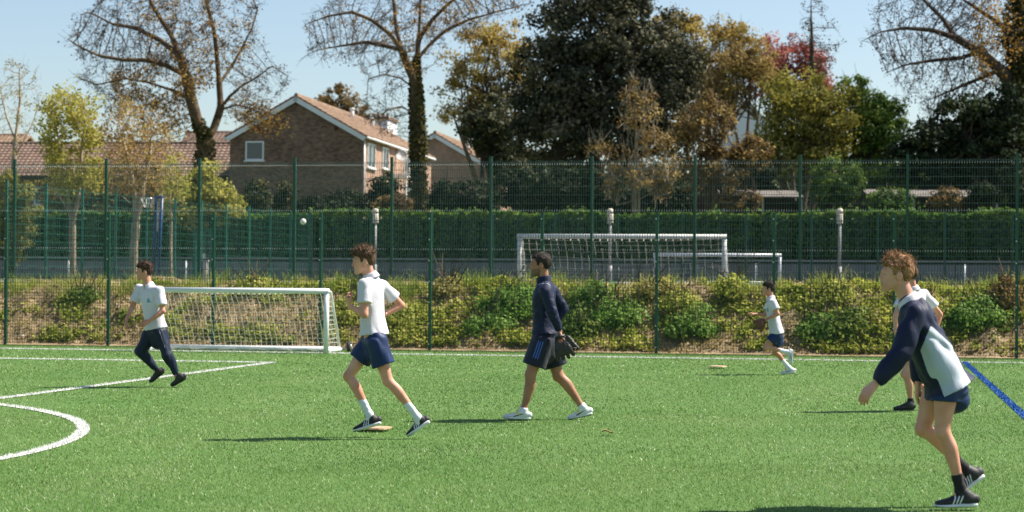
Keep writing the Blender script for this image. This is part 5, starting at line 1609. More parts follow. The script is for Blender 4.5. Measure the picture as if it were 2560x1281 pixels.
# white rendered block behind the roofs
d3 = 172.0
pa = pix(958, 545, d3)
root = empty('white_house', (pa[0], pa[1], 5.3), 'white rendered block rising behind the orange roof', 'house')
ztop = pix(965, 303, d3)[2]
b = MB(); b.box((pa[0] - 0.2, pa[1], (5.3 + ztop) / 2), (0.95, 2.0, (ztop - 5.3) / 2), np.stack([ex1, ey1, Z3])); b.build('wall', M_RENDER, root)
b = MB(); b.box((pa[0] - 1.6, pa[1] + 0.3, (5.3 + ztop - 0.15) / 2), (0.55, 1.6, (ztop - 0.15 - 5.3) / 2), np.stack([ex1, ey1, Z3])); b.build('wall', M_RENDER, root)
b = MB(); b.box((pa[0] - 0.2, pa[1], ztop + 0.12), (1.08, 2.15, 0.12), np.stack([ex1, ey1, Z3]));
for k in range(4): b.lathe(np.array((pa[0] - 0.8 + 0.4 * k, pa[1] - 1.2, ztop + 0.24)), [(0.13, 0), (0.16, 0.3), (0.13, 0.34), (0.0, 0.34)], 10)
b.build('chimney_pots', M_TILE, root)
# white gabled house deep among the trees on the right
d4 = 150.0
pa = pix(1872, 258, d4); pb = pix(1872, 545, d4); ze = pix(1872, 305, d4)[2]
root = empty('white_house', (pb[0], pb[1], 5.3), 'bluish white gable glimpsed between the trees on the right', 'house')
M_COOLW = mat('cool_white_render', (0.70, 0.74, 0.80), (0.64, 0.68, 0.74), scale=1.2, rough=0.85)
b = MB(); hw = 1.35
b.poly([(pa[0] - hw, d4, 5.3), (pa[0] + hw, d4, 5.3), (pa[0] + hw, d4, ze), (pa[0], d4, pa[2]), (pa[0] - hw, d4, ze)], 6.0, (0, 1, 0)); b.build('wall', M_COOLW, root)
for s_ in (-1, 1):
    sd = unit(np.array((-s_ * hw, 0, pa[2] - ze))); nn = np.array((sd[2] * s_, 0, abs(sd[0])))
    b = MB(); b.box(np.array((pa[0] + s_ * hw / 2, d4 + 3.05, (ze + pa[2]) / 2)) + nn * 0.08, (math.hypot(hw, pa[2] - ze) / 2 + 0.1, 3.15, 0.06), np.stack([sd, np.array((0, 1.0, 0)), nn])); b.build('roof', M_RENDER, root)
# long low building on the left with a tiled roof
def low_roof(label, pxa, pxb, yr, ye, dd, m, depth, end_wall=None):
    a, b_ = pix(pxa, ye, dd), pix(pxb, ye, dd + (pxb - pxa) / F_PX * -0.10 * dd)
    zr = pix((pxa + pxb) / 2, yr, dd + depth)[2]
    ex = unit((b_ - a) * np.array((1, 1, 0))); ey = np.cross(Z3, ex); L = np.linalg.norm((b_ - a)[:2]); ze_ = a[2]
    root = empty('bungalow', (a + b_) / 2 * np.array((1, 1, 0)) + Z3 * 4.8, label, 'house')
    up = unit(ey * depth + Z3 * (zr - ze_)); W_ = math.hypot(depth, zr - ze_)
    tiled_roof(root, np.array((a[0], a[1], ze_)), ex, L, up, W_, m)
    p0 = np.array((a[0], a[1], 4.0)) + ey * 0.45
    wall(root, [p0 + ex * 0.3, p0 + ex * (L - 0.3), p0 + ex * (L - 0.3) + Z3 * (ze_ - 4.0 + 0.15), p0 + ex * 0.3 + Z3 * (ze_ - 4.0 + 0.15)], -ey, 0.25, M_BRICK, ex)
    far_up = unit(-ey * depth + Z3 * (zr - ze_))
    tiled_roof(root, np.array((a[0], a[1], ze_)) + ey * 2 * depth + ex * L, -ex, L, far_up, W_, m, ridge=False)
    for s_, q_ in ((0.3, -1), (L - 0.3, 1)):
        g0 = p0 + ex * s_ + Z3 * (ze_ - 4.0)
        wall(root, [g0 - Z3 * (ze_ - 4.0) + ey * 0.27, g0 + ey * 0.27, g0 + ey * (depth - 0.45) + Z3 * (zr - ze_ - 0.15), g0 + ey * (2 * depth - 0.7), g0 + ey * (2 * depth - 0.7) - Z3 * (ze_ - 4.0)], ex * q_, 0.25, M_BRICK, ey)
    b = MB(); b.tube([np.array((a[0], a[1], ze_ - 0.08)), np.array((a[0], a[1], ze_ - 0.08)) + ex * L], 0.07, 8); b.build('gutter', M_DARK, root, True)
    return root, a, ex, ey, L, ze_
r_, a_, ex_, ey_, L_, ze_ = low_roof('long low house with weathered dark tile roof behind the young trees', -140, 620, 362, 440, 131.0, M_TILED, 4.0)
for k in range(4):
    window(r_, np.array((a_[0], a_[1], ze_ - 1.3)) + ex_ * (2.5 + 4.2 * k) + ey_ * 0.43, ex_, -ey_, 1.5, 1.1, 2)
low_roof('taller red tiled roof end rising just left of the brick gable', 440, 620, 333, 372, 158.0, M_TILED, 3.5)
low_roof('small orange brick house end at the far left edge', -160, 42, 340, 372, 150.0, M_TILE, 3.0)
# sheds on the right
M_SHEDROOF = mat('pale_sheet_roof', (0.19, 0.17, 0.155), (0.09, 0.08, 0.072), scale=2.5, rough=0.9, bump=0.2, bscale=6)
M_SHEDW = mat('dark_timber', (0.035, 0.022, 0.018), (0.05, 0.032, 0.026), scale=3, rough=0.9)
M_MAROON = mat('maroon_timber', (0.07, 0.022, 0.02), (0.10, 0.035, 0.03), scale=3, rough=0.9)
def shed(label, pxa, pxb, yt, yb, dd, n):
    a, b_ = pix(pxa, yb, dd), pix(pxb, yb, dd)
    zt_ = pix(pxa, yt, dd + 2.2)[2]; ze_ = a[2]; L = b_[0] - a[0]; z0 = hill_z(dd * 0.98) - 0.1
    root = empty('shed', ((a[0] + b_[0]) / 2, dd, z0), label, 'shed', 'dark sheds behind the hedge')
    sl = unit(np.array((0, 2.2, zt_ - ze_))); W_ = math.hypot(2.2, zt_ - ze_); nn = np.cross(np.array((1.0, 0, 0)), sl)
    for k in range(n):
        b = MB(); b.box(np.array((a[0] + L * (k + 0.5) / n, dd, ze_)) + sl * W_ / 2 + nn * (0.002 * (k % 2)), (L / n / 2 - 0.012, W_ / 2, 0.03), np.stack([np.array((1.0, 0, 0)), sl, nn])); b.build('roof_sheet', M_SHEDROOF, root)
    b = MB(); b.box(((a[0] + b_[0]) / 2, dd + 2.0, (z0 + zt_) / 2 - 0.1), (L / 2 - 0.1, 0.05, (zt_ - z0) / 2 - 0.1)); b.build('back_wall', M_SHEDW, root)
    for s_ in (a[0] + 0.08, b_[0] - 0.08):
        b = MB(); b.box((s_, dd + 1.05, (z0 + ze_) / 2 - 0.03), (0.04, 0.85, (ze_ - z0) / 2 - 0.06)); b.build('side_wall', M_SHEDW, root)
    for k in range(n // 2 + 1):
        b = MB(); b.box((a[0] + 0.1 + (L - 0.2) * k / (n // 2), dd + 0.12, (z0 + ze_) / 2 - 0.05), (0.045, 0.045, (ze_ - z0) / 2 - 0.05)); b.build('post', M_LPOST, root)
shed('open shed with pale sheet roof behind the hedge, left of the other', 1805, 2010, 477, 492, 84.0, 4)
shed('open shed with pale sheet roof behind the hedge at the far right', 2175, 2500, 475, 491, 84.0, 6)
pa = pix(1700, 490, 86.0); pb = pix(1795, 490, 86.0)
root = empty('timber_fence', ((pa[0] + pb[0]) / 2, 86.0, 2.0), 'short maroon timber fence left of the sheds', 'fence')
for k in range(10):
    x = pa[0] + (pb[0] - pa[0]) * (k + 0.5) / 10
    b = MB(); b.box((x, 86.0 + 0.004 * (k % 2), (2.0 + pa[2]) / 2), ((pb[0] - pa[0]) / 20 - 0.006, 0.012, (pa[2] - 2.0) / 2)); b.build('board', M_MAROON, root)
# ------------------------------------------------------------------ trees, shrubs, bank plants
M_BARK = mat('bark_dark', (0.040, 0.028, 0.020), (0.095, 0.07, 0.05), scale=3, rough=0.95, bump=0.6, bscale=9)
M_BARKO = mat('bark_ochre', (0.075, 0.048, 0.026), (0.16, 0.11, 0.06), scale=3, rough=0.95, bump=0.6, bscale=9)
M_BARKP = mat('bark_pale', (0.22, 0.17, 0.11), (0.36, 0.29, 0.20), scale=5, rough=0.95, bump=0.4, bscale=12)
M_TWIG = mat('twig_dark', (0.030, 0.022, 0.018), (0.06, 0.045, 0.035), scale=2, rough=0.95)
L_ORANGE = leaf_mat('oak_flush_leaf', [(0.13, 0.065, 0.018), (0.27, 0.14, 0.032), (0.40, 0.24, 0.055), (0.50, 0.37, 0.10)], trans=0.45)
L_DARKBUD = leaf_mat('dark_bud', [(0.03, 0.022, 0.018), (0.06, 0.042, 0.03), (0.11, 0.075, 0.04)], trans=0.2)
L_GOLD = leaf_mat('golden_leaf', [(0.13, 0.085, 0.025), (0.28, 0.19, 0.05), (0.42, 0.31, 0.085), (0.54, 0.44, 0.15)], trans=0.45)
L_YELLOW = leaf_mat('yellow_green_leaf', [(0.15, 0.17, 0.03), (0.30, 0.30, 0.05), (0.46, 0.43, 0.09), (0.60, 0.54, 0.16)], trans=0.5)
L_HOLM = leaf_mat('evergreen_oak_leaf', [(0.016, 0.020, 0.012), (0.038, 0.043, 0.024), (0.078, 0.077, 0.042), (0.15, 0.135, 0.078), (0.22, 0.185, 0.11)], trans=0.12, patch=0.35)
L_GREYG = leaf_mat('grey_green_leaf', [(0.018, 0.026, 0.015), (0.055, 0.065, 0.032), (0.14, 0.135, 0.07), (0.23, 0.20, 0.11)], trans=0.2)
L_OLIVE = leaf_mat('olive_leaf', [(0.09, 0.095, 0.018), (0.21, 0.20, 0.036), (0.36, 0.32, 0.065), (0.48, 0.40, 0.11)], trans=0.45)
L_GREEN = leaf_mat('fresh_green_leaf', [(0.035, 0.075, 0.015), (0.085, 0.15, 0.026), (0.17, 0.24, 0.042), (0.28, 0.33, 0.075)], trans=0.4)
L_RED = leaf_mat('red_leaf', [(0.14, 0.038, 0.032), (0.30, 0.082, 0.07), (0.43, 0.14, 0.115), (0.52, 0.22, 0.17)], trans=0.45)
L_BROWN = leaf_mat('brown_leaf', [(0.07, 0.042, 0.018), (0.16, 0.10, 0.036), (0.29, 0.20, 0.068), (0.42, 0.31, 0.11)], trans=0.4)
L_DARKG = leaf_mat('dark_shrub_leaf', [(0.006, 0.012, 0.005), (0.015, 0.026, 0.009), (0.034, 0.052, 0.017), (0.085, 0.10, 0.035)], trans=0.2)
L_IVY = leaf_mat('ivy_leaf', [(0.016, 0.022, 0.008), (0.045, 0.05, 0.015), (0.12, 0.11, 0.03), (0.22, 0.17, 0.055)], trans=0.25)
L_BRIGHT = leaf_mat('bramble_leaf', [(0.04, 0.095, 0.018), (0.10, 0.20, 0.034), (0.20, 0.34, 0.058), (0.34, 0.46, 0.12)], trans=0.45)
L_STRAW = leaf_mat('dry_grass', [(0.17, 0.16, 0.035), (0.33, 0.30, 0.075), (0.46, 0.40, 0.14), (0.60, 0.52, 0.26)], trans=0.45)
L_GRASSG = leaf_mat('green_grass', [(0.08, 0.13, 0.02), (0.18, 0.26, 0.04), (0.32, 0.38, 0.07), (0.45, 0.47, 0.13)], trans=0.45)

L_WEED = leaf_mat('weed_leaf', [(0.10, 0.14, 0.02), (0.25, 0.30, 0.045), (0.43, 0.46, 0.085), (0.58, 0.53, 0.17)], trans=0.45)

def in_poly(x, y, poly):
    poly = np.asarray(poly, float); r = np.zeros(len(x), bool); j = len(poly) - 1
    for i in range(len(poly)):
        xi, yi = poly[i]; xj, yj = poly[j]
        c = ((yi > y) != (yj > y)) & (x < (xj - xi) * (y - yi) / (yj - yi + 1e-12) + xi)
        r ^= c; j = i
    return r

def sample_crown(poly, n, d, thick, rg, shell=0.0):
    """points filling an outline; depth spread shrinks towards the outline's edge"""
    poly = np.asarray(poly, float)
    lo, hi = poly.min(0), poly.max(0)
    c = poly.mean(0); ext = (hi - lo) / 2
    out = []
    while sum(map(len, out)) < n:
        x = rg.uniform(lo[0], hi[0], n * 2); y = rg.uniform(lo[1], hi[1], n * 2)
        m = in_poly(x, y, poly); x, y = x[m], y[m]
        e = np.clip(np.hypot((x - c[0]) / ext[0], (y - c[1]) / ext[1]), 0, 1)
        w = thick * np.sqrt(np.maximum(1 - e * e, 0.06))
        t = rg.uniform(-1, 1, len(x))
        if shell: t = np.sign(t) * np.abs(t) ** (1 / (1 + shell))
        out.append(np.stack([x, y, d + t * w], -1))
    q = np.concatenate(out)[:n]
    return pix_many(q)

def pix_many(q):
    r = _F + np.outer((q[:, 0] - 1280.0) / F_PX, _R) - np.outer((q[:, 1] - 640.0) / F_PX, _U)
    return CAM + r * (q[:, 2] / r[:, 1])[:, None]

def colonize(nodes, parent, attr, step, di, dk, iters, rg, jit=0.25, up=0.0):
    nodes = [np.asarray(n, float) for n in nodes]; parent = list(parent)
    N = np.array(nodes); A_ = attr.copy()
    best = np.full(len(A_), 1e9); bi = np.zeros(len(A_), int)
    new0 = 0
    seen = {}
    for it in range(iters):
        if new0 < len(N):
            for s_ in range(new0, len(N), 400):
                blk = N[s_:s_ + 400]
                D = ((A_[:, None] - blk[None]) ** 2).sum(-1)
                j = D.argmin(1); dm = D[np.arange(len(A_)), j]
                m = dm < best
                best[m] = dm[m]; bi[m] = j[m] + s_
            new0 = len(N)
        keep = best > dk * dk
        A_, best, bi = A_[keep], best[keep], bi[keep]
        if not len(A_): break
        m = best < di * di
        if not m.any(): break
        dirs = A_[m] - N[bi[m]]
        dirs /= np.maximum(np.linalg.norm(dirs, axis=1, keepdims=True), 1e-6)
        u_, inv = np.unique(bi[m], return_inverse=True)
        S_ = np.zeros((len(u_), 3)); np.add.at(S_, inv, dirs)
        S_ += rg.normal(size=S_.shape) * jit; S_[:, 2] += up
        S_ /= np.maximum(np.linalg.norm(S_, axis=1, keepdims=True), 1e-6)
        P = N[u_] + S_ * step
        ok = np.array([seen.get(int(k), 0) < 4 for k in u_])
        for k in u_: seen[int(k)] = seen.get(int(k), 0) + 1
        if not ok.any(): break
        N = np.concatenate([N, P[ok]]); parent += list(u_[ok])
    return N, np.array(parent, int)

def tube_mesh(N, par, tip, power, rmax=None, base_r=None, k=4):
    n = len(N)
    acc = np.zeros(n); r = np.zeros(n)
    for i in range(n - 1, -1, -1):
        r[i] = max(acc[i], tip ** power) ** (1 / power)
        if par[i] >= 0: acc[par[i]] += r[i] ** power
    if base_r is not None: r = r * (1 + (base_r / max(r[0], 1e-6) - 1) * np.clip(r / r[0], 0, 1) ** 0.7)
    vs_, fs, n0 = [], [], 0
    big = r > 0.07
    for sel, kk in ((big, 8), (~big, 3)):
        ch = np.where(sel & (par >= 0))[0]
        if not len(ch): continue
        p0 = N[par[ch]]; p1 = N[ch]
        w = p1 - p0; L = np.linalg.norm(w, axis=1, keepdims=True); w = w / np.maximum(L, 1e-6)
        ref = np.where(np.abs(w[:, 2:3]) < 0.9, np.array([[0, 0, 1.0]]), np.array([[1.0, 0, 0]]))
        a = np.cross(ref, w); a /= np.linalg.norm(a, axis=1, keepdims=True); b = np.cross(w, a)
        r1 = r[ch]; r0 = np.minimum(r[par[ch]], r1 * 1.25)
        an = np.linspace(0, 2 * np.pi, kk, endpoint=False)
        ring = np.cos(an)[None, :, None] * a[:, None] + np.sin(an)[None, :, None] * b[:, None]
        ext = w[:, None] * (r1 * 0.35)[:, None, None]
        v0 = p0[:, None] - ext * 0 + ring * r0[:, None, None]; v1 = p1[:, None] + ext + ring * r1[:, None, None]
        v = np.concatenate([v0, v1], 1).reshape(-1, 3)
        base = (np.arange(len(ch)) * 2 * kk)[:, None] + n0
        j = np.arange(kk); j2 = (j + 1) % kk
        q = np.stack([base + j, base + j2, base + kk + j2, base + kk + j], -1).reshape(-1, 4)
        vs_.append(v); fs.append(q); n0 += len(v)
    return np.concatenate(vs_), np.concatenate(fs), r

def path_nodes(paths, d, step):
    """paths: list of lists of (px, py, dd); the first is the trunk, others start at the nearest node"""
    N, par = [], []
    for pi, path in enumerate(paths):
        P = np.array([pix(x, y, d + dd) for x, y, dd in path])
        seg = np.linalg.norm(np.diff(P, axis=0), axis=1); L = np.concatenate(([0], np.cumsum(seg)))
        s_ = np.arange(0, L[-1], step)
        pts = np.stack([np.interp(s_, L, P[:, i]) for i in range(3)], -1)
        if pi == 0:
            last = -1
        else:
            last = int(((np.array(N) - pts[0]) ** 2).sum(1).argmin()); pts = pts[1:]
        for p in pts:
            N.append(p); par.append(last); last = len(N) - 1
    return N, par

def leaf_cloud(P, size, t, m, name, root, rg, flat=0.0, aspect=1.5):
    v, q = leaf_quads(P, size, rg=rg, flat=flat, aspect=aspect)
    return link(name, fast_mesh(name, v, q, [m], False, tint=t), root)

def bare_tree(name, label, d, paths, crowns, n_attr, bark, leaves, seed, step=0.35, tip=0.012, power=2.3, base_r=None, thick=4.0, twig=0.45, ntw=3, jit=0.3, group=None, ivy=None, iters=160):
    rg = np.random.default_rng(seed)
    N, par = path_nodes(paths, d, step)
    root = empty(name, N[0], label, 'tree', group)
    tot = sum(c[1] for c in crowns)
    attr = np.concatenate([sample_crown(c[0], int(n_attr * c[1] / tot), d, thick * c[2] if len(c) > 2 else thick, rg) for c in crowns])
    kp = vnoise(attr * 0.55 + seed, seed) + 0.6 * vnoise(attr * 1.2, seed + 1) > (-0.3 if d > 90 else -0.7)
    attr = attr[kp]
    N, par = colonize(N, par, attr, step, 4.5, step * 1.7, iters, rg, jit)
    # twigs at the ends and along the young wood
    kids = np.bincount(par[par >= 0], minlength=len(N))
    v0, q0, r = tube_mesh(N, par, tip, power, base_r=base_r)
    young = np.where(r < tip * 3.2)[0]
    base = np.repeat(young, ntw)
    dirp = N[base] - N[np.maximum(par[base], 0)]
    dirp /= np.maximum(np.linalg.norm(dirp, axis=1, keepdims=True), 1e-6)
    t1 = dirp + rg.normal(size=dirp.shape) * 0.75; t1 /= np.linalg.norm(t1, axis=1, keepdims=True)
    ln = rg.uniform(0.4, 1.2, len(base))[:, None] * twig
    m1 = N[base] + t1 * ln * 0.55
    t2 = t1 + rg.normal(size=t1.shape) * 0.5; t2 /= np.linalg.norm(t2, axis=1, keepdims=True)
    m2 = m1 + t2 * ln * 0.55
    P0 = np.concatenate([N[base], m1]); P1 = np.concatenate([m1, m2])
    w = P1 - P0; w /= np.maximum(np.linalg.norm(w, axis=1, keepdims=True), 1e-6)
    a = np.cross(w, rg.normal(size=w.shape)); a /= np.maximum(np.linalg.norm(a, axis=1, keepdims=True), 1e-6); b = np.cross(w, a)
    rr = tip * 0.62
    an = np.array([0, 2.1, 4.2])
    ring = (np.cos(an)[None, :, None] * a[:, None] + np.sin(an)[None, :, None] * b[:, None]) * rr
    vt = np.concatenate([P0[:, None] + ring, P1[:, None] + ring * 0.75], 1).reshape(-1, 3)
    bs = (np.arange(len(P0)) * 6)[:, None]
    j = np.arange(3); j2 = (j + 1) % 3
    qt = np.stack([bs + j, bs + j2, bs + 3 + j2, bs + 3 + j], -1).reshape(-1, 4)
    # trunk (thick wood) and crown (thin wood) are parts
    link('trunk', fast_mesh('trunk', v0, q0, [bark], True), root)
    cr = link('crown', fast_mesh('crown', vt, qt, [M_TWIG if bark is not M_BARKP else M_BARKP], False), root)
    for m, count, size, spread, region in leaves:
        src = np.concatenate([m2, m1])
        if region is not None:
            pxs = np.array(project(src)).T if False else project_many(src)
            keep = in_poly(pxs[:, 0], pxs[:, 1], region)
            src = src[keep] if keep.any() else src
        cl = src[rg.integers(0, len(src), max(count // 7, 1))]
        P = np.repeat(cl, 7, 0) + rg.normal(size=(len(cl) * 7, 3)) * spread
        leaf_cloud(P, rg.uniform(0.6, 1.3, len(P)) * size, np.clip(rg.normal(0.5, 0.22, len(P)), 0, 1), m, 'leaves', cr, rg)
    if ivy:
        path, rad, cnt, sz, m = ivy
        Q = np.array([pix(x, y, d + dd) for x, y, dd in path])
        t = rg.random(cnt) * (len(Q) - 1); i = np.minimum(t.astype(int), len(Q) - 2); f = (t - i)[:, None]
        c = Q[i] * (1 - f) + Q[i + 1] * f
        off = rg.normal(size=(cnt, 3)); off /= np.linalg.norm(off, axis=1, keepdims=True)
        rd = np.interp(t, np.arange(len(Q)), rad)
        bump = 1 + 0.45 * vnoise(c * 1.1 + off * 1.3, seed)
        P = c + off * (rd * bump * rg.uniform(0.75, 1.15, cnt))[:, None]
        leaf_cloud(P, rg.uniform(0.6, 1.3, cnt) * sz, np.clip(rg.normal(0.45, 0.22, cnt), 0, 1), m, 'ivy', root, rg)
    return root

def project_many(P):
    v = P - CAM; w = v @ _F
    return np.stack([1280 + F_PX * (v @ _R) / w, 640 - F_PX * (v @ _U) / w], -1)

def leafy_tree(name, label, d, base_px, lobes, n, size, m, seed, bark=M_BARK, stems=3, trunk_r=0.25, fill=0.25, cat='tree', group=None, zbase=None, tmean=0.5, density_gap=0.0, stick=0, clump=3.4):
    """dense crown of leaf clumps on ellipsoid lobes (photo x, y, rx, ry in photo pixels), limbs inside"""
    rg = np.random.default_rng(seed)
    k = 1 / ppm(d)
    zb = zbase if zbase is not None else float(hill_z(d * 0.98))
    base = pix(base_px, 640, d); base[2] = zb
    root = empty(name, base, label, cat, group)
    C = np.array([pix(x, y, d + (l[0] if l else 0.0)) for x, y, rx, ry, *l in lobes])
    Rx = np.array([l[2] * k for l in lobes]); Ry = np.array([l[3] * k for l in lobes])
    wts = Rx * Ry; wts = wts / wts.sum()
    per = 60
    ncl = max(n // per, 10)
    li = rg.choice(len(lobes), ncl, p=wts)
    dirs = rg.normal(size=(ncl, 3)); dirs /= np.linalg.norm(dirs, axis=1, keepdims=True)
    rad = np.where(rg.random(ncl) < fill, rg.uniform(0.2, 0.85, ncl), rg.uniform(0.80, 1.04, ncl))
    cc = C[li] + dirs * rad[:, None] * np.stack([Rx[li], (Rx[li] + Ry[li]) / 2, Ry[li]], -1)
    if density_gap:
        g_ = vnoise(cc * (1.6 / max(Rx.mean(), 0.5)) * 1.6, seed + 3); ok = g_ > density_gap - 1; cc = cc[ok]; dirs = dirs[ok]
    ncl = len(cc)
    cs = np.clip(size * clump, 0.06, 1.2) * rg.uniform(0.55, 1.35, ncl)
    ctint = rg.normal(0, 0.13, ncl)
    of = rg.normal(size=(ncl * per, 3)); of /= np.linalg.norm(of, axis=1, keepdims=True)
    P = np.repeat(cc, per, 0) + of * (np.repeat(cs, per) * rg.uniform(0.35, 1.1, ncl * per))[:, None] * np.array((1, 1, 0.7))
    nr = of * 0.8 + np.repeat(dirs, per, 0) * 0.6
    nr /= np.maximum(np.linalg.norm(nr, axis=1, keepdims=True), 1e-6)
    t = tmean + np.repeat(ctint, per) + rg.normal(0, 0.16, len(P))
    ok = P[:, 2] > zb - 0.3
    P, nr, t = P[ok], nr[ok], np.clip(t[ok], 0, 1.1)
    lv, lq = leaf_quads(P, rg.uniform(0.6, 1.35, len(P)) * size, rg=rg, nrm=nr, nb=0.6, aspect=1.4)
    cr = link('crown', fast_mesh('crown', lv, lq, [m], False, tint=t), root)
    # trunk and limbs
    b = MB()
    for s_ in range(stems):
        tgt = C[(s_ * 7) % len(C)] if stems > 1 else C[0]
        p0 = base + np.array((rg.normal() * trunk_r * 1.2 * (stems > 1), rg.normal() * trunk_r * (stems > 1), -0.2))
        mid = p0 * 0.55 + tgt * 0.45 + rg.normal(size=3) * 0.15
        b.tube([p0, p0 * 0.8 + mid * 0.2, mid, tgt], [trunk_r * 1.15, trunk_r * 0.9, trunk_r * 0.6, trunk_r * 0.15], 7)
    for i in range(min(len(cc), 90 if n > 6000 else 30)):
        tgt = cc[rg.integers(0, len(cc))]
        o = base * 0.35 + C[li[0]] * 0.65 if False else C[rg.integers(0, len(C))] * 0.7 + base * 0.3
        b.tube([o, (o + tgt) / 2 + rg.normal(size=3) * 0.2, tgt], [trunk_r * 0.28, trunk_r * 0.16, 0.012], 4, caps=False)
    if stick:
        for i in range(stick):
            p = cc[rg.integers(0, len(cc))]; dv = unit(np.array((rg.normal() * 0.5, rg.normal() * 0.5, 1.0)))
            b.tube([p - dv * 0.4, p + dv * 0.3, p + dv * rg.uniform(0.4, 0.9) + rg.normal(size=3) * 0.1], [0.02, 0.012, 0.006], 3, caps=False)
    b.build('trunk', bark, root)
    return root

# ---- big bare oak on the left
A_CROWN = [(165, 95), (195, 45), (240, -10), (300, -70), (420, -110), (560, -110), (650, -60), (665, 15), (640, 70), (655, 120), (560, 175), (470, 235), (380, 265), (300, 262), (225, 225), (190, 175)]
A_RIGHT = [(560, 260), (585, 200), (640, 150), (690, 150), (735, 205), (705, 250), (640, 275), (600, 290)]
A_LOW = [(250, 250), (330, 235), (470, 250), (480, 330), (420, 370), (330, 360), (260, 320)]
bare_tree('oak_tree', 'large forked oak with brown young leaves left of the brick gable', 100.0,
          [[(508, 560, 0), (507, 500, 0), (509, 440, 0), (513, 395, 0), (514, 350, 0)],
           [(514, 350, 0), (492, 300, -.3), (478, 250, -.5), (466, 190, -.6), (450, 140, -.5), (432, 95, 0), (410, 60, .5), (385, 20, .5), (360, -30, .4)],
           [(514, 360, 0), (535, 320, .3), (552, 270, .5), (548, 210, .6), (542, 140, .6), (536, 80, .4), (520, 20, .2), (505, -50, 0)],
           [(466, 190, -.6), (420, 165, -1), (370, 150, -1.4), (310, 150, -1.6), (250, 140, -1.8), (200, 118, -1.7), (160, 92, -1.5)],
           [(478, 250, -.5), (430, 225, -1.3), (370, 205, -2), (310, 195, -2.4), (245, 212, -2.3), (185, 190, -2)],
           [(450, 140, -.5), (400, 100, .6), (340, 70, 1.2), (280, 60, 1.6), (225, 30, 1.5), (190, 40, 1.2)],
           [(552, 270, .5), (575, 240, 0), (605, 215, -.6), (640, 195, -1), (680, 165, -1.2), (720, 190, -1.2)],
           [(548, 210, .6), (580, 165, 1.2), (605, 120, 1.5), (630, 70, 1.5), (645, 20, 1.2)],
           [(552, 275, .5), (590, 262, -1), (630, 270, -1.8), (665, 290, -2.2)]],
          [(A_CROWN, 1.0), (A_RIGHT, 0.14, 0.5), (A_LOW, 0.16, 0.6), ([(590, 265), (650, 255), (715, 280), (725, 330), (650, 345), (595, 310)], 0.06, 0.4)], 4300, M_BARKO,
          [(L_ORANGE, 3800, 0.085, 0.16, [(300, 0), (640, -50), (620, 300), (250, 330), (260, 230), (380, 120)]), (L_DARKBUD, 6500, 0.07, 0.12, None),
           (L_ORANGE, 800, 0.09, 0.16, [(590, 255), (730, 265), (730, 345), (590, 320)]),
           (L_ORANGE, 2600, 0.10, 0.18, [(270, 180), (520, 190), (560, 330), (280, 340)])],
          11, base_r=0.39, thick=4.2, step=0.3, power=2.08, tip=0.0125, ivy=([(507, 540, 0), (508, 440, 0), (514, 350, 0), (492, 300, -.3)], [0.5, 0.5, 0.48, 0.28], 2200, 0.13, L_IVY))

# ---- big bare oak in the middle with ivy trunk
B_CROWN = [(750, 70), (800, 10), (880, -60), (1000, -110), (1150, -110), (1300, -70), (1345, -10), (1290, 40), (1200, 75), (1130, 130), (1080, 190), (1000, 215), (930, 195), (880, 160), (800, 150)]
B_LOW = [(880, 260), (960, 215), (1030, 230), (1030, 330), (960, 350), (920, 310)]
bare_tree('oak_tree', 'tall ivy covered oak with spreading bare branches right of the brick gable', 98.0,
          [[(1049, 560, 0), (1047, 480, 0), (1044, 380, 0), (1041, 290, 0), (1040, 220, 0), (1042, 160, 0), (1046, 100, .2), (1050, 40, .2), (1052, -30, 0), (1054, -90, 0)],
           [(1040, 215, 0), (1022, 170, -.4), (1004, 125, -.6), (975, 85, -1), (930, 50, -1.4), (880, 30, -1.6), (820, 40, -1.8), (760, 62, -1.6)],
           [(1004, 125, -.6), (965, 115, .8), (915, 105, 1.3), (850, 115, 1.7), (790, 125, 1.9), (748, 150, 1.7)],
           [(1004, 125, -.6), (990, 70, -.2), (985, 10, 0), (970, -60, .2)],
           [(1042, 150, 0), (1075, 110, .4), (1115, 75, .6), (1170, 50, .8), (1240, 30, .8), (1325, 8, .6)],
           [(1046, 100, .2), (1080, 50, -.8), (1120, 10, -1.2), (1180, -40, -1.4)],
           [(1040, 225, 0), (1000, 195, 1.0), (960, 185, 1.5), (910, 200, 1.8)],
           [(1041, 290, 0), (1005, 265, -1), (970, 275, -1.5), (935, 300, -1.8)]],
          [(B_CROWN, 1.0), (B_LOW, 0.10, 0.5)], 3400, M_BARKO,
          [(L_ORANGE, 2000, 0.08, 0.16, [(980, -60), (1330, -60), (1300, 60), (1100, 190), (1000, 200)]), (L_DARKBUD, 2600, 0.06, 0.12, None), (L_ORANGE, 900, 0.08, 0.16, None)],
          12, base_r=0.30, thick=4.2, step=0.3, power=2.08, tip=0.0125, ivy=([(1049, 540, 0), (1046, 450, 0), (1044, 360, 0), (1041, 270, 0), (1040, 215, 0), (1042, 150, 0)], [0.44, 0.42, 0.40, 0.38, 0.30, 0.2], 6500, 0.12, L_IVY))

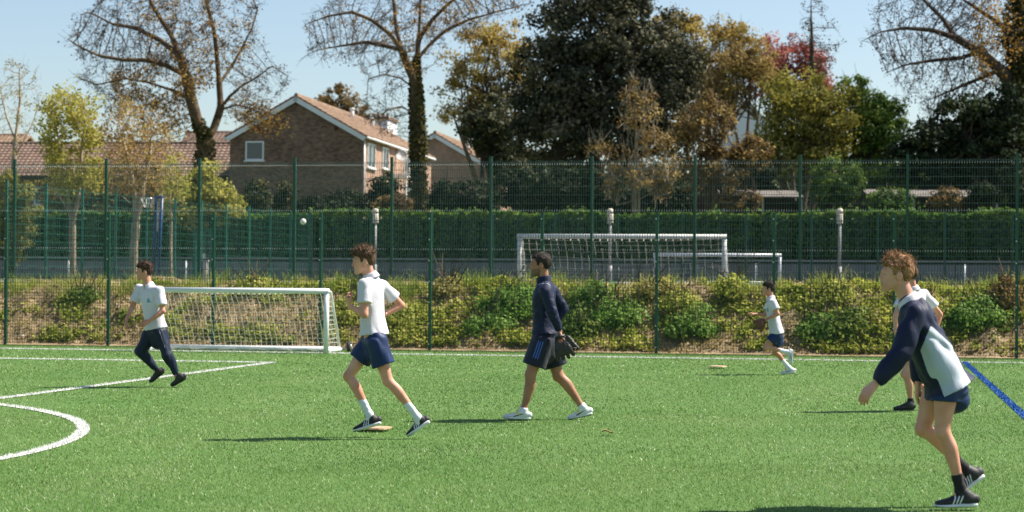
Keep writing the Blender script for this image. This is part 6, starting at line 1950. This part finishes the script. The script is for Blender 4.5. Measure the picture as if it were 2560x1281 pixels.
# ---- the ivy clad tree at the right edge
K_CROWN = [(2150, 105), (2165, 40), (2210, -30), (2330, -80), (2500, -90), (2600, -60), (2600, 120), (2520, 230), (2440, 250), (2380, 300), (2300, 285), (2240, 210), (2200, 150)]
bare_tree('oak_tree', 'dark ivy clad tree at the right edge reaching bare branches to the left', 92.0,
          [[(2545, 560, 0), (2548, 420, 0), (2545, 300, 0), (2550, 200, 0), (2555, 90, 0), (2550, -20, 0), (2545, -90, 0)],
           [(2545, 230, 0), (2500, 175, -.6), (2450, 130, -1), (2390, 95, -1.4), (2330, 75, -1.6), (2260, 70, -1.8), (2200, 80, -1.8), (2145, 108, -1.6)],
           [(2450, 130, -1), (2400, 145, 0), (2340, 150, .8), (2270, 160, 1.2), (2205, 185, 1.2)],
           [(2390, 95, -1.4), (2360, 50, -.6), (2320, 10, 0), (2280, -30, .4)],
           [(2500, 175, -.6), (2440, 200, 1), (2380, 225, 1.6), (2320, 250, 2)],
           [(2552, 120, 0), (2500, 60, 1), (2440, 20, 1.5), (2380, -20, 2)]],
          [(K_CROWN, 1.0)], 2900, M_BARK, [(L_DARKBUD, 4500, 0.07, 0.12, None), (L_ORANGE, 2600, 0.09, 0.18, [(2440, -40), (2600, -40), (2600, 260), (2430, 200)])],
          13, base_r=0.36, thick=4.2, step=0.3, power=2.08, tip=0.0125, ivy=([(2545, 540, 0), (2548, 420, 0), (2545, 300, 0), (2550, 200, 0), (2555, 90, 0), (2550, -40, 0)], [0.6, 0.8, 0.8, 0.75, 0.7, 0.6], 9000, 0.15, L_IVY))

# ---- thin bare tree before the red one
bare_tree('bare_tree', 'slim bare tree standing against the sky beside the red tree', 122.0,
          [[(2032, 400, 0), (2030, 300, 0), (2030, 200, 0), (2030, 120, 0), (2028, 40, 0), (2028, -10, 0)]],
          [([(1985, 60), (2010, 10), (2030, -15), (2060, 10), (2092, 70), (2105, 120), (2080, 175), (2040, 230), (2020, 220), (1990, 120)], 1.0)], 420, M_BARK,
          [(L_DARKBUD, 900, 0.09, 0.12, None)], 14, base_r=0.17, thick=1.5, twig=0.5, ntw=2)
# ---- young trees at the left
bare_tree('young_tree', 'slender nearly leafless tree at the far left edge', 74.0,
          [[(30, 600, 0), (32, 480, 0), (35, 400, 0), (40, 330, 0), (42, 270, 0)], [(35, 400, 0), (60, 350, 0), (85, 300, .3), (100, 240, .3)], [(38, 350, 0), (15, 290, 0), (0, 220, .2)], [(40, 330, 0), (50, 250, -.2), (48, 180, -.2)]],
          [([(-30, 260), (0, 180), (25, 130), (60, 150), (105, 180), (112, 240), (95, 320), (60, 380), (10, 360), (-20, 320)], 1.0)], 620, M_BARKP,
          [(L_OLIVE, 700, 0.05, 0.08, None)], 15, step=0.22, tip=0.006, base_r=0.10, thick=1.2, twig=0.35, ntw=2)
Y1 = [(95, 300), (120, 235), (160, 215), (225, 240), (255, 300), (250, 380), (290, 420), (230, 500), (140, 480), (110, 400)]
bare_tree('young_tree', 'pale trunked young tree with fresh yellow leaves, left of three', 66.0,
          [[(182, 700, 0), (182, 620, 0), (180, 560, 0), (170, 500, 0), (160, 440, 0), (150, 380, 0), (140, 310, 0)], [(180, 560, 0), (195, 500, 0), (200, 430, .2), (205, 360, .2), (215, 290, .2)], [(175, 530, 0), (140, 480, -.3), (115, 440, -.3)], [(190, 520, 0), (230, 470, .3), (255, 440, .3)]],
          [(Y1, 1.0)], 620, M_BARKP, [(L_YELLOW, 5600, 0.08, 0.11, None), (L_GOLD, 900, 0.07, 0.12, None)], 16, step=0.22, tip=0.007, base_r=0.12, thick=1.3, twig=0.35, ntw=2, group='young trees by the court')
Y2 = [(250, 300), (290, 240), (350, 250), (410, 300), (440, 360), (420, 460), (350, 500), (290, 470), (250, 400)]
bare_tree('young_tree', 'pale trunked young tree with forked bare branches, middle of three', 64.0,
          [[(332, 700, 0), (335, 620, 0), (340, 555, 0), (338, 500, 0), (328, 440, 0), (315, 380, 0), (300, 320, 0)], [(340, 555, 0), (352, 500, 0), (362, 440, .2), (375, 380, .2), (380, 310, .2)], [(342, 540, 0), (385, 520, -.2), (420, 490, -.3)], [(338, 520, 0), (305, 490, .3), (270, 480, .4)]],
          [(Y2, 1.0)], 760, M_BARKP, [(L_GOLD, 2600, 0.06, 0.11, None), (L_ORANGE, 1500, 0.06, 0.11, None)], 17, step=0.22, tip=0.007, base_r=0.14, thick=1.4, twig=0.4, ntw=2, group='young trees by the court')
Y3 = [(400, 420), (420, 370), (460, 390), (470, 450), (450, 530), (410, 520)]
bare_tree('young_tree', 'thin young tree with sparse yellow leaves, right of three', 67.0,
          [[(428, 700, 0), (426, 620, 0), (427, 550, 0), (424, 490, 0), (430, 430, 0), (435, 390, 0)], [(426, 560, 0), (410, 520, 0), (400, 480, 0)]],
          [(Y3, 1.0)], 220, M_BARKP, [(L_YELLOW, 1100, 0.07, 0.1, None)], 18, step=0.2, tip=0.007, base_r=0.07, thick=0.8, twig=0.35, ntw=2, group='young trees by the court')

# ---- leafy trees
leafy_tree('evergreen_tree', 'huge dark evergreen oak in the middle of the tree line', 96.0, 1480,
           [(1500, 60, 130, 110), (1400, 120, 110, 110), (1600, 110, 120, 110), (1350, 220, 80, 110), (1480, 210, 130, 120), (1620, 230, 120, 120), (1420, 320, 120, 90), (1560, 330, 130, 90), (1520, -20, 110, 70), (1680, 170, 70, 90), (1330, 320, 60, 70), (1680, 300, 70, 90)],
           54000, 0.14, L_HOLM, 31, trunk_r=0.45, stems=4, fill=0.22, tmean=0.46, stick=120, clump=5.0)
leafy_tree('golden_tree', 'golden brown tree between the ivy oak and the dark evergreen', 118.0, 1230,
           [(1210, 120, 60, 60), (1260, 100, 60, 50), (1190, 190, 60, 60), (1270, 190, 60, 60), (1130, 210, 50, 60), (1290, 130, 40, 60), (1220, 260, 60, 50), (1130, 280, 40, 40), (1310, 220, 45, 60), (1300, 290, 40, 50), (1150, 160, 45, 45)],
           13500, 0.13, L_GOLD, 32, bark=M_BARKO, trunk_r=0.25, stems=4, fill=0.5, tmean=0.58, stick=90, density_gap=0.85, clump=5.2)
leafy_tree('evergreen_tree', 'grey green conifer like tree in front of the golden brown tree', 104.0, 1215,
           [(1220, 290, 55, 50), (1205, 335, 50, 40), (1260, 340, 50, 60), (1260, 400, 50, 50), (1285, 420, 40, 50), (1180, 310, 40, 36)],
           11000, 0.13, L_GREYG, 33, trunk_r=0.25, tmean=0.36, fill=0.3)
leafy_tree('golden_tree', 'tall golden leaved tree behind the dark evergreen', 130.0, 1760,
           [(1740, 70, 80, 50), (1800, 90, 80, 50), (1690, 60, 60, 50), (1850, 90, 50, 50), (1760, 130, 90, 50), (1710, 180, 60, 60)],
           9500, 0.14, L_GOLD, 34, bark=M_BARKO, stems=5, trunk_r=0.22, fill=0.55, tmean=0.52, stick=90, density_gap=0.85, clump=5.2)
leafy_tree('golden_tree', 'pale amber tree just left of the red tree', 124.0, 1850,
           [(1880, 150, 60, 50), (1830, 180, 60, 60), (1910, 190, 40, 40), (1780, 220, 50, 60), (1820, 230, 50, 40)],
           8500, 0.13, L_BROWN, 35, bark=M_BARKO, trunk_r=0.2, fill=0.4, tmean=0.68, stick=60, clump=5.2)
leafy_tree('red_tree', 'red leaved tree standing against the sky', 136.0, 1990,
           [(1950, 125, 60, 40), (2000, 150, 65, 45), (2040, 180, 45, 45), (1915, 170, 55, 50), (1930, 190, 50, 50), (1990, 220, 60, 50), (2050, 215, 35, 35), (1900, 215, 40, 40)],
           11000, 0.13, L_RED, 36, trunk_r=0.2, fill=0.4, tmean=0.5, clump=5.0)
leafy_tree('willow_tree', 'broad olive yellow willow like tree above the left shed', 92.0, 1990,
           [(1990, 230, 80, 60), (1965, 280, 62, 70), (2050, 280, 80, 70), (1980, 340, 90, 60), (1930, 385, 60, 55), (2080, 350, 70, 60), (2010, 410, 100, 50), (2110, 260, 50, 50)],
           17000, 0.11, L_OLIVE, 37, bark=M_BARKO, trunk_r=0.2, stems=5, fill=0.4, tmean=0.46, stick=140, clump=5.2)
leafy_tree('green_tree', 'fresh green tree right of the olive willow like tree', 94.0, 2160,
           [(2130, 230, 40, 50), (2170, 270, 60, 60), (2210, 300, 60, 60), (2150, 330, 70, 60), (2230, 360, 60, 60), (2180, 400, 80, 50)],
           13000, 0.12, L_GREEN, 38, trunk_r=0.2, stems=4, fill=0.3, tmean=0.40, stick=60)
leafy_tree('dark_tree', 'dark brownish evergreen below the bare branches on the right', 88.0, 2390,
           [(2420, 290, 70, 60), (2370, 330, 70, 60), (2470, 310, 60, 70), (2320, 370, 70, 60), (2420, 380, 80, 60), (2500, 380, 70, 70), (2520, 280, 50, 70), (2280, 400, 60, 50)],
           19000, 0.13, L_DARKG, 39, trunk_r=0.25, tmean=0.42, fill=0.2, stick=80)
leafy_tree('round_tree', 'small round brown green tree behind the brick gable roof', 190.0, 850,
           [(850, 260, 45, 45), (815, 280, 35, 40), (885, 285, 35, 40), (850, 310, 60, 40)], 4500, 0.2, L_BROWN, 40, fill=0.2, trunk_r=0.25, tmean=0.5)
leafy_tree('brown_tree', 'leafless looking brown tree in front of the dark evergreen, left of two', 80.0, 1590,
           [(1590, 300, 60, 60), (1540, 370, 70, 60), (1650, 360, 60, 60), (1600, 430, 90, 60), (1520, 450, 60, 50), (1660, 460, 60, 50), (1600, 240, 40, 50)],
           5200, 0.085, L_BROWN, 41, bark=M_BARKP, stems=5, trunk_r=0.085, fill=0.7, tmean=0.55, stick=260, density_gap=0.8, clump=5.2)
leafy_tree('brown_tree', 'wide brown twiggy tree in front of the evergreen, right of two', 82.0, 1770,
           [(1770, 260, 60, 70), (1730, 330, 60, 60), (1800, 340, 50, 50), (1780, 400, 80, 60), (1850, 400, 50, 50), (1720, 440, 50, 50), (1830, 450, 50, 40)],
           8500, 0.085, L_BROWN, 42, bark=M_BARKO, stems=6, trunk_r=0.09, fill=0.7, tmean=0.6, stick=300, density_gap=0.85, clump=5.2)
leafy_tree('yellow_shrub', 'bright yellow green shrub in front of the brick gable', 72.5, 510,
           [(520, 440, 40, 30), (490, 480, 60, 40), (550, 490, 50, 40), (510, 530, 80, 40), (580, 530, 30, 40), (440, 490, 40, 40)],
           9000, 0.10, L_YELLOW, 43, trunk_r=0.08, cat='shrub', fill=0.3, tmean=0.55, zbase=1.8)
leafy_tree('brown_shrub', 'ochre leafed shrub behind the young trees at the left', 76.0, 320,
           [(300, 440, 60, 50), (230, 450, 60, 50), (370, 450, 60, 50), (330, 500, 100, 50), (200, 500, 70, 50), (420, 490, 60, 50), (140, 470, 50, 50)],
           8500, 0.10, L_BROWN, 44, trunk_r=0.08, cat='shrub', fill=0.3, tmean=0.62, zbase=1.8, stick=120)
leafy_tree('green_shrub', 'low green bush at the far left edge behind the fence', 70.0, 30,
           [(20, 480, 50, 50), (60, 520, 40, 50), (-10, 540, 50, 50), (40, 590, 40, 60)], 5500, 0.09, L_OLIVE, 45, trunk_r=0.06, cat='shrub', tmean=0.4, zbase=1.5)

# ---- shrubs in the garden strip behind the hedge
sh = [(640, 500, 26, 60, L_IVY, 'ivy clad post left of the pair before the gable'), (710, 495, 20, 50, L_IVY, 'ivy clad post right of the pair before the gable'),
      (800, 520, 70, 34, L_DARKG, 'dark low shrub along the foot of the gable wall'), (870, 505, 60, 45, L_DARKG, 'dark shrub with pale twigs near the gable corner'),
      (960, 480, 36, 60, L_DARKG, 'tall dark shrub beside the porch of the brick house'), (985, 515, 40, 30, L_BROWN, 'brown shrub at the foot of the ivy oak'),
      (1112, 495, 40, 50, L_DARKG, 'dark shrub just right of the ivy trunk'), (1180, 500, 70, 55, L_DARKG, 'broad dark shrub below the lower orange roof'),
      (1290, 470, 50, 70, L_DARKG, 'dark shrub with pinkish twigs under the conifer like tree'), (1390, 470, 80, 80, L_DARKG, 'very dark shrub under the evergreen oak, left part'),
      (1490, 480, 70, 70, L_DARKG, 'very dark shrub under the evergreen oak, middle part'), (1640, 480, 90, 70, L_DARKG, 'dark shrub behind the left brown tree'),
      (1880, 440, 60, 40, L_DARKG, 'dark green bush above the left shed roof'), (2090, 450, 60, 70, L_GREEN, 'green bush filling the gap between the sheds'),
      (2240, 440, 70, 40, L_GREEN, 'green bush above the right shed, left of the dark one'), (2400, 440, 90, 45, L_DARKG, 'dark bush above the right shed roof'),
      (2530, 470, 50, 80, L_DARKG, 'dark bush at the right edge beside the shed'),
      (1850, 500, 50, 26, L_BROWN, 'brown shrub in front of the left end of the left shed'), (2225, 498, 50, 30, L_GREEN, 'green shrub covering the left end of the right shed'), (2370, 494, 34, 22, L_BROWN, 'small brown shrub in front of the middle of the right shed'), (1872, 378, 52, 44, L_BROWN, 'brown bush hiding the foot of the bluish white gable'), (2470, 480, 36, 34, L_DARKG, 'dark shrub covering the right end of the right shed')]
for i, (x, y, rx, ry, m, lab) in enumerate(sh):
    lb = [(x, y, rx, ry * 0.8), (x - rx * 0.45, y + ry * 0.3, rx * 0.6, ry * 0.6), (x + rx * 0.45, y + ry * 0.35, rx * 0.6, ry * 0.6)]
    leafy_tree('garden_shrub', lab, (80.0 + (i * 3.7) % 6 + (6 if y < 460 else 0)) if i < 17 else 80.5, x, lb, int(1300 + rx * ry * 0.75), 0.10, m, 50 + i, trunk_r=0.05, cat='shrub', group='shrubs behind the hedge', fill=0.3, tmean=0.36, stick=20)
# far wood closing the gaps low down
def far_wood():
    rg = np.random.default_rng(77)
    n = 10000
    x = rg.uniform(-200, 2800, n)
    top = 400 + 30 * vnoise(np.stack([x / 120, x * 0, x * 0], -1), 3)
    y = top + (560 - top) * rg.random(n) ** 0.8
    P = pix_many(np.stack([x, y, rg.uniform(176, 200, n)], -1))
    v, q = leaf_quads(P, rg.uniform(0.6, 1.3, n), rg=rg)
    o = link('far_wood', fast_mesh('far_wood', v, q, [L_DARKG], False, tint=np.clip(rg.normal(0.4, 0.2, n), 0, 1)))
    tag(o, 'distant dark belt of trees behind the houses', 'trees', kind='stuff')
far_wood()

# ---- bank vegetation
def ground_blades(n, uf, tf, hf_, wf, m, name, label, seed, tmean, lean=0.35):
    rg = np.random.default_rng(seed)
    u = uf(rg, n); t = tf(rg, n, u)
    v = V_FRONT + t
    z = bank_z(u, v)
    P = u[:, None] * U + v[:, None] * V + (z - 0.02)[:, None] * Z3
    h = hf_(rg, n, u, t); w = wf(rg, n)
    th = rg.uniform(0, 2 * np.pi, n); dv = np.stack([np.cos(th), np.sin(th), np.zeros(n)], -1)
    ln = rg.normal(size=(n, 2)) * lean
    m1 = P + np.stack([ln[:, 0] * h * 0.3, ln[:, 1] * h * 0.3, h * 0.6], -1)
    tip = P + np.stack([ln[:, 0] * h, ln[:, 1] * h, h * rg.uniform(0.75, 1.0, n)], -1)
    W_ = dv * (w / 2)[:, None]
    V4 = np.stack([P - W_, P + W_, m1 + W_ * 0.8, m1 - W_ * 0.8, tip], 1).reshape(-1, 3)
    b = np.arange(n)[:, None] * 5
    q = np.concatenate([b + 0, b + 1, b + 2, b + 3], 1); tr = np.concatenate([b + 3, b + 2, b + 4], 1)
    tn = np.clip(rg.normal(tmean, 0.2, n) + 0.2 * vnoise(np.stack([u * 0.8, t * 1.5, u * 0], -1), seed), 0, 1.1)
    o = link(name, fast_mesh(name, V4, [q, tr], [m], False, tint=np.concatenate([tn, tn])))
    tag(o, label, 'grass', kind='stuff')
ux = lambda rg, n: rg.uniform(-21.5, 6.0, n)
def dens(seed, f, lo):   # keeps samples where a patch noise is high
    def fn(rg, n):
        u = rg.uniform(-21.5, 6.0, n * 4)
        k = vnoise(np.stack([u * f, u * 0, u * 0], -1), seed) + rg.normal(0, 0.35, len(u))
        return u[np.argsort(-k)[:n]] if lo else u[:n]
    return fn
ground_blades(16000, dens(91, 0.9, True), lambda rg, n, u: rg.uniform(1.75, 3.4, n), lambda rg, n, u, t: rg.uniform(0.04, 0.17, n) * (1 + 0.9 * vnoise(np.stack([u * 1.1, t, u * 0], -1), 61)), lambda rg, n: rg.uniform(0.006, 0.014, n), L_STRAW, 'dry_grass', 'dry straw coloured grass along the top of the bank', 71, 0.62)
ground_blades(15000, ux, lambda rg, n, u: rg.uniform(0.15, 3.2, n), lambda rg, n, u, t: rg.uniform(0.05, 0.22, n), lambda rg, n: rg.uniform(0.008, 0.018, n), L_STRAW, 'bank_grass', 'short yellowing grass scattered over the face of the bank', 72, 0.5, 0.6)
def tufts_u(rg, n):
    c = rg.uniform(-21.3, 5.8, 95); return c[rg.integers(0, 95, n)] + rg.normal(0, 0.16, n)
ground_blades(6500, tufts_u, lambda rg, n, u: rg.uniform(1.7, 2.6, n), lambda rg, n, u, t: rg.uniform(0.12, 0.48, n), lambda rg, n: rg.uniform(0.008, 0.015, n), L_GRASSG, 'tall_grass', 'tufts of tall grass on the crest of the bank', 73, 0.6, 0.3)
def litter():
    rg = np.random.default_rng(74); n = 8000
    u = rg.uniform(-21.5, 6.0, n); t = np.abs(rg.normal(0.6, 0.9, n)) % 3.0 + 0.06
    z = bank_z(u, V_FRONT + t)
    P = u[:, None] * U + (V_FRONT + t)[:, None] * V + (z + 0.01)[:, None] * Z3
    v, q = leaf_quads(P, rg.uniform(0.02, 0.06, n), rg=rg, flat=0.6)
    o = link('leaf_litter', fast_mesh('leaf_litter', v, q, [L_BROWN], False, tint=np.clip(rg.normal(0.7, 0.25, n), 0, 1.1)))
    tag(o, 'dead brown leaves strewn over the lower bank', 'leaf litter', kind='stuff')
litter()
def low_weeds():
    rg = np.random.default_rng(75); n = 27000
    u = rg.uniform(-21.5, 6.0, n * 3); t = rg.uniform(0.15, 2.4, n * 3)
    k = vnoise(np.stack([u * 1.3, t * 2.2, u * 0], -1), 81) + 0.5 * vnoise(np.stack([u * 3.3, t * 4.2, u * 0], -1), 82) + np.clip((u + 15) * 0.05, -0.22, 0.25)
    i = np.argsort(-(k + rg.normal(0, 0.25, len(k))))[:n]; u, t = u[i], t[i]
    z = bank_z(u, V_FRONT + t)
    P = u[:, None] * U + (V_FRONT + t)[:, None] * V + (z + rg.uniform(0, 0.14, n))[:, None] * Z3
    v, q = leaf_quads(P, rg.uniform(0.035, 0.085, n), rg=rg, flat=0.3)
    o = link('low_weeds', fast_mesh('low_weeds', v, q, [L_WEED], False, tint=np.clip(rg.normal(0.5, 0.25, n), 0, 1.1)))
    tag(o, 'low leafy weeds covering patches of the bank', 'weeds', kind='stuff')
low_weeds()
def clods():
    rg = np.random.default_rng(76); n = 2600
    u = rg.uniform(-21.5, 6.0, n * 2); t = rg.uniform(0.2, 2.5, n * 2)
    k = vnoise(np.stack([u * 1.6, t * 2.5, u * 0], -1), 84) - np.clip((u + 13) * 0.05, -0.5, 0.5) + rg.normal(0, 0.3, len(u))
    i = np.argsort(-k)[:n]; u, t = u[i], t[i]
    z = bank_z(u, V_FRONT + t)
    c = u[:, None] * U + (V_FRONT + t)[:, None] * V + z[:, None] * Z3
    o6 = np.array([(1, 0, 0), (-1, 0, 0), (0, 1, 0), (0, -1, 0), (0, 0, 1), (0, 0, -1)], float)
    s_ = rg.uniform(0.015, 0.06, n) ** 1.0
    v = (c[:, None] + o6[None] * s_[:, None, None] * rg.uniform(0.6, 1.4, (n, 6, 1))).reshape(-1, 3)
    fc = np.array([(0, 2, 4), (2, 1, 4), (1, 3, 4), (3, 0, 4), (2, 0, 5), (1, 2, 5), (3, 1, 5), (0, 3, 5)])
    fs = (np.arange(n)[:, None, None] * 6 + fc[None]).reshape(-1, 3)
    o = link('earth_clods', fast_mesh('earth_clods', v, fs, [M_EARTH], False))
    tag(o, 'loose crumbs of brown earth on the bank', 'earth', kind='stuff')
clods()
# larger bushes on the bank: (photo x, photo y of the centre, rx, ry, leaf, text)
bb = [(1290, 760, 100, 50, L_BRIGHT, 'big bright green bramble left of the man in navy'), (1230, 810, 70, 30, L_BRIGHT, 'lower spreading bramble left of the man in navy'),
      (1480, 760, 80, 55, L_BRIGHT, 'big bright green bramble right of the man in navy'), (1540, 790, 70, 45, L_BRIGHT, 'green bramble mid bank, second right of the man'),
      (1450, 820, 60, 30, L_GREEN, 'dark green weed low on the bank behind the black glove'), (1730, 810, 60, 45, L_BRIGHT, 'green nettle clump left of the distant boy'),
      (1700, 760, 40, 30, L_WEED, 'olive weed clump high on the bank left of the distant boy'), (2040, 820, 45, 40, L_BRIGHT, 'green clump on the bank right of the distant boy'),
      (2130, 810, 50, 45, L_GREEN, 'dark green clump on the bank left of the jacketed boy'), (2080, 750, 50, 40, L_WEED, 'yellowish weed clump on the upper bank left of the jacketed boy'),
      (2440, 790, 70, 50, L_BRIGHT, 'wide green clump on the bank right of the jacketed boy'), (2520, 740, 40, 40, L_BROWN, 'brown seeding dock plant at the right end of the bank'),
      (1000, 800, 55, 30, L_WEED, 'olive weed clump behind the elbow of the running boy'), (860, 790, 40, 40, L_WEED, 'weed clump between the small goal and the running boy'),
      (640, 720, 40, 22, L_WEED, 'low weed clump on the crest above the small goal'), (215, 738, 34, 18, L_GREEN, 'green overhanging plant below the crest at the left'),
      (1120, 720, 34, 16, L_STRAW, 'straw coloured dry plant on the crest near a front fence post'), (1830, 720, 40, 28, L_WEED, 'weed clump on the crest at the right post of the wide goal'),
      (1640, 722, 44, 14, L_STRAW, 'straw coloured dry clump on the crest below the far goal'), (2300, 800, 60, 50, L_GREEN, 'green clump on the bank hidden behind the jacketed boy')]
for i, (x, y, rx, ry, m, lab) in enumerate(bb):
    tt = float(np.clip(np.interp(y, [700, 720, 760, 800, 850], [2.3, 1.9, 1.5, 1.05, 0.55]), 0.4, 2.4))
    vv = V_FRONT + tt
    u_ = u_at(x, vv); d_ = float(uv(u_, vv)[1]); zb = float(bank_z(np.array([u_]), np.array([vv]))[0])
    lb = [(x, y, rx * 0.7, ry * 0.8, -0.12), (x - rx * 0.5, y + ry * 0.3, rx * 0.5, ry * 0.6, -0.2), (x + rx * 0.5, y + ry * 0.3, rx * 0.5, ry * 0.6, -0.2), (x + rx * 0.15, y - ry * 0.4, rx * 0.5, ry * 0.5, 0.1)]
    leafy_tree('bank_bush', lab, d_, x, lb, int(900 + rx * ry * 0.75), 0.06, m, 90 + i, bark=M_BARKO, trunk_r=0.015, cat='bush', group='bushes on the bank', fill=0.55, tmean=0.56, zbase=zb - 0.1, stick=16, clump=4.6)
# scraps of litter at the foot of the bank
M_SCRAP = mat('litter_white', (0.7, 0.68, 0.68), rough=0.8)
for px, py, lab in ((32, 857, 'crumpled white litter at the foot of the bank, leftmost'), (224, 859, 'pale crumpled litter lying left of the second fence post')):
    rg = np.random.default_rng(px); c = gpt(px, py + 4) + V * 0.35 + Z3 * 0.12
    vv_ = np.array([(math.cos(a) * r, math.sin(a) * r * 0.6, 0.04 * rg.normal()) for r in (0.0, 0.05, 0.1) for a in np.linspace(0, 2 * math.pi, 7)[:-1]]) + rg.normal(size=(18, 3)) * 0.012 + c
    q_ = [(i * 6 + j, i * 6 + (j + 1) % 6, (i + 1) * 6 + (j + 1) % 6, (i + 1) * 6 + j) for i in range(2) for j in range(6)]
    b = MB(); b.add(vv_, q_); b.add(vv_ + Z3 * 0.004, [x_[::-1] for x_ in q_])
    tag(b.build('litter_scrap', M_SCRAP), lab, 'litter', 'litter at the foot of the bank')
